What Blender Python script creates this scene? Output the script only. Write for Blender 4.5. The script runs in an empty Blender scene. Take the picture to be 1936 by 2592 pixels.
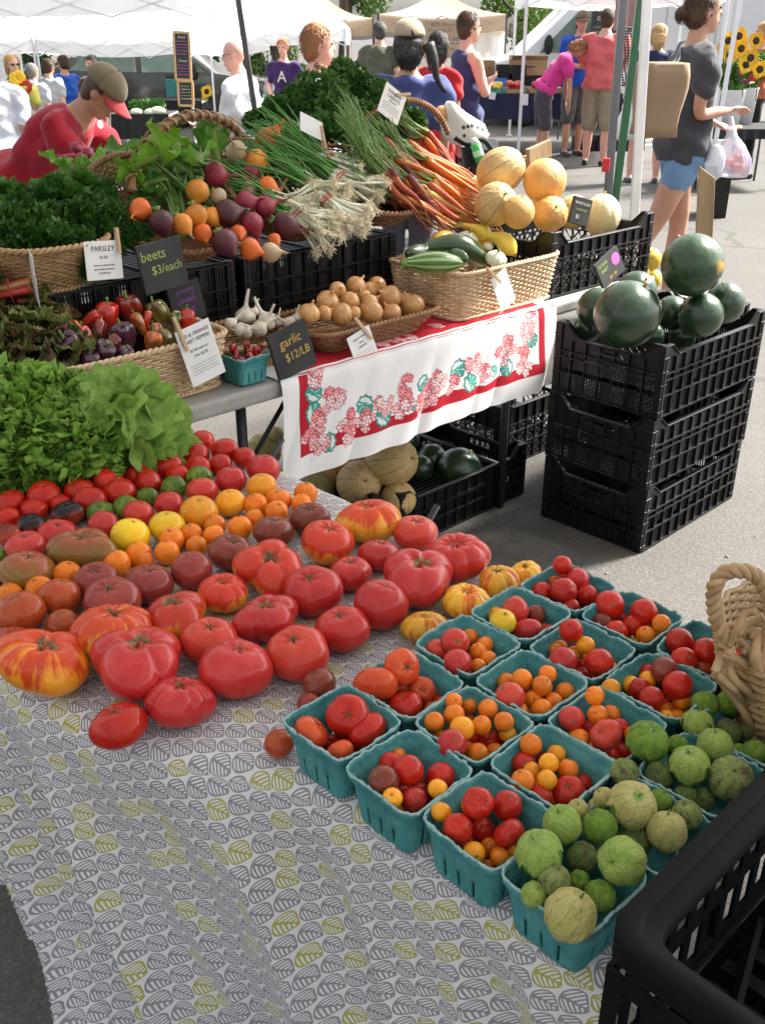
import bpy,math,random
import numpy as np
from mathutils import Vector,Matrix,Euler,noise as mnoise
rnd = random.Random(7)
sc = bpy.context.scene
COL = sc.collection
R = math.radians
PI = math.pi
# ------------------------------------------------------------------ camera
CAM_H,PITCH,FPX = 1.52,R(26.2),2460.0          # metres, tilt down, focal length in photo pixels
CX,CY = 968.0,1296.0
cam_d = bpy.data.cameras.new('camera')
cam = bpy.data.objects.new('camera',cam_d)
COL.objects.link(cam)
cam.location = (0,0,CAM_H)
cam.rotation_euler = (R(90) - PITCH,0,0)
cam_d.sensor_fit = 'VERTICAL'
cam_d.sensor_height = 24.0
cam_d.lens = 24.0 * FPX / 2592.0
cam_d.clip_start = 0.02
cam_d.clip_end = 2000
sc.camera = cam
# ------------------------------------------------------------------ sky, sun, exposure
SUN_EL,SUN_AZ = R(48),R(62)                       # height; clockwise from straight ahead (+Y)
w = bpy.data.worlds.new('World'); sc.world = w; w.use_nodes = True
nt = w.node_tree
sky = nt.nodes.new('ShaderNodeTexSky'); sky.sky_type = 'NISHITA'; sky.sun_disc = False
sky.sun_elevation = SUN_EL; sky.sun_rotation = SUN_AZ
sky.air_density = 1.0; sky.dust_density = 4.0; sky.ozone_density = 1.0
hz = nt.nodes.new('ShaderNodeHueSaturation'); hz.inputs['Saturation'].default_value = .38    # thin bright cloud: a paler sky
nt.links.new(sky.outputs[0],hz.inputs['Color']); nt.links.new(hz.outputs[0],nt.nodes['Background'].inputs[0])
nt.nodes['Background'].inputs[1].default_value = 0.11
sd = bpy.data.lights.new('sun','SUN'); sd.energy = 5.0; sd.angle = R(10); sd.color = (1.0,0.95,0.87)
so = bpy.data.objects.new('sun',sd); COL.objects.link(so)
sdir = Vector((math.sin(SUN_AZ) * math.cos(SUN_EL),math.cos(SUN_AZ) * math.cos(SUN_EL),math.sin(SUN_EL)))
so.rotation_euler = sdir.to_track_quat('Z','Y').to_euler()
so.location = sdir * 30
sc.view_settings.view_transform = 'Standard'
sc.view_settings.look = 'None'
sc.view_settings.exposure = 1.66
sc.view_settings.gamma = 1.0
sc.view_settings.use_curve_mapping = False
sc.cycles.max_bounces = 8
sc.cycles.diffuse_bounces = 4
sc.cycles.transmission_bounces = 6
sc.cycles.transparent_max_bounces = 8
# ------------------------------------------------------------------ photo pixel -> place
# the two stall tables stand square to each other, turned 43.8 degrees: (a, v) are metres along and across them
TH = R(43.8)
A3 = np.array([math.cos(TH),math.sin(TH),0.0]); V3 = np.array([-math.sin(TH),math.cos(TH),0.0])
ORG = np.array([0,0,CAM_H])
ZOOM = dict(Z1=(0,0,2.36),Z2=(600,0,2.36),Z3=(1236,0,2.36),Z4=(0,280,2.2027),Z5=(600,200,2.36),Z6=(1200,350,2.2446),
 Y1=(0,700,2.2027),Y2=(650,750,2.2027),R3=(0,1150,2.36),R4=(600,1200,2.36),R5=(1236,1350,2.36),
 R6=(650,1700,2.36),R7=(1236,1900,2.36),D=(0,0,0.85331),S=(0,0,1.0))
def ray(r,x,y):
 ox,oy,s = ZOOM[r]; x = ox + x / s; y = oy + y / s
 u = (x - CX) / FPX; v = (y - CY) / FPX
 return np.array([u,math.cos(PITCH) - v * math.sin(PITCH),-math.sin(PITCH) - v * math.cos(PITCH)])
def on_plane(r,x,y,n,p0):
 d = ray(r,x,y); n = np.array(n,float); t = (np.array(p0) - ORG) @ n / (d @ n)
 return ORG + t * d,t                                       # t is the depth along the view axis
def at_z(r,x,y,z): return on_plane(r,x,y,(0,0,1),(0,0,z))[0]
def at_y(r,x,y,d): return on_plane(r,x,y,(0,1,0),(0,d,0))[0]
def at_v(r,x,y,v): return on_plane(r,x,y,V3,V3 * v)[0]
def at_slope(r,x,y,v0,z0,k):                                 # plane z = z0 + k (v - v0), rising away across table 2
 n = np.array([0,0,1.0]) - k * V3
 return on_plane(r,x,y,n,V3 * v0 + np.array([0,0,z0]))
def W(a,v,z): return Vector(A3 * a + V3 * v + np.array([0,0,z]))
def av(P): P = np.array(P); return float(P @ A3),float(P @ V3)
def px_size(r,wpx,t): return wpx / ZOOM[r][2] * t / FPX
def ground(x,y):                                                 # the car park falls away to the left, level round the stall
 k = min(1,max(0,(y - 3.8) / 3.6)); k = k * k * (3 - 2 * k)
 return 0.11 * min(0.0,x - 1.2) * k
# ------------------------------------------------------------------ mesh helpers
def frames(P,closed=False,fast=False):
 P = np.asarray(P,float); n = len(P)
 if closed: T = np.roll(P,-1,0) - np.roll(P,1,0)
 else: T = np.gradient(P,axis=0)
 T /= (np.linalg.norm(T,axis=1)[:,None] + 1e-12)
 if fast:
  m = np.abs(T).mean(0); ref = np.eye(3)[int(np.argmin(m))]; N = np.cross(T,ref); N /= (np.linalg.norm(N,axis=1)[:,None]+1e-12)
  return T,N,np.cross(T,N)
 N = np.zeros_like(P)
 ref = np.array([0,0,1.0]) if abs(T[0][2]) < 0.9 else np.array([1.0,0,0])
 c = ref - T[0] * (ref @ T[0]); N[0] = c / np.linalg.norm(c)
 for i in range(1,n):
  c = N[i-1] - T[i] * (N[i-1] @ T[i]); N[i] = c / (np.linalg.norm(c) + 1e-12)
 return T,N,np.cross(T,N)
_TF = {}
def _tubef(n,k,closed):
 key = (n,k,closed)
 if key not in _TF:
  _TF[key] = [(i*k+q,i*k+(q+1) % k,((i+1) % n)*k+(q+1) % k,((i+1) % n)*k+q) for i in range(n if closed else n-1) for q in range(k)]
 return _TF[key]
class MB:
 def __init__(s): s.v = []; s.f = []; s.n = 0
 def add(s,V,F):
  V = np.asarray(V,float).reshape(-1,3); s.v.append(V); o = s.n
  s.f += [tuple([i+o for i in f]) for f in F]; s.n += len(V); return s
 def box(s,c,size,rot=None):
  h = np.array(size) / 2; V = np.array([(x,y,z) for x in (-1,1) for y in (-1,1) for z in (-1,1)]) * h
  if rot is not None: V = V @ np.array(rot).T
  return s.add(V + np.array(c),[(0,1,3,2),(4,6,7,5),(0,4,5,1),(2,3,7,6),(0,2,6,4),(1,5,7,3)])
 def bx(s,x0,x1,y0,y1,z0,z1): return s.box(((x0+x1)/2,(y0+y1)/2,(z0+z1)/2),(x1-x0,y1-y0,z1-z0))
 def tube(s,P,r,k=6,closed=False,flat=1.0,caps=True):
  P = np.asarray(P,float); n = len(P); T,N,Bn = frames(P,closed,k <= 4 or n <= 4)
  r = np.full(n,r) if np.isscalar(r) else np.asarray(r,float)
  a = np.arange(k) * 2 * PI / k
  V = P[:,None] + r[:,None,None] * (np.cos(a)[None,:,None] * N[:,None] * flat + np.sin(a)[None,:,None] * Bn[:,None])
  F = list(_tubef(n,k,closed))
  if caps and not closed:
   F.append(tuple(range(k))[::-1]); F.append(tuple((n-1)*k+q for q in range(k)))
  return s.add(V.reshape(-1,3),F)
 def ball(s,c,r,nu=12,nv=8,rot=None):
  r = np.array([r]*3 if np.isscalar(r) else r,float); V = [(0,0,1)]
  for i in range(1,nv):
   p = PI*i/nv
   V += [(math.sin(p)*math.cos(2*PI*j/nu),math.sin(p)*math.sin(2*PI*j/nu),math.cos(p)) for j in range(nu)]
  V.append((0,0,-1)); V = np.array(V)*r
  if rot is not None: V = V @ np.array(rot).T
  F = [(0,1+j,1+(j+1) % nu) for j in range(nu)]
  for i in range(nv-2):
   F += [(1+i*nu+j,1+(i+1)*nu+j,1+(i+1)*nu+(j+1) % nu,1+i*nu+(j+1) % nu) for j in range(nu)]
  l = len(V)-1; b = 1+(nv-2)*nu
  F += [(l,b+(j+1) % nu,b+j) for j in range(nu)]
  return s.add(V+np.array(c),F)
 def grid(s,G):                                              # G: (n, m, 3)
  n,m = G.shape[:2]
  return s.add(G.reshape(-1,3),[(i*m+j,(i+1)*m+j,(i+1)*m+j+1,i*m+j+1) for i in range(n-1) for j in range(m-1)])
 def rings(s,RR,cap=True):                                   # list of (k,3) rings joined into a skin
  RR = [np.asarray(r) for r in RR]; k = len(RR[0]); F = []
  for i in range(len(RR)-1):
   F += [(i*k+q,i*k+(q+1) % k,(i+1)*k+(q+1) % k,(i+1)*k+q) for q in range(k)]
  if cap: F.append(tuple(range(k))[::-1]); F.append(tuple((len(RR)-1)*k+q for q in range(k)))
  return s.add(np.concatenate(RR),F)
 def mesh(s,name,mat=None,smooth=True):
  me = bpy.data.meshes.new(name)
  V = np.concatenate(s.v) if s.v else np.zeros((0,3))
  me.from_pydata(V.tolist(),[],s.f)
  if smooth: me.polygons.foreach_set('use_smooth',[True]*len(me.polygons))
  if mat: me.materials.append(mat)
  me.update(); return me
 def build(s,name,mat,parent=None,smooth=True,**kw):
  return link(name,s.mesh(name,mat,smooth),parent,**kw)
def link(name,data,parent=None,loc=None,rot=None,scale=None,label=None,cat=None,group=None,kind=None):
 o = bpy.data.objects.new(name,data); COL.objects.link(o)
 if parent is not None: o.parent = parent
 if loc is not None: o.location = loc
 if rot is not None: o.rotation_euler = rot
 if scale is not None: o.scale = (scale,)*3 if np.isscalar(scale) else scale
 return tag(o,label,cat,group,kind)
def tag(o,label=None,cat=None,group=None,kind=None):
 if label: o['label'] = label
 if cat: o['category'] = cat
 if group: o['group'] = group
 if kind: o['kind'] = kind
 return o
def thing(name,label,cat,loc=(0,0,0),rot=(0,0,0),group=None,scale=None):
 o = bpy.data.objects.new(name,None); COL.objects.link(o); o.empty_display_size = 0.02
 o.location = loc; o.rotation_euler = rot
 if scale is not None: o.scale = (scale,)*3 if np.isscalar(scale) else scale
 return tag(o,label,cat,group)
def copy_tree(o,parent=None):
 c = o.copy(); COL.objects.link(c)
 if parent is not None: c.parent = parent
 for ch in list(o.children): copy_tree(ch,c)
 return c
def evaluated(me,mods):                                          # run modifiers on a mesh and keep the result
 s2 = bpy.data.scenes.new('tmp'); t = bpy.data.objects.new('tmp',me); s2.collection.objects.link(t)
 for kind,kw in mods:
  m = t.modifiers.new('m',kind)
  for k,v in kw.items(): setattr(m,k,v)
 with bpy.context.temp_override(scene=s2,view_layer=s2.view_layers[0]): dg = bpy.context.evaluated_depsgraph_get()
 out = bpy.data.meshes.new_from_object(t.evaluated_get(dg),depsgraph=dg)
 bpy.data.objects.remove(t); bpy.data.scenes.remove(s2); return out
def bevel(o,w=0.003,seg=2):
 m = o.modifiers.new('bevel','BEVEL'); m.width = w; m.segments = seg; m.limit_method = 'ANGLE'; return o
def fix_normals(me):
 import bmesh
 b = bmesh.new(); b.from_mesh(me); bmesh.ops.recalc_face_normals(b,faces=b.faces); b.to_mesh(me); b.free(); return me
# ------------------------------------------------------------------ materials
class G:                                                          # tiny maths language on shader nodes
 def __init__(s,nt,sock): s.nt = nt; s.s = sock
 def _m(s,op,*o):
  n = s.nt.nodes.new('ShaderNodeMath'); n.operation = op
  for i,x in enumerate((s,)+o):
   if isinstance(x,G): s.nt.links.new(x.s,n.inputs[i])
   else: n.inputs[i].default_value = float(x)
  return G(s.nt,n.outputs[0])
 def __add__(s,o): return s._m('ADD',o)
 def __radd__(s,o): return s._m('ADD',o)
 def __sub__(s,o): return s._m('SUBTRACT',o)
 def __rsub__(s,o): return (s*-1)+o
 def __mul__(s,o): return s._m('MULTIPLY',o)
 def __rmul__(s,o): return s._m('MULTIPLY',o)
 def __truediv__(s,o): return s._m('DIVIDE',o)
 def __lt__(s,o): return s._m('LESS_THAN',o)
 def __gt__(s,o): return s._m('GREATER_THAN',o)
 def floor(s): return s._m('FLOOR')
 def frac(s): return s._m('FRACT')
 def abs(s): return s._m('ABSOLUTE')
 def sin(s): return s._m('SINE')
 def sqrt(s): return s._m('SQRT')
 def pow(s,o): return s._m('POWER',o)
 def max(s,o): return s._m('MAXIMUM',o)
 def min(s,o): return s._m('MINIMUM',o)
 def clamp(s): n = s._m('ADD',0); n.s.node.use_clamp = True; return n
def N(nt,t,**kw):
 n = nt.nodes.new(t)
 for k,v in kw.items():
  if k in n.inputs.keys() if isinstance(k,str) else False: n.inputs[k].default_value = v
  else: setattr(n,k,v)
 return n
def coord(nt,kind='Object'):
 return nt.nodes.new('ShaderNodeTexCoord').outputs[kind]
def noise_fac(nt,vec,scale,detail=3,rough=.55,dist=0,typ=None):
 n = nt.nodes.new('ShaderNodeTexNoise'); n.inputs['Scale'].default_value = scale; n.inputs['Detail'].default_value = detail
 n.inputs['Roughness'].default_value = rough; n.inputs['Distortion'].default_value = dist
 nt.links.new(vec,n.inputs['Vector']); return G(nt,n.outputs[0])
def mixc(nt,fac,c1,c2,mode='MIX'):
 n = nt.nodes.new('ShaderNodeMix'); n.data_type = 'RGBA'; n.blend_type = mode
 for s,x in ((0,fac),(6,c1),(7,c2)):
  if isinstance(x,G): nt.links.new(x.s,n.inputs[s])
  elif isinstance(x,bpy.types.NodeSocket): nt.links.new(x,n.inputs[s])
  elif s == 0: n.inputs[s].default_value = x
  else: n.inputs[s].default_value = (*x[:3],1)
 return n.outputs[2]
def ramp(nt,fac,stops):
 n = nt.nodes.new('ShaderNodeValToRGB'); cr = n.color_ramp
 while len(cr.elements) < len(stops): cr.elements.new(0.5)
 for e,(p,c) in zip(cr.elements,stops): e.position = p; e.color = (*c[:3],1)
 nt.links.new(fac.s if isinstance(fac,G) else fac,n.inputs[0]); return n.outputs[0]
def new_mat(name):
 m = bpy.data.materials.new(name); m.use_nodes = True; return m,m.node_tree,m.node_tree.nodes['Principled BSDF']
def vscale(nt,vec,s):
 n = nt.nodes.new('ShaderNodeVectorMath'); n.operation = 'MULTIPLY'; nt.links.new(vec,n.inputs[0]); n.inputs[1].default_value = s; return n.outputs[0]
def sep(nt,vec):
 n = nt.nodes.new('ShaderNodeSeparateXYZ'); nt.links.new(vec,n.inputs[0]); return [G(nt,o) for o in n.outputs]
def objrand(nt): return G(nt,nt.nodes.new('ShaderNodeObjectInfo').outputs['Random'])
def add_bump(nt,p,h,strength,dist=0.01):
 b = nt.nodes.new('ShaderNodeBump'); b.inputs['Strength'].default_value = strength; b.inputs['Distance'].default_value = dist
 nt.links.new(h.s if isinstance(h,G) else h,b.inputs['Height']); nt.links.new(b.outputs[0],p.inputs['Normal'])
def offset_vec(nt,vec):                                          # shift texture by the object's own random number
 r = objrand(nt)*37.0
 n = nt.nodes.new('ShaderNodeVectorMath'); n.operation = 'ADD'; nt.links.new(vec,n.inputs[0]); nt.links.new(r.s,n.inputs[1]); return n.outputs[0]
def mat(name,c1,c2=None,scale=6,rough=.5,bump=0,bscale=60,bdist=.004,coat=0,metal=0,rand=0,detail=4,kind='Object',
 sss=0,transl=0,spec=.5,stretch=(1,1,1),c3=None,croughn=.1,shuffle=True,sheen=0,contrast=1.0):
 m,nt,p = new_mat(name)
 vec = vscale(nt,coord(nt,kind),stretch)
 if shuffle: vec = offset_vec(nt,vec)
 col = None
 if c2 is not None:
  f = noise_fac(nt,vec,scale,detail)
  lo,hi = .5-.18/contrast,.5+.18/contrast
  st = [(lo,c1),(hi,c2)] if c3 is None else [(lo,c1),(.5,c2),(hi,c3)]
  col = ramp(nt,f,st)
 if rand:
  v = objrand(nt)*(2*rand)+(1-rand)
  n = nt.nodes.new('ShaderNodeVectorMath'); n.operation = 'SCALE'
  if col is None: n.inputs[0].default_value = c1[:3]
  else: nt.links.new(col,n.inputs[0])
  nt.links.new(v.s,n.inputs['Scale']); col = n.outputs[0]
 if col is None: p.inputs['Base Color'].default_value = (*c1[:3],1)
 else: nt.links.new(col,p.inputs['Base Color'])
 p.inputs['Roughness'].default_value = rough; p.inputs['Metallic'].default_value = metal
 p.inputs['Specular IOR Level'].default_value = spec
 p.inputs['Coat Weight'].default_value = coat; p.inputs['Coat Roughness'].default_value = croughn
 if sheen: p.inputs['Sheen Weight'].default_value = sheen
 if sss:
  p.inputs['Subsurface Weight'].default_value = sss; p.inputs['Subsurface Radius'].default_value = (.6,.25,.1); p.inputs['Subsurface Scale'].default_value = .008
 if bump: add_bump(nt,p,noise_fac(nt,vec,bscale,4),bump,bdist)
 if transl:
  t = nt.nodes.new('ShaderNodeBsdfTranslucent'); mx = nt.nodes.new('ShaderNodeMixShader'); mx.inputs[0].default_value = transl
  if col is None: t.inputs[0].default_value = (*c1[:3],1)
  else: nt.links.new(col,t.inputs[0])
  nt.links.new(p.outputs[0],mx.inputs[1]); nt.links.new(t.outputs[0],mx.inputs[2])
  nt.links.new(mx.outputs[0],nt.nodes['Material Output'].inputs[0])
 return m
def text(parent,s,loc,size,m,rot=(0,0,0),align='CENTER',shear=0,extrude=.0002,name='lettering',sx=1.0):
 c = bpy.data.curves.new(name,'FONT'); c.body = s; c.size = size; c.align_x = align; c.align_y = 'CENTER'
 c.extrude = extrude; c.shear = shear; c.materials.append(m); c.resolution_u = 2
 t = bpy.data.objects.new('tmp',c); me = bpy.data.meshes.new_from_object(t); bpy.data.objects.remove(t)
 me.name = name; o = link(name,me,parent,loc,rot); o.scale = (sx,1,1); return o
# ------------------------------------------------------------------ ground
def asphalt_mat():
 m,nt,p = new_mat('asphalt')
 vec = coord(nt,'Object')
 fine = noise_fac(nt,vec,120,3,.7); mid = noise_fac(nt,vec,22,4); big = noise_fac(nt,vec,.9,4,.6)
 vo = nt.nodes.new('ShaderNodeTexVoronoi'); vo.inputs['Scale'].default_value = 130; nt.links.new(vec,vo.inputs['Vector'])
 stone = ramp(nt,vo.outputs['Color'],[(0.0,(.075,.068,.06)),(.55,(.11,.10,.09)),(.9,(.17,.16,.145)),(1,(.34,.32,.29))])
 c = mixc(nt,(G(nt,vo.outputs['Distance'])*1.6).clamp(),stone,(.05,.046,.042))
 c = mixc(nt,((fine-.4)*1.2).clamp(),c,(.14,.13,.115))
 c = mixc(nt,((big-.35)*.9).clamp(),c,(.125,.122,.116))
 # sealed cracks that wander across the lot
 cr = nt.nodes.new('ShaderNodeTexVoronoi'); cr.feature = 'DISTANCE_TO_EDGE'; cr.inputs['Scale'].default_value = .33
 wv = nt.nodes.new('ShaderNodeVectorMath'); wv.operation = 'ADD'; nt.links.new(vec,wv.inputs[0])
 nn = nt.nodes.new('ShaderNodeTexNoise'); nn.inputs['Scale'].default_value = 1.6; nn.inputs['Detail'].default_value = 5; nt.links.new(vec,nn.inputs['Vector'])
 nt.links.new(nn.outputs[1],wv.inputs[1]); nt.links.new(wv.outputs[0],cr.inputs['Vector'])
 c = mixc(nt,(G(nt,cr.outputs[0]) < .012)*.75,c,(.05,.048,.046))
 nt.links.new(c,p.inputs['Base Color']); p.inputs['Roughness'].default_value = .85
 add_bump(nt,p,G(nt,vo.outputs['Distance'])*-1+fine*.5,.4,.003)
 return m
M = {}
M['asphalt'] = asphalt_mat()
xs = np.concatenate([np.linspace(-300,-40,6),np.linspace(-30,30,61),np.linspace(40,300,6)])
ys = np.concatenate([np.linspace(-60,-10,4),np.linspace(-5,45,51),np.linspace(60,500,8)])
g = MB(); g.grid(np.array([[(x,y,ground(max(x,-9),min(y,30))) for x in xs] for y in ys]))
gm = fix_normals(g.mesh('ground',M['asphalt']));
if gm.polygons[0].normal.z < 0: gm.flip_normals()
link('ground',gm,kind='structure')
M['white_paint'] = mat('white_paint',(.62,.62,.6),(.5,.5,.49),9,.7)
def ground_strip(name,p,q,wd,m):
 p = np.array(p); q = np.array(q); d = (q-p)/np.linalg.norm(q-p); s = np.array([-d[1],d[0]])*wd/2; n = 24
 G_ = np.array([[(*(p+(q-p)*i/n+s*k),ground(*(p+(q-p)*i/n+s*k))+.006) for k in (-1,1)] for i in range(n+1)])
 b = MB(); b.grid(G_); o = b.mesh(name,m);
 if o.polygons[0].normal.z < 0: o.flip_normals()
 return link(name,o,kind='structure')
for (x1,y1,x2,y2) in ((900,385,1500,290),(1380,318,1652,300),(40,262,330,300)):
 P,Q_ = at_z('D',x1,y1,-.02),at_z('D',x2,y2,-.02)
 ground_strip('parking_line',P[:2],Q_[:2],.1,M['white_paint'])
# ------------------------------------------------------------------ tents
M['white_canvas'] = mat('white_canvas',(.86,.87,.88),(.8,.81,.83),1.5,.75,.15,6,.02,transl=.14)
M['bright_canvas'] = mat('bright_canvas',(.90,.90,.90),(.86,.87,.87),1.5,.75,.15,6,.02,transl=.42)
M['tan_canvas'] = mat('tan_canvas',(.52,.40,.29),(.46,.35,.25),2,.8,.15,6,.02,transl=.3)
M['white_metal'] = mat('white_metal',(.8,.8,.8),(.7,.71,.72),8,.35)
M['grey_metal'] = mat('grey_metal',(.13,.14,.15),(.10,.105,.11),8,.4,metal=.3)
M['black_metal'] = mat('black_metal',(.03,.03,.032),rough=.4)
M['green_metal'] = mat('green_metal',(.012,.11,.035),(.01,.085,.03),7,.35)
def tent(name,label,p0,p1,dep,ztop,legm,roofm,peak=.75,val=.22,group=None,legw=.032,legs=(1,1,1,1),base=None,trans='tent'):
 """p0-p1: ground plan of the front edge; dep: depth away from it; ztop: height of the leg tops"""
 p0 = np.array(p0[:2],float); p1 = np.array(p1[:2],float); d = p1-p0; L = np.linalg.norm(d); d /= L; n = np.array([-d[1],d[0]])
 c = [p0,p1,p1+n*dep,p0+n*dep]
 t = thing(name,label,'tent',(*p0,ground(*p0)),group=group); o0 = np.array([*p0,ground(*p0)])
 for i,q in enumerate(c):
  if legs[i]:
   gz = ground(*q) if base is None else base
   b = MB(); b.bx(-legw/2,legw/2,-legw/2,legw/2,gz,ztop); b.v[0] += np.array([*q,0])-o0; b.build('leg',legm,t,False)
   b = MB(); b.bx(-.05,.05,-.05,.05,gz,gz+.012); b.v[0] += np.array([*q,0])-o0; b.build('foot_plate',legm,t,False)
 m = sum(c)/4; P = np.array([*m,ztop+peak]); b = MB()
 for i in range(4):
  A_,B_ = np.array([*c[i],ztop]),np.array([*c[(i+1) % 4],ztop]); nn = 8
  Gd = np.zeros((nn+1,nn+1,3))
  for u in range(nn+1):
   for s_ in range(nn+1):
    e = A_+(B_-A_)*s_/nn; q = e+(P-e)*u/nn; q = q.copy()
    q[2] -= .13*math.sin(PI*s_/nn)*(1-u/nn)*.6+.18*math.sin(PI*u/nn)*.6
    Gd[u,s_] = q-o0
  b.grid(Gd)
 b.build('roof',roofm,t)
 for i in range(4):
  A_,B_ = c[i],c[(i+1) % 4]; Gd = []
  dd = (B_-A_)/np.linalg.norm(B_-A_); nr = np.array([dd[1],-dd[0]])
  for s_ in range(25):
   q = A_+(B_-A_)*s_/24; z0 = ztop-.08*math.sin(PI*s_/24)
   Gd.append([(*(q+nr*(.012+.012*math.sin(s_*1.7)*k)),z0+.004-val*k) for k in (0,.5,1)])
  b = MB(); b.grid(np.array(Gd)-o0); b.build('valance',roofm,t)
 b = MB()
 for i in range(4):
  A_,B_ = np.array([*c[i],0]),np.array([*c[(i+1) % 4],0])
  for q in range(4):
   u0,u1 = A_+(B_-A_)*q/4-o0,A_+(B_-A_)*(q+1)/4-o0
   za,zb = (ztop-.03,ztop-.3) if q % 2 == 0 else (ztop-.3,ztop-.03)
   b.tube([u0+[0,0,za],u1+[0,0,zb]],.009,4); b.tube([u0+[0,0,zb],u1+[0,0,za]],.009,4)
 b.build('truss',legm,t,False)
 return t
# the two canopies over the stall itself: legs meet at the seam beside the melon crates
ST = W(.2,1.93,0); SE = W(3.28,1.93,0)
tent('canopy_tent','white canopy over the rear stall table beside the leaning poles',W(.2,1.99,0),W(3.3,1.99,0),3.05,2.25,M['white_metal'],M['white_canvas'],.8,legs=(0,0,0,0))
tent('canopy_tent','white canopy over the tomato table in the foreground',W(.2,-1.15,0),W(3.3,-1.15,0),3.05,2.25,M['white_metal'],M['white_canvas'],.8,legs=(0,0,0,0))
tent('canopy_tent','added unseen white canopy behind the camera, shading the near end of the tomato table',W(-2.9,-1.15,0),W(.15,-1.15,0),3.05,2.25,M['white_metal'],M['white_canvas'],.8,legs=(1,0,0,1))  # added out of view to block overhead light and darken the foreground
tent('canopy_tent','added unseen white canopy left of the parsley, keeping light off the stall',W(-2.9,1.99,0),W(.15,1.99,0),3.05,2.25,M['white_metal'],M['white_canvas'],.8,legs=(1,0,0,0))  # another unseen roof, added only to shade the stall from the left
# leaning poles at the seam and behind
def pole(label,pb,pt,wdt,m,cat='pole',clamp=None):
 pb = np.array(pb); pt = np.array(pt); t = thing('tent_pole',label,cat,tuple(pb))
 z = (pt-pb)/np.linalg.norm(pt-pb); x = np.array([1,0,0])-z*z[0]; x /= np.linalg.norm(x); y = np.cross(z,x)
 Rm = np.stack([x,y,z],1)
 b = MB(); b.box((pt-pb)/2,(wdt,wdt,np.linalg.norm(pt-pb)),Rm); bevel(b.build('post',m,t,False),.003)
 b = MB(); b.box((0,0,.008),(.09,.09,.016)); b.build('foot_plate',m,t,False)
 if clamp:
  q = (pt-pb)*clamp
  b = MB(); b.box(q,(wdt*1.6,wdt*1.6,.055),Rm); b.build('collar',M['black_metal'],t,False)
 return t
def down_to(P,Q_,z):                                            # extend the line Q-P down to height z
 P = np.array(P); Q_ = np.array(Q_); k = (z-P[2])/(Q_[2]-P[2]); return P+(Q_-P)*k
a_,b_ = at_y('D',1313,405,4.35),at_y('D',1345,0,4.5)
pole('grey steel tent pole beside the green one',down_to(a_,b_,0),down_to(a_,b_,2.3),.031,M['grey_metal'],clamp=.3)
a_,b_ = at_y('D',1330,415,4.42),at_y('D',1382,0,4.56)
pole('dark green pole leaning against the grey tent pole',down_to(a_,b_,0),down_to(a_,b_,2.3),.03,M['green_metal'])
a_,b_ = at_y('D',1370,450,4.15),at_y('D',1397,0,4.3)
pole('white square tent pole with a black collar, nearest the melon crates',down_to(a_,b_,0),down_to(a_,b_,2.3),.034,M['white_metal'],clamp=.27)
a_,b_ = at_y('D',551,240,6.2),at_y('D',515,0,6.0)
pole('slanting dark grey pole between the bald man and the woman with short red hair',down_to(a_,b_,ground(*a_[:2])),down_to(a_,b_,2.2),.03,M['grey_metal'])
# far tents
def row_tent(label,x0,x1,D,D1,ytop,dep,legm,roofm,**kw):
 P = at_y('D',x0,ytop,D); Q_ = at_y('D',x1,ytop,D1)
 tent('market_tent',label,P,Q_,dep,P[2]+.02,legm,roofm,**kw)
row_tent('white market tent at the far left edge with people under it',-258,70,18.5,18.5,84,3,M['white_metal'],M['bright_canvas'],peak=1.5)
row_tent('white market tent left of the tall menu chalkboard',77,405,18.5,17.5,84,3,M['white_metal'],M['bright_canvas'],peak=1.5)
row_tent('white market tent right of the menu chalkboard over the parked dark car',452,745,19.5,19.5,62,3,M['white_metal'],M['bright_canvas'],peak=1.4)
row_tent('tan market tent on the left, behind the woman with short red hair',560,806,22.5,22.5,42,3,M['black_metal'],M['tan_canvas'],peak=.5,val=.3)
row_tent('tan market tent on the right, above the printed banner',817,1094,22,22,33,3,M['black_metal'],M['tan_canvas'],peak=.5,val=.3)
row_tent('white market tent over the navy covered produce table',1140,1585,14.2,14.0,-40,3.1,M['white_metal'],M['bright_canvas'],peak=.8,legw=.04)
row_tent('white market tent at the near left, its roof edge above the red shirted man',-300,420,12.5,12.0,-22,3,M['white_metal'],M['bright_canvas'],peak=.8,legs=(0,0,0,0))
row_tent('distant white market tent behind the dark leaning pole',230,640,24,24,40,4,M['white_metal'],M['bright_canvas'],peak=1.9)
row_tent('white market tent far behind the menu chalkboard',-120,250,25,25,40,4,M['white_metal'],M['bright_canvas'],peak=1.9)
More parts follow.
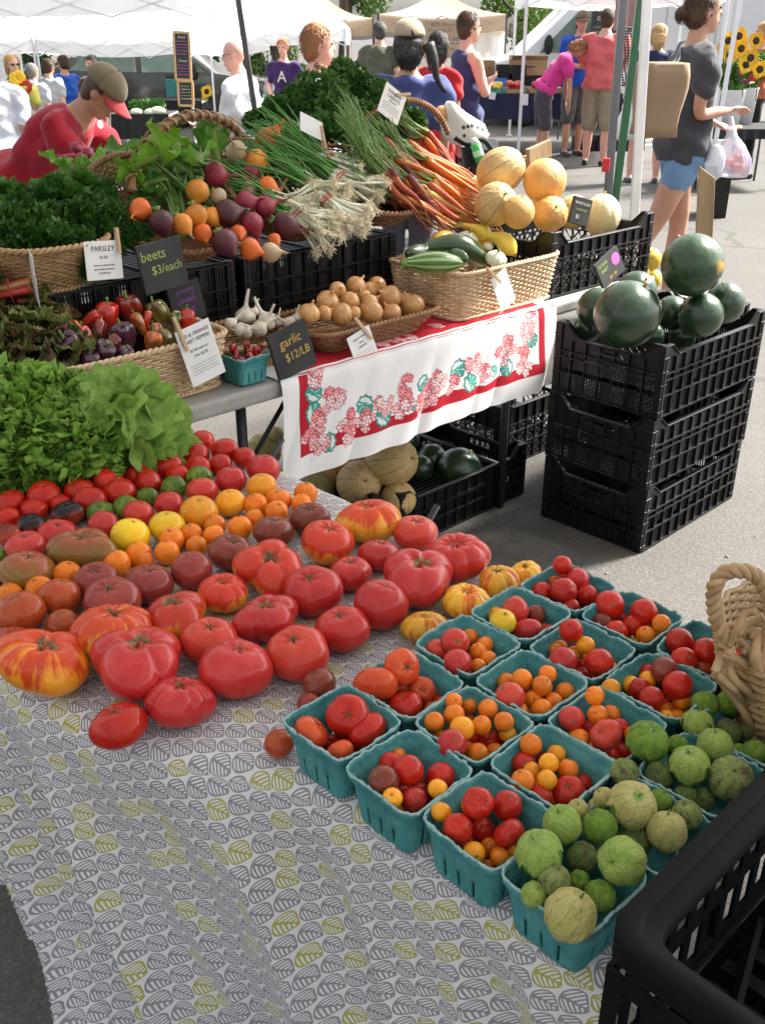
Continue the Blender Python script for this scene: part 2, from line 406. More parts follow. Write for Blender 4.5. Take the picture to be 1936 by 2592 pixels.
# ------------------------------------------------------------------ trees and hedges
M['bark'] = mat('bark',(.07,.05,.035),(.12,.09,.065),14,.9,.6,30,.02,stretch=(1,1,.25))
M['leaf_dark'] = mat('leaf_dark',(.035,.085,.018),(.07,.15,.03),3,.5,rand=.1,transl=.25)
M['leaf_mid'] = mat('leaf_mid',(.055,.12,.02),(.11,.21,.035),3,.5,rand=.1,transl=.3)
M['leaf_light'] = mat('leaf_light',(.10,.19,.03),(.2,.33,.06),3,.5,rand=.1,transl=.35)
def leaf_cloud(centers,radii,n,size,seed,stretch=1.0):
 rg = np.random.default_rng(seed); C = np.array(centers); rr = np.array(radii); k = rg.integers(0,len(C),n)
 d = rg.normal(size=(n,3)); d /= np.linalg.norm(d,axis=1)[:,None]
 P = C[k]+d*rr[k][:,None]*(rg.random(n)**.4)[:,None]
 u = rg.normal(size=(n,3)); u /= np.linalg.norm(u,axis=1)[:,None]
 v = np.cross(u,rg.normal(size=(n,3))); v /= np.linalg.norm(v,axis=1)[:,None]
 s = size*(.6+.8*rg.random(n))[:,None]
 V = np.stack([P-u*s,P+v*s*.45,P+u*s*stretch,P-v*s*.45],1).reshape(-1,3)
 F = np.arange(4*n).reshape(-1,4)
 m = MB(); m.v.append(V); m.f = [tuple(f) for f in F.tolist()]; m.n = len(V); return m
def tree(label,base,h,r,m,seed,trunk_h=.35,n=2600,leaf=.16,cat='tree',name='tree',lean=0,group=None):
 rg = random.Random(seed); t = thing(name,label,cat,base,group=group); b = MB()
 th = h*trunk_h
 pts = [(lean*q*q*.3+.04*math.sin(q*3+seed),.03*math.cos(q*4),h*.75*q) for q in np.linspace(0,1,8)]
 b.tube(pts,[.03*h*(1-.8*q) for q in np.linspace(0,1,8)],8)
 for k in range(6):
  q = rg.uniform(.3,.7); a0 = rg.uniform(0,2*PI); s0 = np.array(pts[int(q*7)])
  e = s0+np.array([math.cos(a0)*r*.7,math.sin(a0)*r*.5,h*.22]); b.tube([s0,(s0+e)/2+[0,0,-.1],e],[.012*h,.009*h,.004*h],6)
 b.build('trunk',M['bark'],t)
 cs,rs = [],[]
 for k in range(16):
  a0 = rg.uniform(0,2*PI); z = rg.uniform(th,h*.92); q = (z-th)/(h-th); w_ = r*(.35+.75*math.sin(PI*min(1,q*.9+.12)))
  rad = rg.uniform(.2,.38)*r; cs.append((math.cos(a0)*w_*rg.random(),math.sin(a0)*w_*rg.random(),z)); rs.append(rad)
 leaf_cloud(cs,rs,n,leaf,seed).build('crown',m,t,False)
 return t
def hedge(label,P,Q_,h,dep,m,seed,n=5000,leaf=.11):
 P = np.array(P[:2]); Q_ = np.array(Q_[:2]); z0 = ground(*P); t = thing('hedge',label,'hedge',(*P,z0)); rg = random.Random(seed)
 cs,rs = [],[]
 L = np.linalg.norm(Q_-P)
 for k in range(int(L*5)):
  q = P+(Q_-P)*rg.random()-P; cs.append((q[0],q[1]+rg.uniform(0,dep),rg.uniform(.2,h-.15))); rs.append(rg.uniform(.25,.45))
 leaf_cloud(cs,rs,n,leaf,seed+1).build('foliage',m,t,False)
 b = MB()
 for k in range(int(L)): q = (Q_-P)*(k+.5)/int(L+1); b.tube([(q[0],q[1]+dep*.6,-.1),(q[0]+.05,q[1]+dep*.6,h*.7)],[.05,.02],6)
 b.build('trunk',M['bark'],t); return t
hedge('dense green hedge behind the far left tents',at_y('D',-30,150,27),at_y('D',470,150,27),2.6,1.2,M['leaf_dark'],5,34000,.06)
hedge('low green hedge behind the man in the purple shirt',at_y('D',540,150,27),at_y('D',800,150,27),1.7,1.0,M['leaf_mid'],9,20000,.055)
tl = [('broad leafy tree behind the left tan tent',600,33,7,3,'leaf_mid'),('leafy tree with a forked trunk behind the parked silver car',742,30,7.5,2.8,'leaf_mid'),
 ('pale green tree between the tan tent and the white van',1160,36,7,2.6,'leaf_light'),('bright green tree rising behind the windscreen of the van',1225,40,8,3.2,'leaf_light'),
 ('tall tree behind the far left tents',60,38,8,3.4,'leaf_mid'),('dark tree behind the menu chalkboard',330,36,8,3.0,'leaf_dark')]
for i,(lb,px,D,h,r,m) in enumerate(tl):
 p = at_y('D',px,100,D); tree(lb,(p[0],p[1],ground(max(p[0],-9),30)),h,r,M[m],30+i,n=15000,leaf=.085,lean=1.5 if i == 1 else 0,trunk_h=.2 if i != 1 else .3)
# ------------------------------------------------------------------ the two tables
T1Z,T2Z = .715,.72
M['table_top'] = mat('table_top',(.30,.29,.27),(.36,.35,.33),20,.55,.2,200,.002)
M['dark_leg'] = mat('dark_leg',(.03,.03,.033),rough=.45,metal=.2)
def folding_table(label,a0,a1,v0,v1,z,legs):
 o = W(a0,v0,0); t = thing('folding_table',label,'table',o,(0,0,TH)); L,D = a1-a0,v1-v0
 b = MB(); b.bx(0,L,0,D,z-.045,z); bevel(b.build('tabletop',M['table_top'],t,False),.012,3)
 for (x,y) in legs:
  b = MB(); b.tube([(x,y,0),(x,y,z-.04)],.014,8); b.tube([(x,y,z-.25),(x+.18,y+.0,z-.05)],.007,6)
  b.build('leg',M['dark_leg'],t)
 for x in sorted({l[0] for l in legs}): b = MB(); b.tube([(x,.08,.16),(x,D-.08,.16)],.009,6); b.build('crossbar',M['dark_leg'],t)
 return t
folding_table('grey plastic folding table under the leaf print cloth, holding the tomatoes',.475,1.12,.90,1.88,T1Z,[(.08,.3),(.65,.3),(.08,.8),(.65,.8)])
folding_table('grey plastic folding table under the leaf print cloth, holding the pint baskets',.60,1.12,.30,.885,T1Z,[(.08,.1),(.45,.1),(.08,.5),(.45,.5)])
folding_table('long grey plastic folding table under the red flowered cloth',.62,3.22,1.90,2.66,T2Z,[(.76,.07),(.76,.69),(1.85,.07),(1.85,.69)])
def grid_uv(name,Gd,UV,m):
 b = MB(); b.grid(Gd); me = b.mesh(name,m); uv = me.uv_layers.new(name='UVMap')
 idx = np.zeros(len(me.loops),int); me.loops.foreach_get('vertex_index',idx)
 uv.data.foreach_set('uv',UV.reshape(-1,2)[idx].ravel()); return me
def leaf_cloth_mat():
 m,nt,p = new_mat('leaf_print_cotton')
 vec = coord(nt,'UV'); u,v,_ = sep(nt,vec)
 cw,ch = .0285,.0272
 row = (v/ch).floor(); fu0 = u/cw-row*.22
 colm = fu0.floor(); fu = (fu0.frac()-.5)*2; fv = ((v/ch).frac()-.5)*2
 an = -.62; c_,s_ = math.cos(an),math.sin(an)
 x = (fu*c_+fv*s_); y = (fv*c_-fu*s_)
 x = x*.93+.02; y = y*.96
 # leaf outline: round belly, a point at each end
 r_ = (fu.abs().pow(2.5)+fv.abs().pow(2.5)).pow(.4); tn = (fu*.80-fv*.60)/(fu*fu+fv*fv+.0001).sqrt(); lim = (tn.max(0).pow(14)*.22+.95-((tn*-1).max(0).pow(10))*.05)
 ay = y.abs()
 inside = r_ < lim
 edge = ((lim-r_) < .14)*inside
 mid = (ay < (.09-x*.03))
 vein = ((x*1.0-ay*.80)*2.5-ay*ay*.8+.12).frac() < .48
 ink = (edge.max(mid.max(vein)*inside)).min(inside).clamp()
 h = (colm*12.9898+row*78.233).sin()*43758.5453
 olive = (h.frac() < .2)
 cloth = (.66,.655,.66); grey = (.235,.225,.245); olv = (.36,.34,.07)
 inkc = mixc(nt,olive,grey,olv)
 c = mixc(nt,ink,cloth,inkc)
 wv = noise_fac(nt,vec,9,3)
 c = mixc(nt,(wv-.3)*.22,c,(.62,.61,.62))
 nt.links.new(c,p.inputs['Base Color']); p.inputs['Roughness'].default_value = .9; p.inputs['Sheen Weight'].default_value = .2
 p.inputs['Specular IOR Level'].default_value = .2
 add_bump(nt,p,noise_fac(nt,vec,900,1)+noise_fac(nt,vec,26,3)*1.2,.25,.0015)
 return m
M['leaf_cloth'] = leaf_cloth_mat()
def sm(x,a,b): t = np.clip((x-a)/(b-a),0,1); return t*t*(3-2*t)
EV = [-.10,.35,.55,.64,.72,.77,.83,.89,1.0,1.07,1.14,1.3,2.4]; EA = [.585,.580,.576,.566,.545,.52,.485,.453,.412,.394,.384,.378,.378]
def make_cloth1():
 vs = np.linspace(.292,2.3,400); ea = np.interp(vs,EV,EA); ea = np.convolve(np.pad(ea,12,'edge'),np.ones(25)/25,'valid')
 E = A3[None]*ea[:,None]+V3[None]*vs[:,None]; T = np.gradient(E,axis=0); T /= np.linalg.norm(T,axis=1)[:,None]; n_ = np.stack([-T[:,1],T[:,0],T[:,2]*0],1)
 s_ = np.r_[0,np.cumsum(np.linalg.norm(np.diff(E,axis=0),axis=1))]
 if n_[200]@A3 > 0: n_ = -n_
 nt_,nh = 60,100; rows,UV = [],[]
 for i,v in enumerate(vs):
  q = s_[i]; Lh = .53-.02*math.sin(v*9)-.06*float(sm(v,1.10,1.16)); e = ea[i]; r_,uu = [],[]; flare = .055*(1-float(sm(v,.98,1.12)))+.0
  for h in np.linspace(.24,0,10)[:-1]:
   P = A3*(1.128+.012*math.sin(v*18)*min(1,h*6))+V3*v; r_.append([P[0],P[1],T1Z+.004-h]); P2 = A3*(1.128+h)+V3*v; uu.append((P2[0],P2[1]))
  for k in range(nt_):
   a = 1.128+(e-1.128)*k/(nt_-1); d = min(1.128-a,a-e); P = A3*a+V3*v
   lump = .004*math.exp(-((a-e-.10)/.05)**2)*math.sin(q*26+a*30)+.0013*math.sin(v*23+a*31)+.0013*math.sin(v*41-a*17)
   r_.append([P[0],P[1],T1Z+.0035+max(0,lump)-.016*max(0,1-d/.03)**2]); uu.append((P[0],P[1]))
  for k in range(1,nh):
   h = Lh*k/(nh-1); f = h/.53; q_ = q+.55*h; ph = 46*q_+1.8*math.sin(6*q_); am = min(1,h/.12)
   rd = (1-abs(math.sin(ph*.5)))**1.4*2-.8
   fold = (rd*.014+.017*math.sin(23*q_+1.0)+.012*math.sin(11*q_+2)+.003*math.sin(ph*2.3+h*9))*am**1.1*(.55+.7*f)
   o = .012*(1-math.exp(-h*70))+flare*f**1.1+fold; P = E[i]+n_[i]*o; r_.append([P[0],P[1],T1Z-.013-h*.985])
   uu.append((E[i][0]-.34*(h+.01),E[i][1]-.94*(h+.01)))
  rows.append(r_); UV.append(uu)
 me = grid_uv('leaf_print_tablecloth',np.array(rows),np.array(UV),M['leaf_cloth'])
 link('leaf_print_tablecloth',me,label='white cotton tablecloth printed with grey and olive leaves, hanging in folds',cat='tablecloth')
make_cloth1()
# ------------------------------------------------------------------ red flowered cloth
def make_cloth2():
 a0,a1 = 1.455,2.60; na,nw = 560,290
 aa = np.linspace(a0,a1,na); wtop = .30; ww = np.linspace(-wtop,.275,nw)
 AA,WW = np.meshgrid(aa,ww,indexing='ij')
 rg = np.random.default_rng(3)
 col = np.empty(AA.shape+(3,)); col[:] = (.80,.79,.78)
 red = np.array((.46,.016,.032));
 def paint(mask,c): col[mask] = c
 paint((WW < -.030) & (AA > 1.52) & (AA < 2.55),red); paint((np.abs(WW+.012) < .004) & (AA > 1.52) & (AA < 2.55),red)
 inner = .194-.018*np.abs(np.sin((AA-1.55)*9))
 paint((WW > -.0) & (WW < .216) & (AA > 1.512) & (AA < 1.545),red)
 paint((WW > -.0) & (WW < .216) & (AA > 2.505) & (AA < 2.535),red)
 paint((WW > inner) & (WW < .216) & (AA > 1.512) & (AA < 2.535),red)
 def leafp(a,w_,r,an):
  x,y = AA-a,WW-w_; X = x*math.cos(an)+y*math.sin(an); Y = -x*math.sin(an)+y*math.cos(an)
  th = np.arctan2(Y,X); d = np.hypot(X,Y*1.15); rr = r*(1+.07*np.cos(th*9))
  paint(d < rr*1.06,(.02,.06,.06)); paint(d < rr,(.05,.33,.27))
  vein = (np.abs(np.sin(th*3.5)) < .28*(1-.3*d/r)) & (d < rr*.86); paint(vein,(.78,.82,.80))
  paint((d < rr*.8) & (Y > .25*r),(.74,.78,.76))
 def blossom(a,w_,r,dark):
  an = rg.random()*6
  x,y = AA-a,WW-w_; th = np.arctan2(y,x)+an; d = np.hypot(x,y); rr = r*(.72+.32*np.abs(np.cos(th*2.5)))
  paint(d < rr*1.1,(.40,.03,.05)); paint(d < rr*.93,[(.80,.30,.33),(.85,.55,.56),(.86,.80,.80)][dark])
  paint((d < rr*.93) & (np.abs(np.sin(th*2.5)) > .93),(.55,.06,.09)); paint((d < rr*.55) & (d > rr*.35) & (np.sin(th*5) > .3),(.70,.10,.14))
  paint(d < r*.16,(.85,.82,.6))
 def cluster(a,w_,R_):
  k = int(15*(R_/.04)**1.2)
  for i in range(k):
   t_ = rg.random()*6.28; q = R_*math.sqrt(rg.random()); yy = q*math.sin(t_)
   blossom(a+q*math.cos(t_),w_+yy,.0125+.004*rg.random(),0 if yy < -.01 and rg.random() < .8 else (1 if rg.random() < .6 else 2))
 def Z(x,y): P = at_v('Y2',x,y,1.895); a,_ = av(P); return a,T2Z-P[2]
 for (x,y,r) in ((310,540,.028),(310,645,.030),(400,800,.026),(590,600,.030),(685,660,.032),(905,480,.026),(1105,410,.034),(1170,480,.032),(1370,400,.028),(1300,420,.022),(1515,250,.024),(850,600,.016)):
  a,w_ = Z(x,y); leafp(a,w_,r,rg.random()*6)
 for (x,y,r) in ((330,455,.030),(420,570,.042),(345,700,.032),(300,790,.034),(350,800,.03),(500,700,.036),(500,760,.03),(590,685,.030),(690,590,.034),(810,490,.030),(800,580,.036),(780,610,.03),(940,540,.042),(900,600,.034),(1010,465,.032),(1080,500,.028),
 (1195,365,.038),(1250,430,.030),(1370,290,.046),(1340,340,.034),(1450,340,.040),(1460,400,.034),(1500,150,.040),(1490,200,.032)):
  a,w_ = Z(x,y); cluster(a,w_,r*.85)
 for k in range(14):
  cluster(1.55+rg.random()*.95,-.05-rg.random()*.2,.022)
 b = MB(); Gd = np.zeros(AA.shape+(3,))
 rad = .012
 for j,w_ in enumerate(ww):
  if w_ < 0: v = 1.90-w_-rad; z = T2Z+.004; hv = 0
  else: h = w_; v = 1.893-.008*(1-math.exp(-h*70)); z = T2Z+.004-h; hv = h
  fold = .012*np.sin(aa*15+1+hv*5)*min(1,hv*4)+.007*np.sin(aa*37+hv*13)*min(1,hv*5)+.010*hv*4*np.sin(aa*6)
  wr = .0015*np.sin(aa*60+w_*30)
  # left end hangs longer, the hem sweeps up to the right
  sc_ = 1.03-.05*(aa-a0)/(a1-a0)
  zz = z if w_ < 0 else T2Z+.004-h*sc_
  Gd[:,j] = A3[None]*(aa+(.0 if w_ < 0 else -.03*hv*2*(1-(aa-a0)))).reshape(-1,1)+V3[None]*(v-np.abs(fold)-wr*(w_ > 0)).reshape(-1,1)
  Gd[:,j,2] = zz if np.isscalar(zz) else zz
  if w_ < 0: Gd[:,j,2] += wr*.6+.0015
 b.grid(Gd)
 m,nt,p = new_mat('printed_cotton'); at = nt.nodes.new('ShaderNodeVertexColor'); at.layer_name = 'print'
 nt.links.new(at.outputs[0],p.inputs['Base Color']); p.inputs['Roughness'].default_value = .9; p.inputs['Specular IOR Level'].default_value = .2
 vec = coord(nt); add_bump(nt,p,noise_fac(nt,vec,700,1)+noise_fac(nt,vec,30,3)*2,.3,.0015)
 me = b.mesh('flowered_tablecloth',m); ca = me.color_attributes.new('print','FLOAT_COLOR','POINT')
 ca.data.foreach_set('color',np.concatenate([col,np.ones(AA.shape+(1,))],-1).reshape(-1,4).ravel())
 link('flowered_tablecloth',me,label='white cloth with red border and pink flowers over the table front',cat='tablecloth')
make_cloth2()
# ------------------------------------------------------------------ crates
M['black_plastic'] = mat('black_plastic',(.006,.006,.0065),(.012,.012,.0125),12,.42,.15,90,.002,spec=.35,rand=.15)
def side_panel(L,H,y0,out,style,dip,handle=False,flip=False):
 """one wall of a crate in its own x-z plane; out = +1/-1 outward direction along y"""
 b = MB(); t = .003; D = .011
 yc = y0; yr = y0+out*D/2
 n = int(round(L/.0095))
 zl = .014; zt = H-.085
 def xr(x0,x1,z0,z1,th=t,yy=yc): b.bx(min(x0,x1),max(x0,x1),yy-th/2,yy+th/2,z0,z1)
 xr(-L/2,L/2,0,zl);
 if style == 'solid': xr(-L/2,L/2,zl,zt)
 elif style == 'slots':
  ngrp = max(3,int(L/.09))
  for g_ in range(ngrp):
   x0 = -L/2+L*g_/ngrp; x1 = -L/2+L*(g_+1)/ngrp
   xr(x0,x0+.012,zl,zt); xr(x1-.012,x1,zl,zt)
   for k in range(8): x = x0+.012+(x1-x0-.024)*(k+.5)/8; xr(x-.0024,x+.0024,zl,zt)
   xr(x0,x1,(zl+zt)/2-.006,(zl+zt)/2+.006)
 else:                                                           # diamonds
  k = int(L/.03)
  for i in range(-4,k+1):
   for s_ in (1,-1):
    x0 = -L/2+L*i/k; x1 = x0+(zt-zl)*1.0
    if x1 > L/2+.001 or x0 < -L/2-.001: continue
    if s_ < 0: x0,x1 = -x0,-x1
    c = np.array([(x0+x1)/2,yc,(zl+zt)/2]); an = math.atan2(zt-zl,x1-x0)
    b.box(c,(math.hypot(x1-x0,zt-zl),t,.005),np.array([[math.cos(an),0,-math.sin(an)],[0,1,0],[math.sin(an),0,math.cos(an)]]))
 # upper band with the dipped rim
 e = .075; m_ = H-dip
 if handle:
  xr(-L/2,-.055,zt,m_-.002); xr(.055,L/2,zt,m_-.002); xr(-.055,.055,zt,zt+.012); xr(-.055,.055,m_-.016,m_-.002)
 else: xr(-L/2,L/2,zt,m_-.002)
 for s_ in (-1,1):
  Vq = []
  for yy in (yc-t/2,yc+t/2): Vq += [(s_*L/2,yy,m_-.002),(s_*(L/2-e),yy,m_-.002),(s_*(L/2-e*.45),yy,H-.002),(s_*L/2,yy,H-.002)]
  b.add(Vq,[(0,1,2,3),(7,6,5,4),(0,4,5,1),(1,5,6,2),(2,6,7,3)])
 # horizontal and vertical ribs standing proud
 for z in (0.004,H*.30,H*.52,zt-.004): b.bx(-L/2,L/2,min(yc,yc+out*D),max(yc,yc+out*D),z,z+.004)
 nv = int(L/.05)
 for i in range(nv+1): x = -L/2+.004+(L-.008)*i/nv; b.bx(x-.0018,x+.0018,min(yc,yc+out*D*.9),max(yc,yc+out*D*.9),.006,m_-.006)
 return b
def rim_part(L,y0,out,H,dip,alongx=True):
 b = MB(); e = .075; wdt = .016; m_ = H-dip
 P = [(-L/2,H),(-L/2+e*.45,H),(-L/2+e,m_),(L/2-e,m_),(L/2-e*.45,H),(L/2,H)]
 V = []
 for (x,z) in P: V += [(x,y0-wdt/2,z-.004),(x,y0+wdt/2,z-.004),(x,y0+wdt/2,z+.002),(x,y0-wdt/2,z+.002)]
 F = [(0,1,2,3),(20,23,22,21)]
 for i in range(5):
  for q in range(4): F.append((i*4+q,(i+1)*4+q,(i+1)*4+(q+1) % 4,i*4+(q+1) % 4))
 return b.add(V,F)
_crates = {}
def crate(label,loc,rot,size=(.6,.4,.235),style='slots',dip=(.045,.03),handle=True,group=None,mt=None,cat='crate'):
 key = (size,style,dip,handle)
 if key in _crates:
  t = copy_tree(_crates[key]); t.location = loc; t.rotation_euler = rot; tag(t,label,cat,group)
  return t
 L,D,H = size; mt = mt or M['black_plastic']
 t = thing('plastic_crate',label,cat,loc,rot,group)
 for s_ in (-1,1):
  m_ = fix_normals(side_panel(L-.02,H,s_*(D/2-.008),s_,style,dip[0]).mesh('long_side',mt,False)); link('long_side',m_,t)
  b = side_panel(D-.02,H,s_*(L/2-.008),s_,style,dip[1],handle)
  for q in range(len(b.v)): b.v[q] = b.v[q][:,[1,0,2]]
  m_ = fix_normals(b.mesh('short_side',mt,False)); link('short_side',m_,t)
  b = rim_part(L-.02,s_*(D/2-.008),s_,H,dip[0]); m_ = fix_normals(b.mesh('rim',mt,False)); bevel(link('rim',m_,t),.0015,1)
  b = rim_part(D-.02,s_*(L/2-.008),s_,H,dip[1]); b.v = [x[:,[1,0,2]] for x in b.v]; m_ = fix_normals(b.mesh('rim',mt,False)); bevel(link('rim',m_,t),.0015,1)
  for s2 in (-1,1):
   b = MB(); x,y = s_*(L/2-.013),s2*(D/2-.013)
   b.bx(x-.013,x+.013,y-.013,y+.013,0,H+.001)
   for k in range(5): b.bx(x-.015,x+.015,y-.015,y+.015,.02+k*H/5.4,.024+k*H/5.4)
   bevel(link('corner_post',fix_normals(b.mesh('corner_post',mt,False)),t),.003,2)
 b = MB()
 for k in range(int(D/.022)): y = -D/2+.02+k*.022; b.bx(-L/2+.008,L/2-.008,y-.006,y+.006,.004,.008)
 for k in range(6): x = -L/2+.03+k*(L-.06)/5; b.bx(x-.004,x+.004,-D/2+.008,D/2-.008,.0,.0038)
 link('floor',fix_normals(b.mesh('floor',mt,False)),t)
 _crates[key] = t
 return t
CH = .233
for k,lb in enumerate(('black plastic crate at the bottom of the stack by the table end','black plastic crate in the middle of the stack below the watermelons','black plastic crate heaped with watermelons on top of the stack')):
 crate(lb,W(2.83+[.004,-.004,0][k],1.625+[.006,0,0][k],k*CH),(0,0,TH+[.012,-.01,0][k]),size=(.62,.40,.228),dip=(.035,.045),group='stack of black crates at the end of the table')
crate('dark crate standing on the asphalt behind the crate stack',W(2.95,2.35,0),(0,0,TH),size=(.5,.34,.26),style='diamond',dip=(.02,.02))
c0 = W(2.94,2.16,T2Z); crate('black crate full of cantaloupes on the right end of the table',W(2.94,2.16,T2Z+.002),(0,0,TH),size=(.6,.42,.215),style='diamond',dip=(.04,.04))
crate('black crate of watermelons and cantaloupes under the table',W(2.30,2.20,.0),(0,0,TH+.0),size=(.64,.44,.20),dip=(.035,.035))
crate('black crate of cantaloupes half hidden under the flowered cloth',W(1.63,2.22,.0),(0,0,TH+.02),size=(.6,.42,.20),dip=(.035,.035),style='slots',handle=False)
crate('second crate under the left half of the rear table',W(1.0,2.25,.0),(0,0,TH),size=(.6,.42,.20),dip=(.035,.035),style='slots',handle=False)
# crates laid upside down on the table as a shelf for the baskets
for k,(a,st,lb) in enumerate(((.66,'diamond','upturned black crate under the parsley and rhubarb baskets'),(1.29,'slots','upturned black crate under the beet basket, behind the garlic'),(1.92,'slots','upturned black crate under the scallion and carrot baskets'))):
 crate(lb,W(a,2.45,T2Z+.236),(PI,0,TH),size=(.6,.40,.235),style=st,dip=(.0,.0),handle=False,group='upturned crates along the back of the table')
# ------------------------------------------------------------------ pulp pint baskets
def pulp_mat():
 m,nt,p = new_mat('teal_pulp'); vec = offset_vec(nt,coord(nt))
 f = noise_fac(nt,vec,14,4); g_ = noise_fac(nt,vscale(nt,vec,(1,1,.3)),160,3,.7)
 c = ramp(nt,f,[(.3,(.045,.21,.22)),(.5,(.07,.275,.28)),(.72,(.11,.34,.34))])
 c = mixc(nt,((g_-.52)*2.2).clamp(),c,(.16,.40,.40))
 c = mixc(nt,((noise_fac(nt,vec,45,3)-.58)*3).clamp(),c,(.03,.13,.15))
 nt.links.new(c,p.inputs['Base Color']); p.inputs['Roughness'].default_value = .92; p.inputs['Specular IOR Level'].default_value = .2
 add_bump(nt,p,g_*.8+noise_fac(nt,vec,60,4),.9,.0035); return m
M['pulp'] = pulp_mat()
M['pulp_edge'] = mat('pulp_edge',(.24,.42,.42),(.36,.52,.50),60,.95,.8,300,.002)
def sq(n,h,k=5.0):                                              # rounded square perimeter
 out = []
 for i in range(n):
  t_ = 2*PI*i/n; c,s_ = math.cos(t_),math.sin(t_); e = 2/k
  out.append((h*math.copysign(abs(c)**e,c),h*math.copysign(abs(s_)**e,s_)))
 P = np.array(out+[out[0]]); seg = np.r_[0,np.cumsum(np.linalg.norm(np.diff(P,axis=0),axis=1))]
 q = (np.arange(n)+.5)/n*seg[-1]; return np.stack([np.interp(q,seg,P[:,0]),np.interp(q,seg,P[:,1])],1)
PH = .072
def pint_meshes(seed):
 rg = np.random.default_rng(seed); n = 96
 lv = [(0,.0395),(.005,.0415),(.012,.0425),(.030,.0445),(.046,.0468),(.058,.0488),(.0605,.0515),(.066,.0525),(.072,.053)]
 b = MB(); RR = []
 for z,h in lv:
  an_ = np.arange(n)*2*PI/n; p = sq(n,h,7.5); nz = 1+.009*np.sin(an_*5+seed+z*40)+.012*np.sin(an_*3+seed*2)*z/.07+.006*np.sin(an_*9+seed*5+z*70)
  groove = 1-.010*(np.abs(((np.arange(n)+.5) % (n//4))-(n//8)) < 9)*(.01 < z < .057)*(np.sin((np.arange(n) % (n//4))*1.15) > 0)
  RR.append(np.c_[p*nz[:,None]*groove[:,None],np.full(n,z)+((.0008*rg.normal(size=n)+.0011*np.sin(an_*4+seed)+.0008*np.sin(an_*11+seed*3)) if z > .065 else 0)])
 V = np.concatenate(RR); F = []; q4 = n//4
 for i in range(len(lv)-1):
  for q in range(n):
   loc = (q+q4//2) % q4                                  # index along one wall
   if i in (1,2) and (loc in (5,11,17)): continue   # slots through the wall
   F.append((i*n+q,i*n+(q+1) % n,(i+1)*n+(q+1) % n,(i+1)*n+q))
 F.append(tuple(range(n))[::-1]); b.add(V,F)
 wall = b.mesh('wall',M['pulp']);
 r = MB(); P = RR[-1]*np.array([.995,.995,1]); r.tube(P,.0017*(1+.35*rg.normal(size=n).clip(-1.5,1.5)),6,True)
 return wall,r.mesh('rim',M['pulp_edge'])
PINT = [pint_meshes(s_) for s_ in range(4)]
def pint(label,loc,rotz,k,group='teal pulp pint baskets',sc_=1.0,tilt=0):
 t = thing('pint_basket',label,'pint basket',loc,(tilt,0,rotz),group,sc_)
 w_,r = PINT[k % 4]
 o = link('wall',w_,t); m = o.modifiers.new('thickness','SOLIDIFY'); m.thickness = .0022; m.offset = -1
 link('rim',r,t); return t
# ------------------------------------------------------------------ woven baskets
def wick(name,c1,c2,rough=.5): return mat(name,c1,c2,25,rough,.35,220,.0015,rand=.06,spec=.45,c3=tuple((x*.7+y*.3) for x,y in zip(c1,c2)))
M['willow_pale'] = wick('willow_pale',(.50,.33,.17),(.66,.49,.30)); M['willow_brown'] = wick('willow_brown',(.17,.075,.028),(.27,.135,.055))
M['willow_honey'] = wick('willow_honey',(.33,.19,.085),(.47,.30,.15)); M['willow_dark'] = wick('willow_dark',(.10,.05,.025),(.19,.10,.05))
def perim(L,D,k,n):
 out = []
 for i in range(400):
  t_ = 2*PI*i/400; c,s_ = math.cos(t_),math.sin(t_); e = 2/k
  out.append((L/2*math.copysign(abs(c)**e,c),D/2*math.copysign(abs(s_)**e,s_)))
 P = np.array(out+[out[0]]); seg = np.r_[0,np.cumsum(np.linalg.norm(np.diff(P,axis=0),axis=1))]
 q = np.arange(n)/n*seg[-1]; return np.stack([np.interp(q,seg,P[:,0]),np.interp(q,seg,P[:,1])],1),seg[-1]
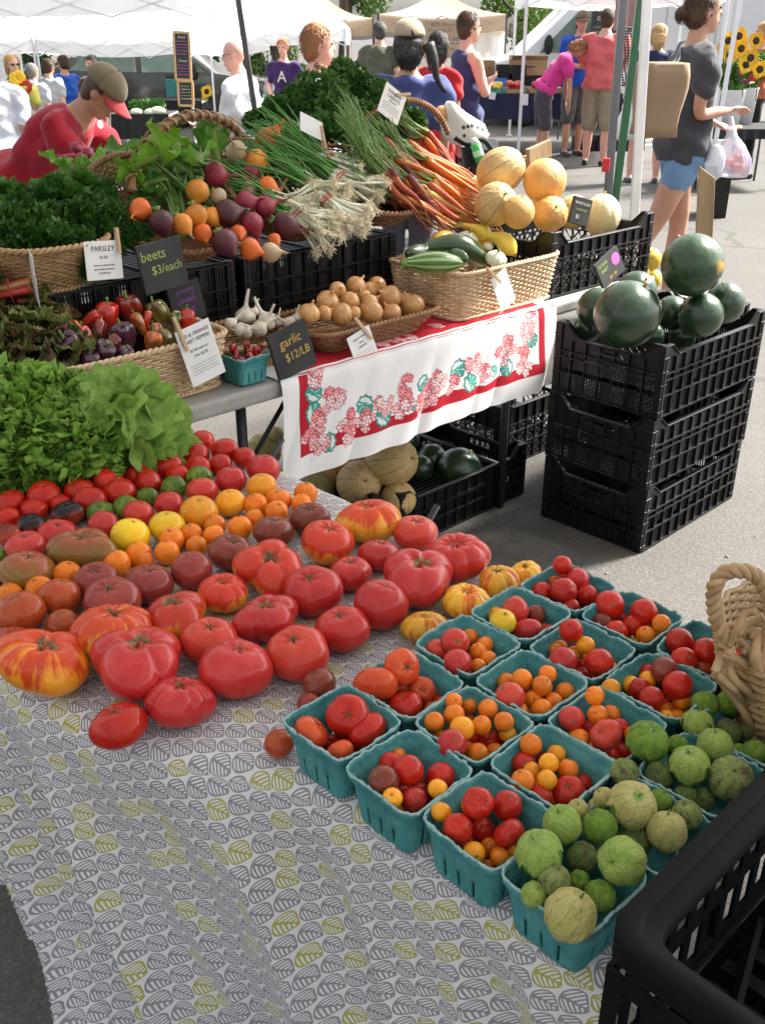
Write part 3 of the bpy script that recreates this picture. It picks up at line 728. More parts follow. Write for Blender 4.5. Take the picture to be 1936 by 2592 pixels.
def wicker(name,label,loc,rot,top,bot,h,m,shape=7.0,strand=.0034,stake=.024,rim=.006,dish=0,scallop=0,foot=True,cat='basket',group=None,rows=None,rimstyle='twist',sag=None):
 t = thing(name,label,cat,loc,rot,group)
 per = 2*(top[0]+top[1]); ns = int(per/stake/2)*2; n = ns*2
 rows = rows or int(h/(strand*2.0));
 def ring(f,n=n):
  L = bot[0]+(top[0]-bot[0])*f; D = bot[1]+(top[1]-bot[1])*f; P,_ = perim(L,D,shape,n); return P
 def zz(f,P):
  z = np.full(len(P),f*h)
  if sag is not None: z = z+f*sag*(np.abs(P[:,0])/(top[0]/2))**2
  return z
 b = MB()
 for k in range(rows):
  f = (k+.5)/rows; P = ring(f); C = P/np.linalg.norm(P,axis=1)[:,None]
  off = np.where(np.arange(n) % 2 == 0,np.where(((np.arange(n)//2)+k) % 2 == 0,1,-1),0)*strand*1.05
  Q_ = P+C*off[:,None]; b.tube(np.c_[Q_,zz(f,P)+.0006*np.sin(np.arange(n)*.9+k*2)],strand*(.85+.2*rnd.random()),4,True,flat=1.1)
 b.build('weave',m,t,kind='stuff')
 b = MB()
 for k in range(ns):
  pts = []
  for f in np.linspace(0,1,4): P = ring(f,ns)[k:k+1]; pts.append((*P[0],zz(f,P)[0]))
  b.tube(pts,strand*.8,4)
 b.build('stakes',m,t,kind='stuff')
 P,pl = perim(top[0],top[1],shape,260); z = zz(1,P)
 for s_ in ((0,PI) if rimstyle == 'twist' else (0,2*PI/3,4*PI/3)):
  b = MB(); tw = pl/.032*(1 if rimstyle == 'twist' else .8); ph = np.arange(260)/260*2*PI*round(tw)+s_
  C = P/np.linalg.norm(P,axis=1)[:,None]
  Q_ = P+C*(np.cos(ph)*rim*.75)[:,None]; b.tube(np.c_[Q_,z+rim*.4+np.sin(ph)*rim*.6],rim*.82,6,True); b.build('rim_strand',m,t)
 b = MB(); P,_ = perim(bot[0]*.99,bot[1]*.99,shape,60); b.add([(0,0,.003)]+[(*q,.003) for q in P],[(0,i+1,(i+1) % 60+1) for i in range(60)]);
 nb = int(bot[1]/.009)
 for k in range(nb):
  y = -bot[1]/2+.006+k*.009; hw = bot[0]/2*max(.05,(1-(abs(y)*2/bot[1])**shape))**(1/shape)
  b.tube([(-hw,y,.004),(hw,y,.004)],.003,4)
 b.build('base',m,t)
 if foot:
  P,pl = perim(bot[0]+.008,bot[1]+.008,shape,240); b = MB(); ph = np.arange(240)/240*2*PI*round(pl/.022)
  C = P/np.linalg.norm(P,axis=1)[:,None]
  for s_ in (0,PI): b.tube(np.c_[P+C*(np.cos(ph+s_)*.0035)[:,None],.006+np.sin(ph+s_)*.004],.0042,5,True)
  b.build('foot_rim',m,t)
 return t
def arch_handle(t,m,L,z0,hgt,r=.009,wrap=True,tilt=0,y=0,lean=0):
 n = 60; P = np.array([(math.cos(PI*(1-i/(n-1)))*L/2,y+lean*math.sin(PI*i/(n-1)),z0+hgt*math.sin(PI*i/(n-1))**.8) for i in range(n)])
 b = MB(); b.tube(P,r,8); b.build('handle',m,t)
 if wrap:
  T,Nn,Bn = frames(P); b = MB(); nn = 40*18; q = np.linspace(0,n-1.001,nn); i0 = q.astype(int); f = (q-i0)[:,None]; ph = np.linspace(0,2*PI*34,nn)[:,None]
  C = P[i0]*(1-f)+P[np.minimum(i0+1,n-1)]*f; b.tube(C+(np.cos(ph)*Nn[i0]+np.sin(ph)*Bn[i0])*(r*1.25),.0032,4,flat=1.6); b.build('handle_wrap',m,t)
wicker('wicker_basket','long pale willow basket of red and purple sweet peppers',W(1.122,2.115,T2Z+.002),(0,0,TH),(.47,.34),(.43,.29),.135,M['willow_pale'],8,strand=.0036)
wicker('wicker_basket','tall pale willow basket holding squash and zucchini',W(2.425,2.095,T2Z+.006),(0,0,TH),(.50,.33),(.47,.29),.145,M['willow_pale'],9,strand=.0034)
wicker('wicker_basket','shallow brown willow tray heaped with yellow onions',W(1.875,2.075,T2Z+.006),(0,0,TH),(.48,.28),(.36,.19),.062,M['willow_brown'],7,strand=.003)
wicker('wicker_basket','small honey brown basket of garlic bulbs',W(1.475,2.12,T2Z+.006),(0,0,TH),(.26,.26),(.20,.20),.065,M['willow_honey'],3.5,strand=.003)
SHZ = T2Z+.238                                                     # top of the upturned crates
wicker('wicker_basket','round honey willow basket overflowing with parsley',W(1.085,2.345,SHZ),(.10,0,TH),(.30,.24),(.20,.16),.115,M['willow_honey'],2.8,strand=.003)
wicker('wicker_basket','shallow willow basket of rhubarb stalks at the left edge',W(.765,2.335,SHZ),(.12,0,TH),(.33,.30),(.25,.22),.075,M['willow_honey'],2.8,strand=.0032)
bb = wicker('wicker_basket','oval brown basket with a tall arched handle under the beets',W(1.485,2.43,SHZ+.085),(.50,0,TH-.10),(.40,.44),(.30,.33),.075,M['willow_brown'],2.3,strand=.0032,foot=False,rim=.007)
bs = wicker('wicker_basket','oval brown basket with a thin handle under the scallions',W(1.875,2.46,SHZ+.095),(.46,0,TH-.05),(.33,.48),(.26,.38),.07,M['willow_brown'],2.3,strand=.0032,foot=False,rim=.007)
bc = wicker('wicker_basket','oval brown basket with a wrapped arch handle under the carrots',W(2.235,2.46,SHZ+.085),(.42,0,TH-.05),(.35,.46),(.28,.36),.07,M['willow_brown'],2.3,strand=.0032,foot=False,rim=.007)
ORD = ['first ','second ','third ','fourth ','fifth ','sixth ','seventh ','eighth ','ninth ','tenth ','eleventh ','twelfth ','thirteenth ','fourteenth ','fifteenth ']
def to_local(t,P):
 Mx = np.array((Matrix.Translation(t.location) @ t.rotation_euler.to_matrix().to_4x4() @ Matrix.Diagonal((*t.scale,1))).inverted())
 P = np.atleast_2d(np.asarray(P,float)); return P @ Mx[:3,:3].T + Mx[:3,3]
def smooth_path(P,n):
 P = np.asarray(P,float); d = np.r_[0,np.cumsum(np.linalg.norm(np.diff(P,axis=0),axis=1))]; d /= d[-1]
 q = np.linspace(0,1,n); out = np.empty((n,P.shape[1]))
 T = np.gradient(P,d,axis=0)
 for k,x in enumerate(q):
  i = min(len(P)-2,int(np.searchsorted(d,x,'right')-1)); h = d[i+1]-d[i]; t = (x-d[i])/h
  out[k] = (2*t**3-3*t**2+1)*P[i]+(t**3-2*t*t+t)*h*T[i]+(-2*t**3+3*t*t)*P[i+1]+(t**3-t*t)*h*T[i+1]
 return out
def handle_px(t,pts,v0,m,r,wrap=0,wr=.003,reg='D',wm=None):
 P = smooth_path([at_v(reg,x,y,v0+dv) for (x,y,dv) in pts],70); L = to_local(t,P)
 b = MB(); b.tube(L,r*(1+.08*np.sin(np.arange(70)*.7)),8); b.build('handle',m,t)
 if wrap:
  T,Nn,Bn = frames(L); nn = wrap*14; q = np.linspace(0,68.99,nn); i0 = q.astype(int); f = (q-i0)[:,None]; ph = np.linspace(0,2*PI*wrap,nn)[:,None]
  C = L[i0]*(1-f)+L[i0+1]*f; rr = r*1.22+.004*np.abs(np.sin(q*.21))[:,None]*(wr > .004)
  b = MB(); b.tube(C+(np.cos(ph)*Nn[i0]+np.sin(ph)*Bn[i0])*rr,wr,4,flat=.5); b.build('handle_wrap',wm or m,t)
handle_px(bb,[(283,415,-.12),(292,360,-.08),(325,300,-.02),(385,258,.04),(450,250,.1),(505,278,.16),(535,312,.2)],2.50,M['willow_brown'],.010,17,.0055,wm=M['willow_honey'])
handle_px(bs,[(600,420,-.1),(632,370,-.05),(675,330,0),(730,315,.05),(775,350,.1),(800,392,.14)],2.42,M['willow_brown'],.0055,12,.003)
handle_px(bc,[(757,305,-.05),(775,275,-.02),(812,240,.03),(870,215,.08),(925,230,.12),(955,262,.16),(968,290,.18)],2.55,M['willow_brown'],.008,40,.0035)
# ------------------------------------------------------------------ tomatoes
def tomato_mat(name,c1,c2,shoulder=None,scale=1.6,streak=None,sp=0,rough=.10,spread=.55,lobec=None):
 m,nt,p = new_mat(name); raw = coord(nt); vec = offset_vec(nt,raw); x,y,z = sep(nt,raw)
 f = noise_fac(nt,vec,scale,3,.5); c = ramp(nt,f,[(.32,c1),(.68,c2)])
 if streak is not None:                                        # flames of the second colour running down from the stem
  r = (x*x+y*y).sqrt()+.02
  cmb = nt.nodes.new('ShaderNodeCombineXYZ');
  for i,q in enumerate((x/r*2.6,y/r*2.6,z*.35)): nt.links.new(q.s,cmb.inputs[i])
  fs = noise_fac(nt,offset_vec(nt,cmb.outputs[0]),1.5,4,.62)
  fl = noise_fac(nt,vec,1.1,2)
  c = mixc(nt,((fs*1.1+fl*.9+z*spread*.35-.98)*5.5).clamp(),c,streak)
 if shoulder is not None:
  sn = noise_fac(nt,vec,2.2,3)
  c = mixc(nt,((z+sn*.9-sp)*2.0).clamp(),c,shoulder)
 if name == 'tomato_pink': c = mixc(nt,((objrand(nt)-.45)*1.3).clamp()*(z*.35+.4).clamp(),c,(.60,.10,.02)); c = mixc(nt,((noise_fac(nt,vec,1.3,2)-.60)*4).clamp()*.5,c,(.40,.012,.02))
 dots = noise_fac(nt,vec,38,2); c = mixc(nt,((dots-.68)*3).clamp()*.35,c,tuple(min(1,q*1.5+.05) for q in c2))
 rv = objrand(nt)*.3+.85; n = nt.nodes.new('ShaderNodeVectorMath'); n.operation = 'SCALE'; nt.links.new(c,n.inputs[0]); nt.links.new(rv.s,n.inputs['Scale'])
 nt.links.new(n.outputs[0],p.inputs['Base Color'])
 p.inputs['Roughness'].default_value = .36; p.inputs['Coat Weight'].default_value = .75; p.inputs['Coat Roughness'].default_value = rough
 p.inputs['Coat Roughness'].default_value = min(rough,.07); p.inputs['Subsurface Weight'].default_value = .10; p.inputs['Subsurface Radius'].default_value = (.8,.2,.08); p.inputs['Subsurface Scale'].default_value = .006
 p.inputs['Specular IOR Level'].default_value = .12; p.inputs['Coat IOR'].default_value = 1.38
 add_bump(nt,p,noise_fac(nt,vec,5,3)+noise_fac(nt,vec,60,2)*.04,.10,.06); return m
TM = dict(
 red=tomato_mat('tomato_red',(.46,.012,.006),(.58,.026,.010)),pink=tomato_mat('tomato_pink',(.50,.020,.022),(.61,.048,.040),(.62,.10,.03),sp=1.5),
 orange=tomato_mat('tomato_orange',(.80,.17,.008),(.88,.26,.015)),amber=tomato_mat('tomato_amber',(.86,.30,.012),(.90,.40,.02),(.80,.14,.01),sp=1.45),
 yellow=tomato_mat('tomato_yellow',(.84,.50,.012),(.90,.60,.03)),green=tomato_mat('tomato_green',(.13,.22,.015),(.24,.33,.03),streak=(.07,.15,.01)),
 brown=tomato_mat('tomato_brown',(.17,.03,.018),(.25,.05,.03),(.12,.10,.02),sp=1.5),purple=tomato_mat('tomato_purple',(.27,.03,.028),(.36,.055,.04),(.20,.06,.03),sp=1.35),
 greenbrown=tomato_mat('tomato_greenbrown',(.20,.13,.02),(.26,.10,.03),(.36,.05,.03),sp=.75),rust=tomato_mat('tomato_rust',(.36,.05,.012),(.46,.08,.018),(.16,.14,.015),sp=1.35),
 black=tomato_mat('tomato_black',(.30,.03,.012),(.36,.05,.016),(.012,.008,.012),sp=.35,rough=.1),blackred=tomato_mat('tomato_blackred',(.45,.045,.015),(.50,.07,.02),(.02,.008,.01),sp=.95,rough=.1),
 bicolor=tomato_mat('tomato_bicolor',(.80,.33,.03),(.85,.46,.05),streak=(.66,.07,.018),spread=1.6),bired=tomato_mat('tomato_bired',(.76,.22,.015),(.82,.32,.03),streak=(.60,.045,.02),spread=3.2),
 striped=tomato_mat('tomato_striped',(.86,.42,.03),(.88,.50,.05),streak=(.72,.14,.015),spread=-.2),flame=tomato_mat('tomato_flame',(.78,.24,.015),(.84,.36,.03),streak=(.60,.06,.015),spread=1.0),halfripe=tomato_mat('tomato_halfripe',(.58,.05,.015),(.66,.10,.02),(.40,.36,.03),sp=1.15),
 roma=tomato_mat('tomato_roma',(.56,.03,.014),(.62,.05,.018)))
M['scar'] = mat('stem_scar',(.20,.12,.05),(.38,.27,.13),9,.95,.6,30,.01)
M['stem_green'] = mat('stem_green',(.10,.17,.03),(.20,.26,.06),20,.7)
def tom_surface(kind,seed):
 rg = random.Random(seed); ph = [rg.random()*6.28 for _ in range(8)]
 if kind == 'round': fl,lob,irr,dim = .90,.012,.02,.10
 elif kind == 'flat': fl,lob,irr,dim = .74,.03,.035,.16
 elif kind == 'ribbed': fl,lob,irr,dim = .70,.10,.06,.26
 elif kind == 'lumpy': fl,lob,irr,dim = .70,.20,.13,.28
 elif kind == 'roma': fl,lob,irr,dim = 1.15,.015,.03,.05
 else: fl,lob,irr,dim = .98,.004,.01,.03
 nl = {'round': 5,'flat': 6,'ribbed': 9,'lumpy': 4,'roma': 3,'cherry': 5}[kind]
 def f(th,p):
  s = math.sin(p); lobes = 0
  if kind in ('ribbed','lumpy'):
   q = abs(math.sin(nl/2*th+ph[0]+.35*math.sin(2*th+ph[1]))); lobes = lob*(q**.6-.7)*(s**.8)*(1.15+.5*math.cos(p))
  else: lobes = lob*math.cos(nl*th+ph[0])*s*(.5+.5*max(0,math.cos(p)))
  r = 1+lobes+irr*math.cos(2*th+ph[2])*s+irr*.7*math.cos(3*th+ph[3])*s+irr*.4*math.cos(p*2+ph[4])
  rr = r*(s if kind != 'roma' else s**.92)
  sq_ = 1.0
  x,y = rr*math.cos(th),rr*math.sin(th); c = math.cos(p)
  z = fl*(math.copysign(abs(c)**1.0,c))*(1+.5*lobes)
  z -= dim*math.exp(-(p/.34)**2)*(1+.35*math.cos(nl*th+ph[0]))-dim*.25*math.exp(-((PI-p)/.4)**2)
  return (x,y,z)
 return f
def tom_mesh(kind,seed,nu,nv):
 f = tom_surface(kind,seed); b = MB(); V = [f(0,0)]
 for i in range(1,nv): V += [f(2*PI*j/nu,PI*i/nv) for j in range(nu)]
 V.append(f(0,PI)); F = [(0,1+j,1+(j+1) % nu) for j in range(nu)]
 for i in range(nv-2): F += [(1+i*nu+j,1+(i+1)*nu+j,1+(i+1)*nu+(j+1) % nu,1+i*nu+(j+1) % nu) for j in range(nu)]
 l = len(V)-1; bb_ = 1+(nv-2)*nu; F += [(l,bb_+(j+1) % nu,bb_+j) for j in range(nu)]
 b.add(V,F)
 # stem scar: ragged corky patch lying on the surface
 s = MB(); rg = random.Random(seed+50); n = 26; rings = []
 big = {'round': .085,'flat': .10,'ribbed': .12,'lumpy': .17,'roma': .08,'cherry': .11}[kind]
 rad = [big*(.7+.55*rg.random()*(k % 3 == 0)+.25*rg.random()) for k in range(n)]
 el = rg.uniform(1,1.9) if kind in ('ribbed','lumpy') else 1
 for q,up in ((.0,-.01),(.35,.004),(.7,.012),(1,.002)):
  rings.append([np.array(f(2*PI*k/n,max(.001,rad[k]*q*(1+(el-1)*abs(math.cos(PI*2*k/n)))*1.4)))*(1.0)+np.array([0,0,up]) for k in range(n)])
 s.rings(rings,cap=False); s.add([tuple(np.mean(rings[0],0))],[]);
 me2 = s.mesh('stem_scar',M['scar'])
 return b,me2
VAR = {}
for kd,ns,nu,nv in (('round',4,32,20),('flat',5,40,22),('ribbed',5,72,28),('lumpy',5,64,30),('roma',2,24,18),('cherry',4,20,13)):
 VAR[kd] = [(*tom_mesh(kd,11*s_+len(kd),nu,nv),{}) for s_ in range(ns)]
def tom_data(kd,i,matk):
 b,sc_,cache = VAR[kd][i % len(VAR[kd])]
 if matk not in cache:
  me = b.mesh('tomato_'+kd,TM[matk]); cache[matk] = fix_normals(me)
 return cache[matk],sc_
FLAT = dict(round=.86,flat=.70,ribbed=.64,lumpy=.66,roma=.9,cherry=.98)
def tomato(P,r,kd,mk,label,group=None,tilt=None,idx=None,scar=True,name='tomato',cat='tomato',asp=(1,1,1)):
 idx = rnd.randrange(5) if idx is None else idx
 me,s_ = tom_data(kd,idx,mk)
 if tilt is None: tilt = (rnd.uniform(-.35,.35),rnd.uniform(-.3,.3))
 o = link(name,me,None,P,(tilt[0],tilt[1],rnd.uniform(0,6.28)),(r*asp[0],r*asp[1],r*asp[2]),label,cat,group)
 if scar: link('stem_scar',s_,o)
 return o
TTOP = T1Z+.006
def table_tomato(reg,x,y,w_,kd,mk,label,group=None,tilt=None,ztab=TTOP,**kw):
 z = ztab+.03
 for _ in range(5): P,t = on_plane(reg,x,y,(0,0,1),(0,0,z)); r = px_size(reg,w_,t)/2*.97; z = ztab+r*FLAT[kd]
 if kd == 'roma': tilt = (1.4,.3)
 return tomato(P,r,kd,mk,label,group,tilt,**kw)
BIG = [
 # far rows of reds, from the lettuce round to the right
 ('R3',75,290,175,'round','red','red tomato cut by the left photo edge below the curly lettuce'),('R3',267,250,210,'round','red','large red tomato just below the curly lettuce, second from the left edge'),
 ('R3',478,222,190,'round','red','red tomato in the back row below the right end of the curly lettuce'),('R3',648,165,200,'round','red','red tomato directly in front of the smooth lettuce head'),
 ('R3',822,130,145,'roma','red','upright red plum tomato right of the smooth lettuce head'),('R3',1012,75,180,'round','red','red tomato behind the two green tomatoes'),
 ('R3',1065,125,150,'round','red','red tomato touching the left side of the farthest green tomato'),('R3',1185,80,160,'round','red','red tomato above the farthest green tomato'),
 ('R3',1318,62,145,'round','red','red tomato left of the large pale pink one in the back row'),('Y1',1130,920,145,'round','red','farthest red tomato of all, beside the lettuce tip'),
 ('Y1',1255,970,160,'round','red','flattened orange red tomato in the farthest row'),('Y1',1362,1010,135,'round','red','red tomato at the right end of the farthest row'),
 ('Y1',1092,1000,165,'round','red','glossy red tomato in the second row from the far edge'),
 ('R3',890,172,165,'roma','red','red plum tomato left of the middle green tomato'),('R3',718,228,200,'round','red','wide red tomato above the dark green striped one'),
 ('R3',540,280,185,'roma','red','red plum tomato above the black tomato to its right'),('R3',362,300,140,'round','red','small red tomato half hidden behind the black tomato'),
 ('R3',208,335,165,'round','red','red tomato left of the black tomato'),('R3',50,378,150,'round','red','red tomato at the left edge above the black shouldered one'),
 ('R3',885,258,140,'round','green','smallest green tomato between a red plum and a pink tomato'),('R3',1040,200,165,'round','green','bright green tomato in the middle of the green ones'),('R3',1195,140,165,'round','green','farthest green striped tomato'),
 ('R3',755,315,160,'round','green','dark green striped tomato right of the yellow green flat one'),('R3',600,350,175,'flat','green','flat yellow green tomato right of the black one'),
 ('R3',1380,155,195,'round','pink','pink tomato between the back reds and the big orange ones'),('R3',1208,222,195,'round','pink','pink tomato below the farthest green tomato'),
 ('R3',1012,302,185,'round','pink','pink tomato behind the left yellow tomato pair and a green one'),('R3',830,358,190,'round','pink','pink tomato above the left bright yellow tomato'),('R3',620,425,195,'round','pink','pink tomato left of the left bright yellow tomato'),
 ('R3',1575,90,210,'round','pink','large pale pink tomato at the right end of the back rows'),
 ('R3',1565,195,190,'round','amber','big orange yellow tomato farthest back'),('R3',1378,290,190,'round','amber','big orange yellow tomato in the middle of the three'),('R3',1190,350,235,'round','amber','big orange yellow tomato nearest the bright yellow ones'),
 ('R3',1000,435,220,'round','yellow','bright yellow tomato on the right of the pair'),('R3',783,488,245,'round','yellow','bright yellow tomato on the left of the pair'),
 ('R3',405,355,205,'flat','black','glossy black tomato with a tan stem scar'),('R3',190,425,185,'flat','black','orange tomato with black shoulders beside the black one'),('R3',50,485,160,'round','blackred','red tomato with a black top at the left edge'),
 ('R3',345,480,245,'flat','pink','broad pink tomato behind the ribbed green and pink one'),('R3',160,550,245,'flat','pink','broad pink tomato above the brown one with a dimple'),
 ('R3',495,575,370,'lumpy','greenbrown','large green and pink heirloom with deep ribs and a corky seam'),
 ('R3',165,700,340,'flat','greenbrown','pinkish heirloom with green sides and a small dimple'),('R3',0,600,90,'round','green','yellow green tomato cut by the left edge'),('R3',-20,750,130,'round','brown','brown tomato cut by the left photo edge'),
 ('R3',575,760,290,'flat','purple','dark rose tomato between two small orange ones'),('R3',890,775,320,'flat','purple','dark red brown tomato with a small dark stem pit'),('R3',1145,695,260,'round','purple','dark glossy maroon tomato, roundest of the dark ones'),('R3',1378,585,280,'flat','brown','brown tomato behind the maroon one'),
 ('R4',218,345,260,'flat','brown','brown tomato left of the red and yellow one'),('R4',437,268,250,'flat','brown','brown tomato beside the bare cloth at the far edge'),
 ('R3',670,880,370,'flat','purple','wide dark tomato with a green patch behind the big yellow one'),('R3',362,855,265,'round','rust','rust coloured tomato with a green shoulder'),('R3',130,950,300,'round','rust','large rust red tomato near the left edge'),
 ('R3',378,1020,215,'round','rust','small rust tomato left of the big yellow one'),('R3',80,1120,240,'ribbed','rust','rust red ribbed tomato at the left edge behind the orange heirloom'),
 ('R3',1335,828,315,'ribbed','bired','red and yellow tomato with fine stripes behind the scarred one'),('R3',1055,970,395,'lumpy','bired','red orange heirloom with a big corky scar on its left side'),
 ('R3',680,1070,510,'ribbed','bicolor','huge yellow heirloom flamed with red round its stem'),('R3',265,1245,520,'lumpy','flame','huge orange heirloom split by a dark cleft at the near left corner'),
 ('R3',825,1250,580,'lumpy','pink','widest pink heirloom, two lobes with a scar between them'),('R3',1255,1115,360,'flat','pink','pink heirloom with a short brown slit'),('R3',1410,1280,460,'flat','pink','large smooth pink heirloom in the front row on the right'),
 ('D',388,1516,152,'ribbed','pink','pink heirloom with a puckered dimple, second nearest in front'),('D',258,1568,128,'flat','red','nearest red tomato, alone at the edge of the table'),
 ('R4',200,565,400,'lumpy','bired','red heirloom with yellow bumps and an open brown scar'),('R4',185,865,380,'lumpy','pink','pink heirloom with two puckered scars on top'),('R4',362,1070,405,'flat','pink','large pink heirloom behind the small brown tomato'),
 ('R4',452,697,375,'flat','pink','large pink heirloom in the centre, behind two others'),('R4',630,925,350,'flat','pink','pink heirloom standing on open cloth nearest the pint baskets'),('R4',860,780,345,'round','pink','pink heirloom left of the lobed one'),
 ('R4',680,595,270,'flat','pink','smaller deep pink tomato in the middle of the heirlooms'),('R4',540,408,340,'flat','bired','red topped orange heirloom in front of the brown pair'),('R4',790,280,375,'ribbed','bicolor','tall yellow and red heirloom against the cantaloupe crate'),
 ('R4',850,485,260,'flat','pink','pink tomato right of the red topped orange one'),('R4',1065,355,285,'flat','pink','pink tomato at the far edge of the cloth'),('R4',1080,625,460,'lumpy','pink','three lobed pink heirloom with creased seams'),('R4',1310,500,390,'ribbed','pink','long ribbed pink heirloom at the far right edge'),
 ('R4',1370,765,300,'ribbed','striped','yellow heirloom with red stripes beside the pint baskets, middle of three'),('R4',1560,640,265,'ribbed','striped','yellow heirloom with red stripes farthest from the camera'),('S',1330,1450,80,'ribbed','striped','small red striped heirloom hidden at the far table edge'),('R4',1125,915,275,'ribbed','striped','yellow striped heirloom with a dark stem nearest the pint baskets'),
 ('R4',490,1255,215,'round','brown','small brown tomato in front of the pink heirlooms'),('R4',430,1375,150,'round','purple','small dark red tomato behind the nearest pint basket corner'),('R6',135,430,190,'round','rust','rust brown tomato against the left wall of the first pint basket'),
 ]
for (rg_,x,y,w_,kd,mk,lb) in BIG:
 table_tomato(rg_,x,y,w_,kd,mk,lb,tilt=(rnd.uniform(-.25,.1),rnd.uniform(-.2,.2)) if kd != 'roma' else None)
SMALL = [(1530,303,150),(1640,268,120),(1285,428,145),(1435,438,155),(1520,382,120),(1145,478,140),(1280,488,140),(1028,513,160),(1175,547,135),(1000,588,160),(865,640,120),(700,653,175),(405,718,175),(238,808,175),(65,838,155),(830,598,165)]
for i,(x,y,w_) in enumerate(SMALL):
 lb = ORD[sorted(q[0] for q in SMALL[:12]).index(x)].strip()+' small orange tomato from the left in the orange band on the cloth' if i < 12 else ''
 if i == 14: lb = 'small orange tomato at the left edge above the large rust one'
 if i == 13: lb = 'small orange tomato left of the rust tomato with a green shoulder'
 if i == 12: lb = 'small orange tomato between the pinkish heirloom and the dark rose tomato'
 if i == 15: lb = 'small orange tomato with a brown bruise below the left yellow tomato'
 table_tomato('R3',x,y,w_,'cherry','orange',lb,'small orange tomatoes on the cloth')
for i,(x,y,w_) in enumerate([(410,118,150),(385,178,130),(258,158,145),(238,228,150)]):
 table_tomato('R4',x,y,w_,'cherry','orange',['small orange tomato nearest the bare strip of cloth','small orange tomato behind the brown one at the bare cloth','small orange tomato at the far side of the orange cluster','small orange tomato against the far brown tomato'][i],'small orange tomatoes on the cloth')
# ------------------------------------------------------------------ pint baskets on a slanting grid
CG = .1127; GA0,GV0 = None,None
RIMZ = T1Z+.006+PH
P0,_ = on_plane('S',707,1823,(0,0,1),(0,0,RIMZ)); ga,gv = av(P0)
def pint_pos(i,j): return ga+CG*(j+.47),gv-CG*(i-.02)-CG*.5+.0
PB = {}
desc = {(0,0): 'pint basket of four large tomatoes, leftmost at the front',(0,1): 'pint basket with the big half green tomato, behind the leftmost front one',(0,2): 'pint basket of pink and orange cherry tomatoes beside the nearest striped heirloom',
 (0,3): 'pint basket with an olive yellow tomato and a brown one',(0,4): 'farthest pint basket, heaped with red tomatoes',(1,0): 'pint basket with an olive brown tomato, second in the front row',(1,1): 'pint basket of mostly orange cherry tomatoes with one big pink one in front',
 (1,2): 'pint basket of orange cherry tomatoes with one deep pink tomato at its left',(1,3): 'pint basket of big red and many orange tomatoes, middle of the back rows',(1,4): 'pint basket at the far edge with a torn corner and three large red tomatoes',
 (2,0): 'pint basket of big red cherry tomatoes beside the front tomatillos',(2,1): 'pint basket of orange cherry tomatoes with a long red one beneath them',(2,2): 'pint basket partly covered by the large green tomatillo',(2,3): 'pint basket with a brown tomato between orange and red ones',
 (2,4): 'pint basket of red tomatoes behind the braided handle',(3,0): 'nearest pint basket, full of tomatillos, touching the black crate',(3,1): 'pint basket of pale tomatillos behind the nearest one',(3,2): 'pint basket buried under green tomatillos',(3,3): 'pint basket of tomatillos under the braided handle'}
MEAS = {(0,0): (707,1823),(1,0): (862,1946),(2,0): (1050,2064),(3,0): (1246,2200),(0,1): (877,1727),(1,1): (1027,1826),(2,1): (1225,1925),(0,2): (1032,1624),(1,2): (1180,1725),(2,2): (1367,1825),(0,3): (1176,1547),(1,3): (1318,1642),(2,3): (1513,1727),(0,4): (1306,1481),(1,4): (1456,1558),(2,4): (1640,1642)}
_pp = pint_pos
def pint_pos(i,j):                                               # each basket stands where its own near left corner is seen
 a,v = _pp(i,j)
 if (i,j) in MEAS: a1,v1 = av(at_z('S',*MEAS[(i,j)],RIMZ)); a,v = .35*a+.65*(a1+.053),.35*v+.65*(v1-.053)
 return a,v
for (i,j),lb in desc.items():
 a,v = pint_pos(i,j)
 a += rnd.uniform(-.0015,.0015);
 PB[(i,j)] = pint(lb,W(a,v,T1Z+.006),TH+rnd.uniform(-.012,.012),i*5+j)
CHC = dict(o='orange',r='red',p='pink',b='brown',y='yellow',g='green',a='amber',h='halfripe',u='rust')
CNAME = dict(o='orange',r='red',p='deep pink',b='dark brown',y='yellow',g='green',a='golden orange',h='green shouldered tomato',u='rust coloured')
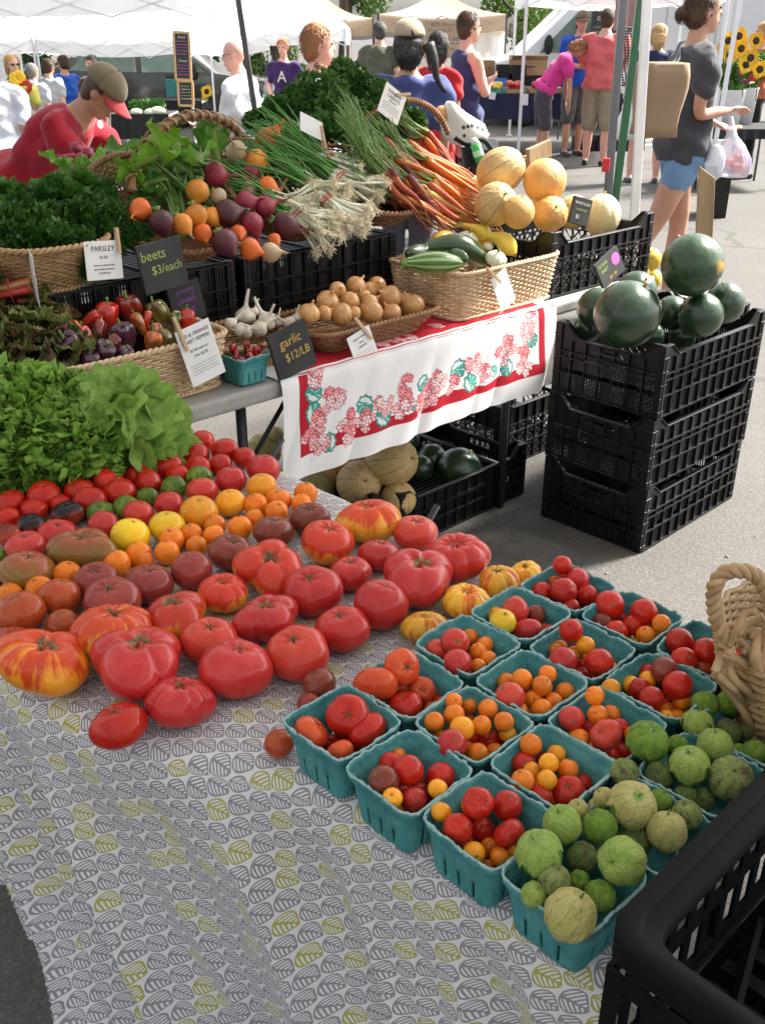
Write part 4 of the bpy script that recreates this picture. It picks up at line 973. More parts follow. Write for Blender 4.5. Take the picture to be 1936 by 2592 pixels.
def cherries(key,reg,items,where):
 a0,v0 = pint_pos(*key); out = []
 for (x,y,w_,c,*lv) in items:
  lv = lv[0] if lv else 1
  z = T1Z+.008+[.030,.051,.067,.082][lv]
  P,t = on_plane(reg,x,y,(0,0,1),(0,0,z)); r = px_size(reg,w_,t)/2*1.05
  a,v = av(P); q = .0475-r*.8
  a = min(max(a,a0-q),a0+q) if lv < 2 else a; v = min(max(v,v0-q),v0+q) if lv < 2 else v
  big = w_/ZOOM[reg][2] > 60
  kd = 'flat' if (c in 'h' or w_/ZOOM[reg][2] > 80) else 'cherry'
  lb = ('big ' if big else 'small ')+(CNAME[c] if c == 'h' else CNAME[c]+' tomato'); out.append((x,lb,P,a,v,r,kd,c))
 for lb in sorted({o[1] for o in out}):
  same = sorted([o for o in out if o[1] == lb],key=lambda o: o[0])
  for n,(x,_,P,a,v,r,kd,c) in enumerate(same):
   full = (ORD[n]+lb+' from the left in the '+where) if len(same) > 1 else (lb+' in the '+where)
   tomato(W(a,v,P[2]),r,kd,CHC[c],full,'tomatoes in the '+where,tilt=(rnd.uniform(-1,1),rnd.uniform(-1,1)),name='cherry_tomato',cat='cherry tomato')
 cs = [o[7] for o in out if o[7] not in 'bh'] or ['r']
 for n in range(16):
  da,dv = (n % 4-1.5)*.0195,(n//4-1.5)*.0195; P = np.array(W(a0+da+rnd.uniform(-.003,.003),v0+dv+rnd.uniform(-.003,.003),T1Z+.046))
  if key != (0,0) and all(np.hypot(a0+da-o[3],v0+dv-o[4]) > (o[5]+.0115)*.82 for o in out): tomato(P,rnd.uniform(.0105,.0125),'cherry',CHC[cs[(n*7) % len(cs)]],'tomato lying low between the others in the '+where,'middle layer in the '+where,name='cherry_tomato',cat='cherry tomato',scar=False)
 for n in range(9):
  P = W(a0+(n % 3-1)*.026+rnd.uniform(-.004,.004),v0+(n//3-1)*.026+rnd.uniform(-.004,.004),T1Z+.026)
  tomato(P,rnd.uniform(.0115,.0135),'cherry',CHC[cs[n % len(cs)]],'tomato buried at the bottom of the '+where,'bottom layer in the '+where,name='cherry_tomato',cat='cherry tomato',scar=False)
cherries((0,0),'R6',[(325,365,220,'h'),(545,260,250,'r',2),(655,350,245,'r',1),(495,480,170,'h',1)],'leftmost front pint basket')
cherries((0,1),'R4',[(830,1260,265,'h',2),(985,1150,215,'h',3),(1105,1290,160,'h',1),(1200,1310,110,'u',0),(1005,1385,200,'r',1),(985,1300,90,'h',0)],'pint basket behind the leftmost one')
cherries((0,2),'R4',[(1150,1035,145,'p',1),(1215,980,75,'o',0),(1300,1005,170,'p',2),(1395,968,95,'o',1),(1495,1010,100,'o',1),(1440,1060,105,'o',1),(1500,1105,100,'o',1),(1575,1085,80,'o',0),(1315,1128,165,'p',2),(1210,1115,70,'o',0),(1440,1150,95,'o',1),(1390,1110,70,'o',0)],'pint basket by the striped heirlooms')
cherries((0,3),'R5',[(145,370,110,'a',1),(158,460,160,'p',2),(85,530,155,'y',2),(298,478,125,'b',1),(232,585,190,'p',1),(365,560,80,'y',0),(5,470,100,'a',1)],'basket with the olive yellow tomato')
cherries((0,4),'R5',[(440,190,112,'r',3),(350,285,110,'u',1),(262,335,135,'r',1),(530,275,135,'p',2),(448,345,158,'r',2),(588,370,130,'r',1),(490,440,105,'r',1),(345,370,80,'u',0),(635,330,70,'r',0),(385,420,90,'r',0),(540,425,60,'p',0),(440,260,60,'p',1)],'farthest pint basket')
cherries((1,0),'R6',[(750,520,145,'r',1),(845,500,90,'o',1),(905,590,180,'r',2),(665,625,110,'o',0),(758,655,185,'b',2),(810,755,120,'a',2),(1100,630,170,'r',1),(1080,700,115,'a',2),(880,720,90,'p',0),(940,770,160,'p',1),(980,710,90,'p',0),(985,660,70,'b',0)],'second pint basket in front')
cherries((1,1),'R6',[(1175,180,105,'o',2),(1245,190,90,'o',1),(1380,222,115,'o',2),(1178,255,120,'o',2),(1290,250,90,'o',0),(1475,300,118,'o',2),(1060,300,118,'o',2),(1225,340,145,'a',2),(1342,320,115,'o',2),(1500,375,100,'a',1),(1000,370,90,'o',0),(1090,390,90,'a',0),(1165,435,175,'p',2),(1395,420,140,'r',0),(1320,490,125,'o',1),(1255,460,90,'o',0),(1290,395,80,'r',0)],'pint basket of mostly orange tomatoes')
cherries((1,2),'R5',[(140,830,90,'p',0),(88,880,110,'o',1),(200,870,120,'o',2),(268,820,80,'o',0),(353,840,105,'o',2),(320,910,118,'o',2),(128,978,175,'p',2),(268,990,105,'o',1),(390,940,60,'o',0),(475,935,115,'o',1),(388,1005,108,'o',1),(175,1060,118,'o',1),(318,1050,122,'o',1),(245,1100,60,'y',0),(30,940,80,'o',0),(220,940,70,'u',0),(310,960,60,'u',0)],'basket behind the mostly orange one')
cherries((1,3),'R5',[(492,580,138,'r',3),(352,645,90,'o',1),(437,648,85,'r',0),(578,668,108,'a',2),(268,720,80,'o',0),(395,695,85,'o',1),(335,720,70,'r',0),(512,715,85,'a',1),(445,760,165,'p',2),(660,770,165,'r',2),(745,745,80,'b',0),(550,785,70,'r',0),(555,850,110,'r',0),(340,765,60,'y',0),(590,740,60,'y',0)],'middle basket of the back rows')
cherries((1,4),'R5',[(722,428,170,'r',2),(820,430,90,'r',0),(893,405,85,'o',0),(928,470,160,'r',2),(630,515,125,'b',1),(1032,540,110,'o',2),(860,550,120,'r',1),(795,515,80,'r',0),(760,590,140,'r',1),(940,610,115,'o',1),(865,665,90,'y',0),(710,540,70,'r',0),(990,600,60,'a',0)],'pint basket with the torn corner')
cherries((2,0),'R6',[(1195,745,115,'a',1),(1320,785,190,'r',3),(1100,840,118,'a',2),(1495,800,175,'r',2),(1200,935,172,'r',2),(1080,930,110,'r',0),(1350,950,150,'r',0),(1505,965,195,'r',2),(1610,920,90,'r',0),(1295,1085,135,'a',1),(1385,1050,110,'o',0),(1450,1105,110,'o',1),(1380,1160,70,'o',0),(1240,1040,60,'r',0)],'basket beside the front tomatillos')
cherries((2,1),'R5',[(252,1262,130,'o',2),(405,1318,110,'a',1),(190,1368,140,'r',1),(300,1340,100,'r',0),(360,1372,118,'a',2),(475,1410,122,'o',1),(255,1420,110,'a',1),(205,1478,135,'o',2),(348,1472,118,'a',2),(65,1460,90,'a',0),(130,1480,90,'r',0),(300,1572,165,'r',1),(475,1540,190,'r',1),(585,1480,115,'r',0)],'basket with the long red tomato')
cherries((2,2),'R5',[(495,1108,148,'p',2),(650,1085,120,'o',2),(633,970,112,'o',3),(755,1060,112,'o',1),(575,1095,80,'o',0),(780,1160,110,'r',1),(700,1205,190,'p',2),(540,1230,125,'o',1),(440,1190,90,'a',0),(590,1170,100,'r',0),(855,1200,90,'o',1),(890,1150,100,'r',0),(715,1340,130,'r',0),(795,1300,110,'r',0),(600,1050,60,'u',0)],'basket under the large green tomatillo')
cherries((2,3),'R5',[(925,820,105,'r',1),(1050,820,160,'b',2),(825,890,105,'a',1),(730,925,112,'a',2),(950,875,105,'a',1),(898,930,132,'r',1),(972,988,145,'r',2),(1130,912,175,'r',2),(1155,1002,110,'o',1),(865,1015,95,'o',0),(1075,1060,100,'o',0),(1060,1105,100,'a',1),(810,965,70,'a',0),(1065,1010,70,'p',0),(995,1075,60,'r',0)],'pint basket with a brown tomato')
cherries((2,4),'R5',[(1140,650,165,'r',2),(1165,760,155,'r',2),(1300,710,170,'r',2),(1255,650,60,'r',0),(1280,815,115,'u',1),(1390,800,125,'y',1),(1400,670,60,'r',0),(1440,740,140,'r',1)],'pint basket behind the braided handle')
# ------------------------------------------------------------------ tomatillos
def tomatillo_mats():
 out = {}
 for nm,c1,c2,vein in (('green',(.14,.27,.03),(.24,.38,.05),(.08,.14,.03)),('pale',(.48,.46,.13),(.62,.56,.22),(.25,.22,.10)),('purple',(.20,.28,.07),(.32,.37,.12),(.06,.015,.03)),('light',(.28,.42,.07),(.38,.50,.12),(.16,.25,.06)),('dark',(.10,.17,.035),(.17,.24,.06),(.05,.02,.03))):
  m,nt,p = new_mat('husk_'+nm); raw = coord(nt); vec = offset_vec(nt,raw); x,y,z = sep(nt,raw)
  c = ramp(nt,noise_fac(nt,vec,2.2,4),[(.35,c1),(.65,c2)])
  at = y._m('ARCTAN2',x); nz = noise_fac(nt,vec,1.8,3)
  v1 = ((at*(10/6.2832)+nz*1.1).frac()-.5).abs() < .045
  v2 = ((at*(10/6.2832)*2+z*2.2+nz*2.6).frac()-.5).abs() < .05
  c = mixc(nt,(v1.max(v2*.35)*(.3+nz*.6)).clamp(),c,vein)
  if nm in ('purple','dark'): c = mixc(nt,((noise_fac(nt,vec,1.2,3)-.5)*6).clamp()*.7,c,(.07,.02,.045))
  nt.links.new(c,p.inputs['Base Color']); p.inputs['Roughness'].default_value = .55; p.inputs['Specular IOR Level'].default_value = .4
  p.inputs['Specular IOR Level'].default_value = .3
  add_bump(nt,p,v1*.6+noise_fac(nt,vec,9,4),.5,.05); out[nm] = m
 return out
HM = tomatillo_mats()
M['tomatillo_skin'] = mat('tomatillo_skin',(.10,.22,.02),(.20,.33,.05),1.5,.25,coat=.4)
def husk_meshes(seed,opened):
 rg = random.Random(seed); nu,nv = 56,40; ph = rg.random()*6; twist = rg.uniform(-.4,.4)
 def f(th,p,k=1):
  rib = 1+.07*(abs(math.sin(2.5*th+ph+twist*p*2))**.6-.7)+.02*math.cos(10*th+p*4)+.014*math.sin(7*th+5*p+seed)
  s = math.sin(p)**.85; z = math.cos(p)*.98
  if p > 2.3: z -= ((p-2.3)/.84)**2*.22; s *= 1-.15*(p-2.3)/.84    # the husk draws to a point
  z -= .16*math.exp(-(p/.28)**2)
  return (s*rib*math.cos(th+twist*p*.4)*k,s*rib*math.sin(th+twist*p*.4)*k,z*k)
 b = MB(); G_ = np.array([[f(2*PI*j/nu,.001+PI*.998*i/nv) for j in range(nu+1)] for i in range(nv+1)])
 if not opened: b.grid(G_)
 else:                                                            # husk torn back from the fruit
  V = G_.reshape(-1,3); F = []
  for i in range(nv):
   for j in range(nu):
    lim = nv*(.55+.13*math.sin(j*2*PI/nu*3+seed)+.07*math.sin(j*2*PI/nu*7+2))
    if i < lim: F.append((i*(nu+1)+j,(i+1)*(nu+1)+j,(i+1)*(nu+1)+j+1,i*(nu+1)+j+1))
  b.add(V,F)
 fr = MB(); fr.ball((0,0,-.02),(.93,.93,.90),20,14)
 st = MB(); st.tube([(0,0,.78),(.02,.02,.95),(.08,.03,1.12)],[.07,.05,.045],6)
 return b,fr,st
HV = [(*husk_meshes(s_,s_ % 3 == 2),{}) for s_ in range(6)]
def tomatillo(P,r,c,label,opened,tilt):
 i = rnd.choice([2,5]) if opened else rnd.choice([0,1,3,4]); b,fr,st,cache = HV[i]
 if c not in cache: cache[c] = (b.mesh('husk',HM[c]),fr.mesh('fruit',M['tomatillo_skin']),st.mesh('stem',M['stem_green']))
 t = thing('tomatillo',label,'tomatillo',P,(tilt[0],tilt[1],rnd.uniform(0,6.28)),'husked tomatillos',r)
 link('husk',cache[c][0],t);
 if opened: link('fruit',cache[c][1],t)
 link('stem',cache[c][2],t); return t
TL = [('R5',945,1245,250,'green',1,.095,'largest bright green tomatillo with a torn husk, lying on two baskets'),('R5',1290,1020,160,'green',0,.075,'green tomatillo left of the bright leafy one under the handle'),('R5',1435,1010,150,'green',0,.075,'bright green husk right under the braided handle'),
 ('R5',1245,1145,190,'light',1,.08,'pale green bare tomatillo at the back left of the heap'),('R5',1430,1180,150,'dark',0,.07,'dark purplish husk near the handle'),('R5',1350,1270,210,'light',0,.09,'pale green tomatillo with a bright flap of husk'),('R5',1490,1305,100,'green',0,.07,'small green husk behind the purple streaked one'),
 ('R5',1590,1310,150,'green',0,.075,'green husk at the right photo edge above the crate'),('R5',1535,1190,90,'dark',0,.065,'dark husk beneath the braided handle'),
 ('R5',1200,1390,240,'light',1,.095,'green tomatillo with a long stem and split husk in the middle'),('R5',1022,1450,175,'dark',0,.075,'dull dark green husk left of the long stemmed one'),('R5',812,1430,170,'purple',0,.08,'small green husk with dark veins at the left of the heap'),('R5',1445,1465,265,'purple',0,.09,'purple streaked tomatillo beside the crate rim'),
 ('R5',925,1430,110,'dark',0,.06,'dim husk low between two baskets'),('R5',1130,1270,130,'green',0,.075,'green husk behind the long stemmed tomatillo'),
 ('R7',690,285,130,'pale',0,.085,'pale yellow tomatillo leaning on the papery one'),('R7',640,330,90,'pale',0,.075,'tapered yellow end of a tomatillo left of the papery one'),('R7',855,325,285,'pale',1,.10,'large papery cream tomatillo showing its green fruit'),('R7',1025,300,140,'green',0,.08,'bright green husk with a curved stem behind the papery one'),('R7',535,355,130,'pale',0,.08,'small yellow tomatillo with dark veins'),
 ('R7',1065,480,235,'pale',0,.09,'pale olive tomatillo near the crate rim'),('R7',1180,385,180,'purple',0,.085,'purple topped husk touching the crate rim'),('R7',1175,270,140,'dark',0,.07,'dull green husk behind the purple topped one'),('R7',1280,290,150,'dark',0,.065,'shaded husk right against the crate'),('R7',440,440,230,'light',0,.095,'light green tomatillo between the orange tomatoes and the middle'),('R7',665,455,205,'green',0,.09,'green tomatillo with veined husk left of the papery one'),
 ('R7',870,545,200,'dark',0,.07,'shaded green husk below the papery one'),('R7',305,620,290,'light',1,.095,'large two tone green tomatillo at the left of the nearest basket'),('R7',560,640,190,'dark',0,.075,'dark striped husk in the middle of the nearest basket'),('R7',797,660,285,'light',0,.105,'large pale crumpled husk seen from its stem end'),('R7',395,775,190,'purple',0,.09,'husk with a net of purple veins'),('R7',540,780,130,'green',0,.075,'bright green fruit behind the purple veined husk'),
 ('R7',270,860,155,'light',0,.08,'pale pointed husk in the near left corner of the basket'),('R7',665,870,190,'green',0,.08,'smooth green husk by the crate'),('R7',490,980,310,'pale',0,.085,'nearest tomatillo, cream husk split over green')]
for (rg_,x,y,w_,c,op,h,lb) in TL:
 P,t = on_plane(rg_,x,y,(0,0,1),(0,0,T1Z+h)); r = px_size(rg_,w_,t)/2
 tomatillo(P,r,c,lb,op,(rnd.uniform(-.7,.3) if 'stem end' not in lb else -.9,rnd.uniform(-.5,.5)))
# ------------------------------------------------------------------ leafy greens
def ruffle_leaf(L,Wd,seed,curl=.5,ruf=.02,freq=9,n=26,m=19,cup=.3,mid=None,tip=.5):
 rg = random.Random(seed); p1,p2,p3 = [rg.random()*6.28 for _ in range(3)]
 G_ = np.zeros((n,m,3))
 for i in range(n):
  u = i/(n-1); wd = Wd*(math.sin(PI*min(1,u*.86+.07))**tip)*(.25+.75*min(1,u*2.2))
  cz = L*curl*(u**2)*-.6; cx = L*u*(1-.25*curl*u)
  for j in range(m):
   s = (j/(m-1)-.5)*2; e = abs(s)**2.2; ed = max(e,max(0,(u-.82)/.18)**1.5)
   zz = cz+cup*Wd*s*s*.6+ed*ruf*(math.sin(freq*u*6.28/2+p1+(1 if s > 0 else 2.1))+.6*math.sin(freq*1.9*u*3.14+p2+s*3)+.5*math.sin(s*freq*2.4+p3))
   G_[i,j] = (cx+ed*ruf*.6*math.cos(freq*u*4+p2+s),wd*s*.5*(1+.10*ed*math.sin(freq*u*6+p3)),zz)
 b = MB(); b.grid(G_); return b
def leafmat(name,c1,c2,rib,transl=.3,rough=.38,scale=9,edge=None):
 m,nt,p = new_mat(name); raw = coord(nt); x,y,z = sep(nt,raw); vec = offset_vec(nt,raw)
 c = ramp(nt,noise_fac(nt,vec,scale,4),[(.35,c1),(.65,c2)])
 ribf = (y.abs()*-70+1).max(0)
 br = (((x*55+y.abs()*-60).frac()-.5).abs() < .07)*.5
 c = mixc(nt,(ribf.max(br)).clamp(),c,rib)
 if edge: c = mixc(nt,((noise_fac(nt,vec,14,3)-.45)*5).clamp(),c,edge)
 nt.links.new(c,p.inputs['Base Color']); p.inputs['Roughness'].default_value = rough; p.inputs['Specular IOR Level'].default_value = .4
 add_bump(nt,p,noise_fac(nt,vec,90,4)-br*.4,.5,.003)
 t = nt.nodes.new('ShaderNodeBsdfTranslucent'); mx = nt.nodes.new('ShaderNodeMixShader'); mx.inputs[0].default_value = transl
 nt.links.new(c,t.inputs[0]); nt.links.new(p.outputs[0],mx.inputs[1]); nt.links.new(t.outputs[0],mx.inputs[2]); nt.links.new(mx.outputs[0],nt.nodes['Material Output'].inputs[0]); return m
M['lettuce_curly'] = leafmat('lettuce_curly',(.15,.36,.03),(.34,.56,.09),(.42,.60,.18)); M['lettuce_smooth'] = leafmat('lettuce_smooth',(.20,.38,.05),(.33,.53,.11),(.42,.58,.2))
M['lettuce_red'] = leafmat('lettuce_red',(.10,.13,.03),(.16,.19,.04),(.3,.33,.14),edge=(.10,.035,.02)); M['beet_leaf'] = leafmat('beet_leaf',(.045,.15,.012),(.09,.24,.025),(.26,.36,.12),scale=7)
M['beet_leaf_bright'] = leafmat('beet_leaf_bright',(.12,.32,.015),(.20,.44,.03),(.3,.42,.14),scale=7)
M['herb_dark'] = mat('herb_dark',(.028,.10,.012),(.06,.17,.025),9,.42,transl=.2,rand=.15); M['herb_mid'] = mat('herb_mid',(.045,.15,.02),(.09,.24,.035),9,.42,transl=.25,rand=.15)
M['carrot_top'] = mat('carrot_top',(.04,.12,.018),(.09,.22,.04),9,.5,transl=.2)
M['stalk_green'] = mat('stalk_green',(.12,.24,.05),(.22,.34,.10),12,.4,stretch=(1,1,.3))
def aim(d,up=(0,0,1),roll=0):
 x = Vector(d).normalized(); y = Vector(up).cross(x); y = y.normalized() if y.length > 1e-4 else Vector((0,1,0)); z = x.cross(y)
 return (Matrix((x,y,z)).transposed() @ Matrix.Rotation(roll,3,'X')).to_euler()
REDL = [ruffle_leaf(.16,.13,40+s_,.55,.013,9,30,21,.25).mesh('leaf',M['lettuce_red']) for s_ in range(3)]
def lettuce(label,P,leaves,n,r,seed,up=.9,dirbias=(0,0,0),size=1.0,layers=3,cat='lettuce',down=.0):
 rg = random.Random(seed); t = thing('lettuce_head',label,cat,P)
 for k in range(n):
  q = k/n; az = k*2.4+rg.uniform(-.2,.2); el = 1.35-q*(1.35-down)+rg.uniform(-.1,.1)
  d = np.array([math.cos(az)*math.cos(el),math.sin(az)*math.cos(el),math.sin(el)])+np.array(dirbias)
  o = link('leaf',leaves[k % len(leaves)],t,tuple(d*r*(.05+.25*q)+np.array([0,0,rg.uniform(-.01,.02)])),aim(d,roll=rg.uniform(-.4,.4)))
  s = size*(.8+.35*q)*rg.uniform(.85,1.1); o.scale = (s,s,s)
 b = MB(); b.tube([(0,0,-.04),(0,0,.03)],[.025,.02],8); b.build('stem',M['stalk_green'],t); return t
def onzt(reg,x,y,z): return tuple(at_z(reg,x,y,z))
def patch_leaf(seed,sx,sy,ruf,fr,n=30,m=26,peel=.3,crumple=.03):
 rg = random.Random(seed); p = [rg.random()*6.28 for _ in range(6)]; Gd = np.zeros((n,m,3))
 for i in range(n):
  for j in range(m):
   s,t = i/(n-1)*2-1,j/(m-1)*2-1; wd = sx*(1-.35*max(0,-s))*math.sqrt(max(.05,1-.55*max(0,s)**3)); e = max(abs(t)**3,max(0,s)**3)
   r = 1+peel*e+crumple*(math.sin(s*7+p[0]+2*math.sin(t*4))*math.sin(t*9+p[1])+.6*math.sin(s*15+t*6+p[2]))+ruf*e*(math.sin(fr*s*3+p[3]+(2 if t > 0 else 0))+.7*math.sin(fr*1.8*t*2.2+p[4]+s*2)); th = t*wd+.5*ruf*e*math.cos(fr*s*4+p[5]); ph = s*sy+.4*ruf*e*math.sin(fr*t*5+p[2])
   Gd[i,j] = (r*math.sin(ph)*math.cos(th*.4),r*math.sin(th)*math.cos(ph*.6),r*math.cos(ph)*math.cos(th))
 b = MB(); b.grid(Gd); return b
def head(label,P,leaves,n,R0,seed,face=(0,-.6,.8),spread=1.5,squash=(1,1,1)):
 rg = random.Random(seed); t = thing('lettuce_head',label,'lettuce',P); t.scale = squash; f = Vector(face).normalized()
 for k in range(n):
  q = (k+.5)/n; el = q**.62*spread; az = k*2.4+rg.uniform(-.3,.3); d = Vector((math.sin(el)*math.cos(az),math.sin(el)*math.sin(az),math.cos(el))); d = f.to_track_quat('Z','Y') @ d
  o = link('leaf',leaves[k % len(leaves)],t,None,(d.to_track_quat('Z','X').to_matrix() @ Matrix.Rotation(rg.uniform(-.6,.6)+az*.3,3,'Z')).to_euler()); s = R0*(1.0-.30*q*rg.uniform(.2,1))*rg.uniform(.9,1.08); o.scale = (s,s,s)
 b = MB(); b.tube([(0,0,-R0*.7),(0,0,0)],[.025,.02],8); b.build('stem',M['stalk_green'],t); return t
CURLY = [patch_leaf(s_,.42,.55,.17,8.5,50,44,.34,.04).mesh('leaf',M['lettuce_curly']) for s_ in range(5)]
SMOOTH = [patch_leaf(20+s_,.75,.85,.08,3.2,34,30,.42,.045).mesh('leaf',M['lettuce_smooth']) for s_ in range(5)]
for k,(x,y,z,lb,sz) in enumerate([(40,985,T1Z+.05,'curly green lettuce nearest the left edge in the front of the pile',.105),(150,985,T1Z+.045,'curly green lettuce at the right front of the pile, touching the tomatoes',.095),(110,928,T1Z+.075,'curly green lettuce on top of the middle of the pile',.10),
 (10,918,T1Z+.08,'curly green lettuce at the left edge higher in the pile',.10),(-60,960,T1Z+.03,'curly green lettuce mostly outside the left edge',.10),(90,868,T1Z+.08,'dark curly lettuce below the corner of the pepper basket',.065)]):
 head(lb,onzt('D',x,y,z),CURLY,42,sz,60+k,spread=1.9,squash=(1.1,1,.9))
head('smooth pale green lettuce head lying in front of the pepper basket',onzt('D',275,935,T1Z+.08),SMOOTH,15,.092,81,face=(.1,-.75,.65),spread=1.7,squash=(1.0,.9,1.05))
head('small loose lettuce leaves at the right of the smooth head',onzt('D',345,985,T1Z+.03),SMOOTH,7,.055,85,face=(.5,-.4,.6),squash=(1.1,1,.7))
for k,(x,y) in enumerate(((30,740),(80,790))):
 lettuce(['bronze leaf lettuce at the left edge under the rhubarb basket','bronze and green lettuce beside the pepper basket corner'][k],onzt('D',x,y,T1Z+.14-.04*k),REDL,26,.12,90+k,size=1.0,dirbias=(.05,-.3,.15),down=-.1)
# herbs: many small leaflets on thin stems
def herb(label,cat,name,C,rad,n,size,m,seed,stems=40,dirn=(0,0,1),curly=False,nl=3):
 rg = np.random.default_rng(seed); t = thing(name,label,cat,tuple(C)); C = np.zeros(3)
 k = rg.integers(0,len(rad),n); cc = np.array([r[:3] for r in rad]); rr = np.array([r[3] for r in rad])
 d = rg.normal(size=(n,3)); d[:,2] = np.abs(d[:,2])*.9-.2; d /= np.linalg.norm(d,axis=1)[:,None]
 P = cc[k]+d*rr[k][:,None]*(rg.random(n)**.35)[:,None]
 # each leaflet: a three lobed blade made of folded kites
 V,F = [],[]
 base = np.array([(0,0,0),(.45,-.16,.06),(1,0,-.05),(.45,.16,.06)])
 u = d+rg.normal(size=(n,3))*.55; u /= np.linalg.norm(u,axis=1)[:,None]; w_ = np.cross(u,rg.normal(size=(n,3))); w_ /= np.linalg.norm(w_,axis=1)[:,None]; q = np.cross(u,w_)
 s = size*(.7+.6*rg.random(n)); out = []
 for an in ([-.75,0,.75] if nl == 3 else [-1.1,-.55,0,.55,1.1]):
  ca,sa = math.cos(an),math.sin(an); B_ = base*(1 if abs(an) < .1 else .8)
  x = B_[:,0]*ca-B_[:,1]*sa*2.1; y = B_[:,0]*sa+B_[:,1]*ca*2.1
  out.append(P[:,None]+s[:,None,None]*(x[None,:,None]*u[:,None]+y[None,:,None]*w_[:,None]+(B_[:,2]+(.12*np.sin(an*5+B_[:,0]*4) if curly else 0))[None,:,None]*q[:,None]))
 V = np.concatenate([o.reshape(-1,3) for o in out]); F = np.arange(len(V)).reshape(-1,4)
 b = MB(); b.v.append(V); b.f = [tuple(f) for f in F.tolist()]; b.n = len(V); b.build('foliage',m,t,False)
 b = MB(); dirn = np.array(dirn,float)
 for i in range(stems):
  e = P[rg.integers(0,n)]; s0 = np.array([rg.normal()*.02,rg.normal()*.02,-.01]); md = (s0+e)/2+np.array([0,0,.02]); b.tube([s0,md,e],[.0016,.0013,.0008],4)
 b.build('stems',M['stalk_green'],t); return t
Cb = at_v('D',165,480,2.36);
def offs(C,pts,v):
 return [tuple(at_v('D',x,y,v+dv)-C)+(r,) for (x,y,dv,r) in pts]
herb('big dark bunch of flat leaf parsley at the left of the parsley basket','parsley','parsley_bunch',Cb,offs(Cb,[(40,465,.05,.045),(90,450,.08,.045),(150,440,.06,.045),(100,490,0,.05),(40,505,.0,.05),(170,485,-.02,.05),(215,450,.06,.04),(200,500,-.03,.05),(10,485,.03,.045),(120,530,-.06,.05),(60,535,-.04,.05),(175,545,-.08,.045),(195,580,-.1,.03)],2.36),4600,.026,M['herb_dark'],4,60)
herb('curly parsley bunch hanging over the right side of the parsley basket','parsley','parsley_bunch',Cb,offs(Cb,[(240,470,-.02,.045),(265,500,-.04,.045),(225,510,-.06,.04),(290,520,-.06,.035),(240,545,-.08,.035),(310,505,-.03,.025),(215,455,.02,.045)],2.36),5200,.0085,M['herb_mid'],5,20,nl=5,curly=True)
herb('bright parsley sprigs at the top left by the red shirted man','parsley','parsley_bunch',Cb,offs(Cb,[(20,430,.1,.035),(130,415,.1,.035),(220,420,.1,.03),(180,405,.12,.03)],2.36),900,.026,M['herb_mid'],6,14)
Cc = at_v('D',760,260,2.75)
herb('mound of dark feathery carrot tops behind the scallions','carrot tops','carrot_greens',Cc,offs(Cc,[(690,215,.05,.10),(750,190,.1,.09),(800,220,.02,.09),(720,260,-.05,.10),(640,250,.05,.07),(780,280,-.1,.09),(840,240,0,.07),(600,240,.1,.05),(850,285,-.12,.06),(700,300,-.15,.08),(740,160,.15,.05),(890,265,-.05,.05),(560,270,.1,.05),(640,215,.15,.05)],2.75),15000,.014,M['carrot_top'],8,90,nl=5)
# ------------------------------------------------------------------ beets and their greens
def simple(name,c1,c2=None,rough=.45,bump=.2,bscale=40,coat=0,scale=8,bdist=.002,**kw): M[name] = mat(name,c1,c2 or tuple(x*1.4 for x in c1),scale,rough,bump,bscale,bdist,coat=coat,rand=.12,**kw)
simple('beet_red',(.20,.012,.03),(.32,.03,.055)); simple('beet_dark',(.06,.012,.018),(.11,.022,.03)); simple('beet_gold',(.68,.19,.02),(.78,.33,.04),c3=(.55,.12,.015)); simple('beet_orange',(.62,.10,.015),(.72,.18,.02)); simple('beet_tan',(.42,.30,.17),(.55,.42,.27))
def beet(P,r,d,c,label,tail=1.0,sag=0):
 """bulb whose root tail leaves along d (world)"""
 t = thing('beet',label,'beet',P,group='beets heaped in the arched basket'); d = np.array(d,float); L = np.linalg.norm(d); d /= L
 n = 12; rings = []; ref = np.cross(d,[0,0,1]); ref /= np.linalg.norm(ref); q2 = np.cross(d,ref); ph = rnd.random()*6
 for (s,k) in ((-.92,.12),(-.86,.42),(-.6,.80),(-.2,1),(.2,.99),(.55,.82),(.85,.52),(1.1,.26),(1.35,.13)):
  rings.append([(d*s+(ref*math.cos(2*PI*j/18)+q2*math.sin(2*PI*j/18))*k*(1+.04*math.cos(3*2*PI*j/18+ph)))*r for j in range(18)])
 b = MB(); b.rings(rings); b.build('bulb',M[c],t)
 P1 = [d*r*1.25,d*(r*1.3+(L-r*1.3)*.3)+ref*r*.1,d*(r*1.3+(L-r*1.3)*.65)-np.array([0,0,1])*sag*.4+q2*r*.12,d*L-np.array([0,0,1])*sag]
 b = MB(); P1 = smooth_path(P1,14); b.tube(P1,np.linspace(r*.15,.0008,14),6)
 for k in range(4):
  s0 = P1[4+2*k]; b.tube([s0,s0+np.array([rnd.uniform(-1,1),rnd.uniform(-1,1),rnd.uniform(-1,.3)])*r*.6],[.0009,.0004],3)
 b.build('root',M['beet_tan'] if c in ('beet_tan','beet_gold') else M[c],t)
 b = MB()
 for k in range(5):
  e = -d*r*1.2+(ref*math.cos(k*1.3)+q2*math.sin(k*1.3))*r*.3; b.tube([-d*r*.85,e],[.004,.003],5)
 b.build('stem_stub',M['stalk_green'],t); return t
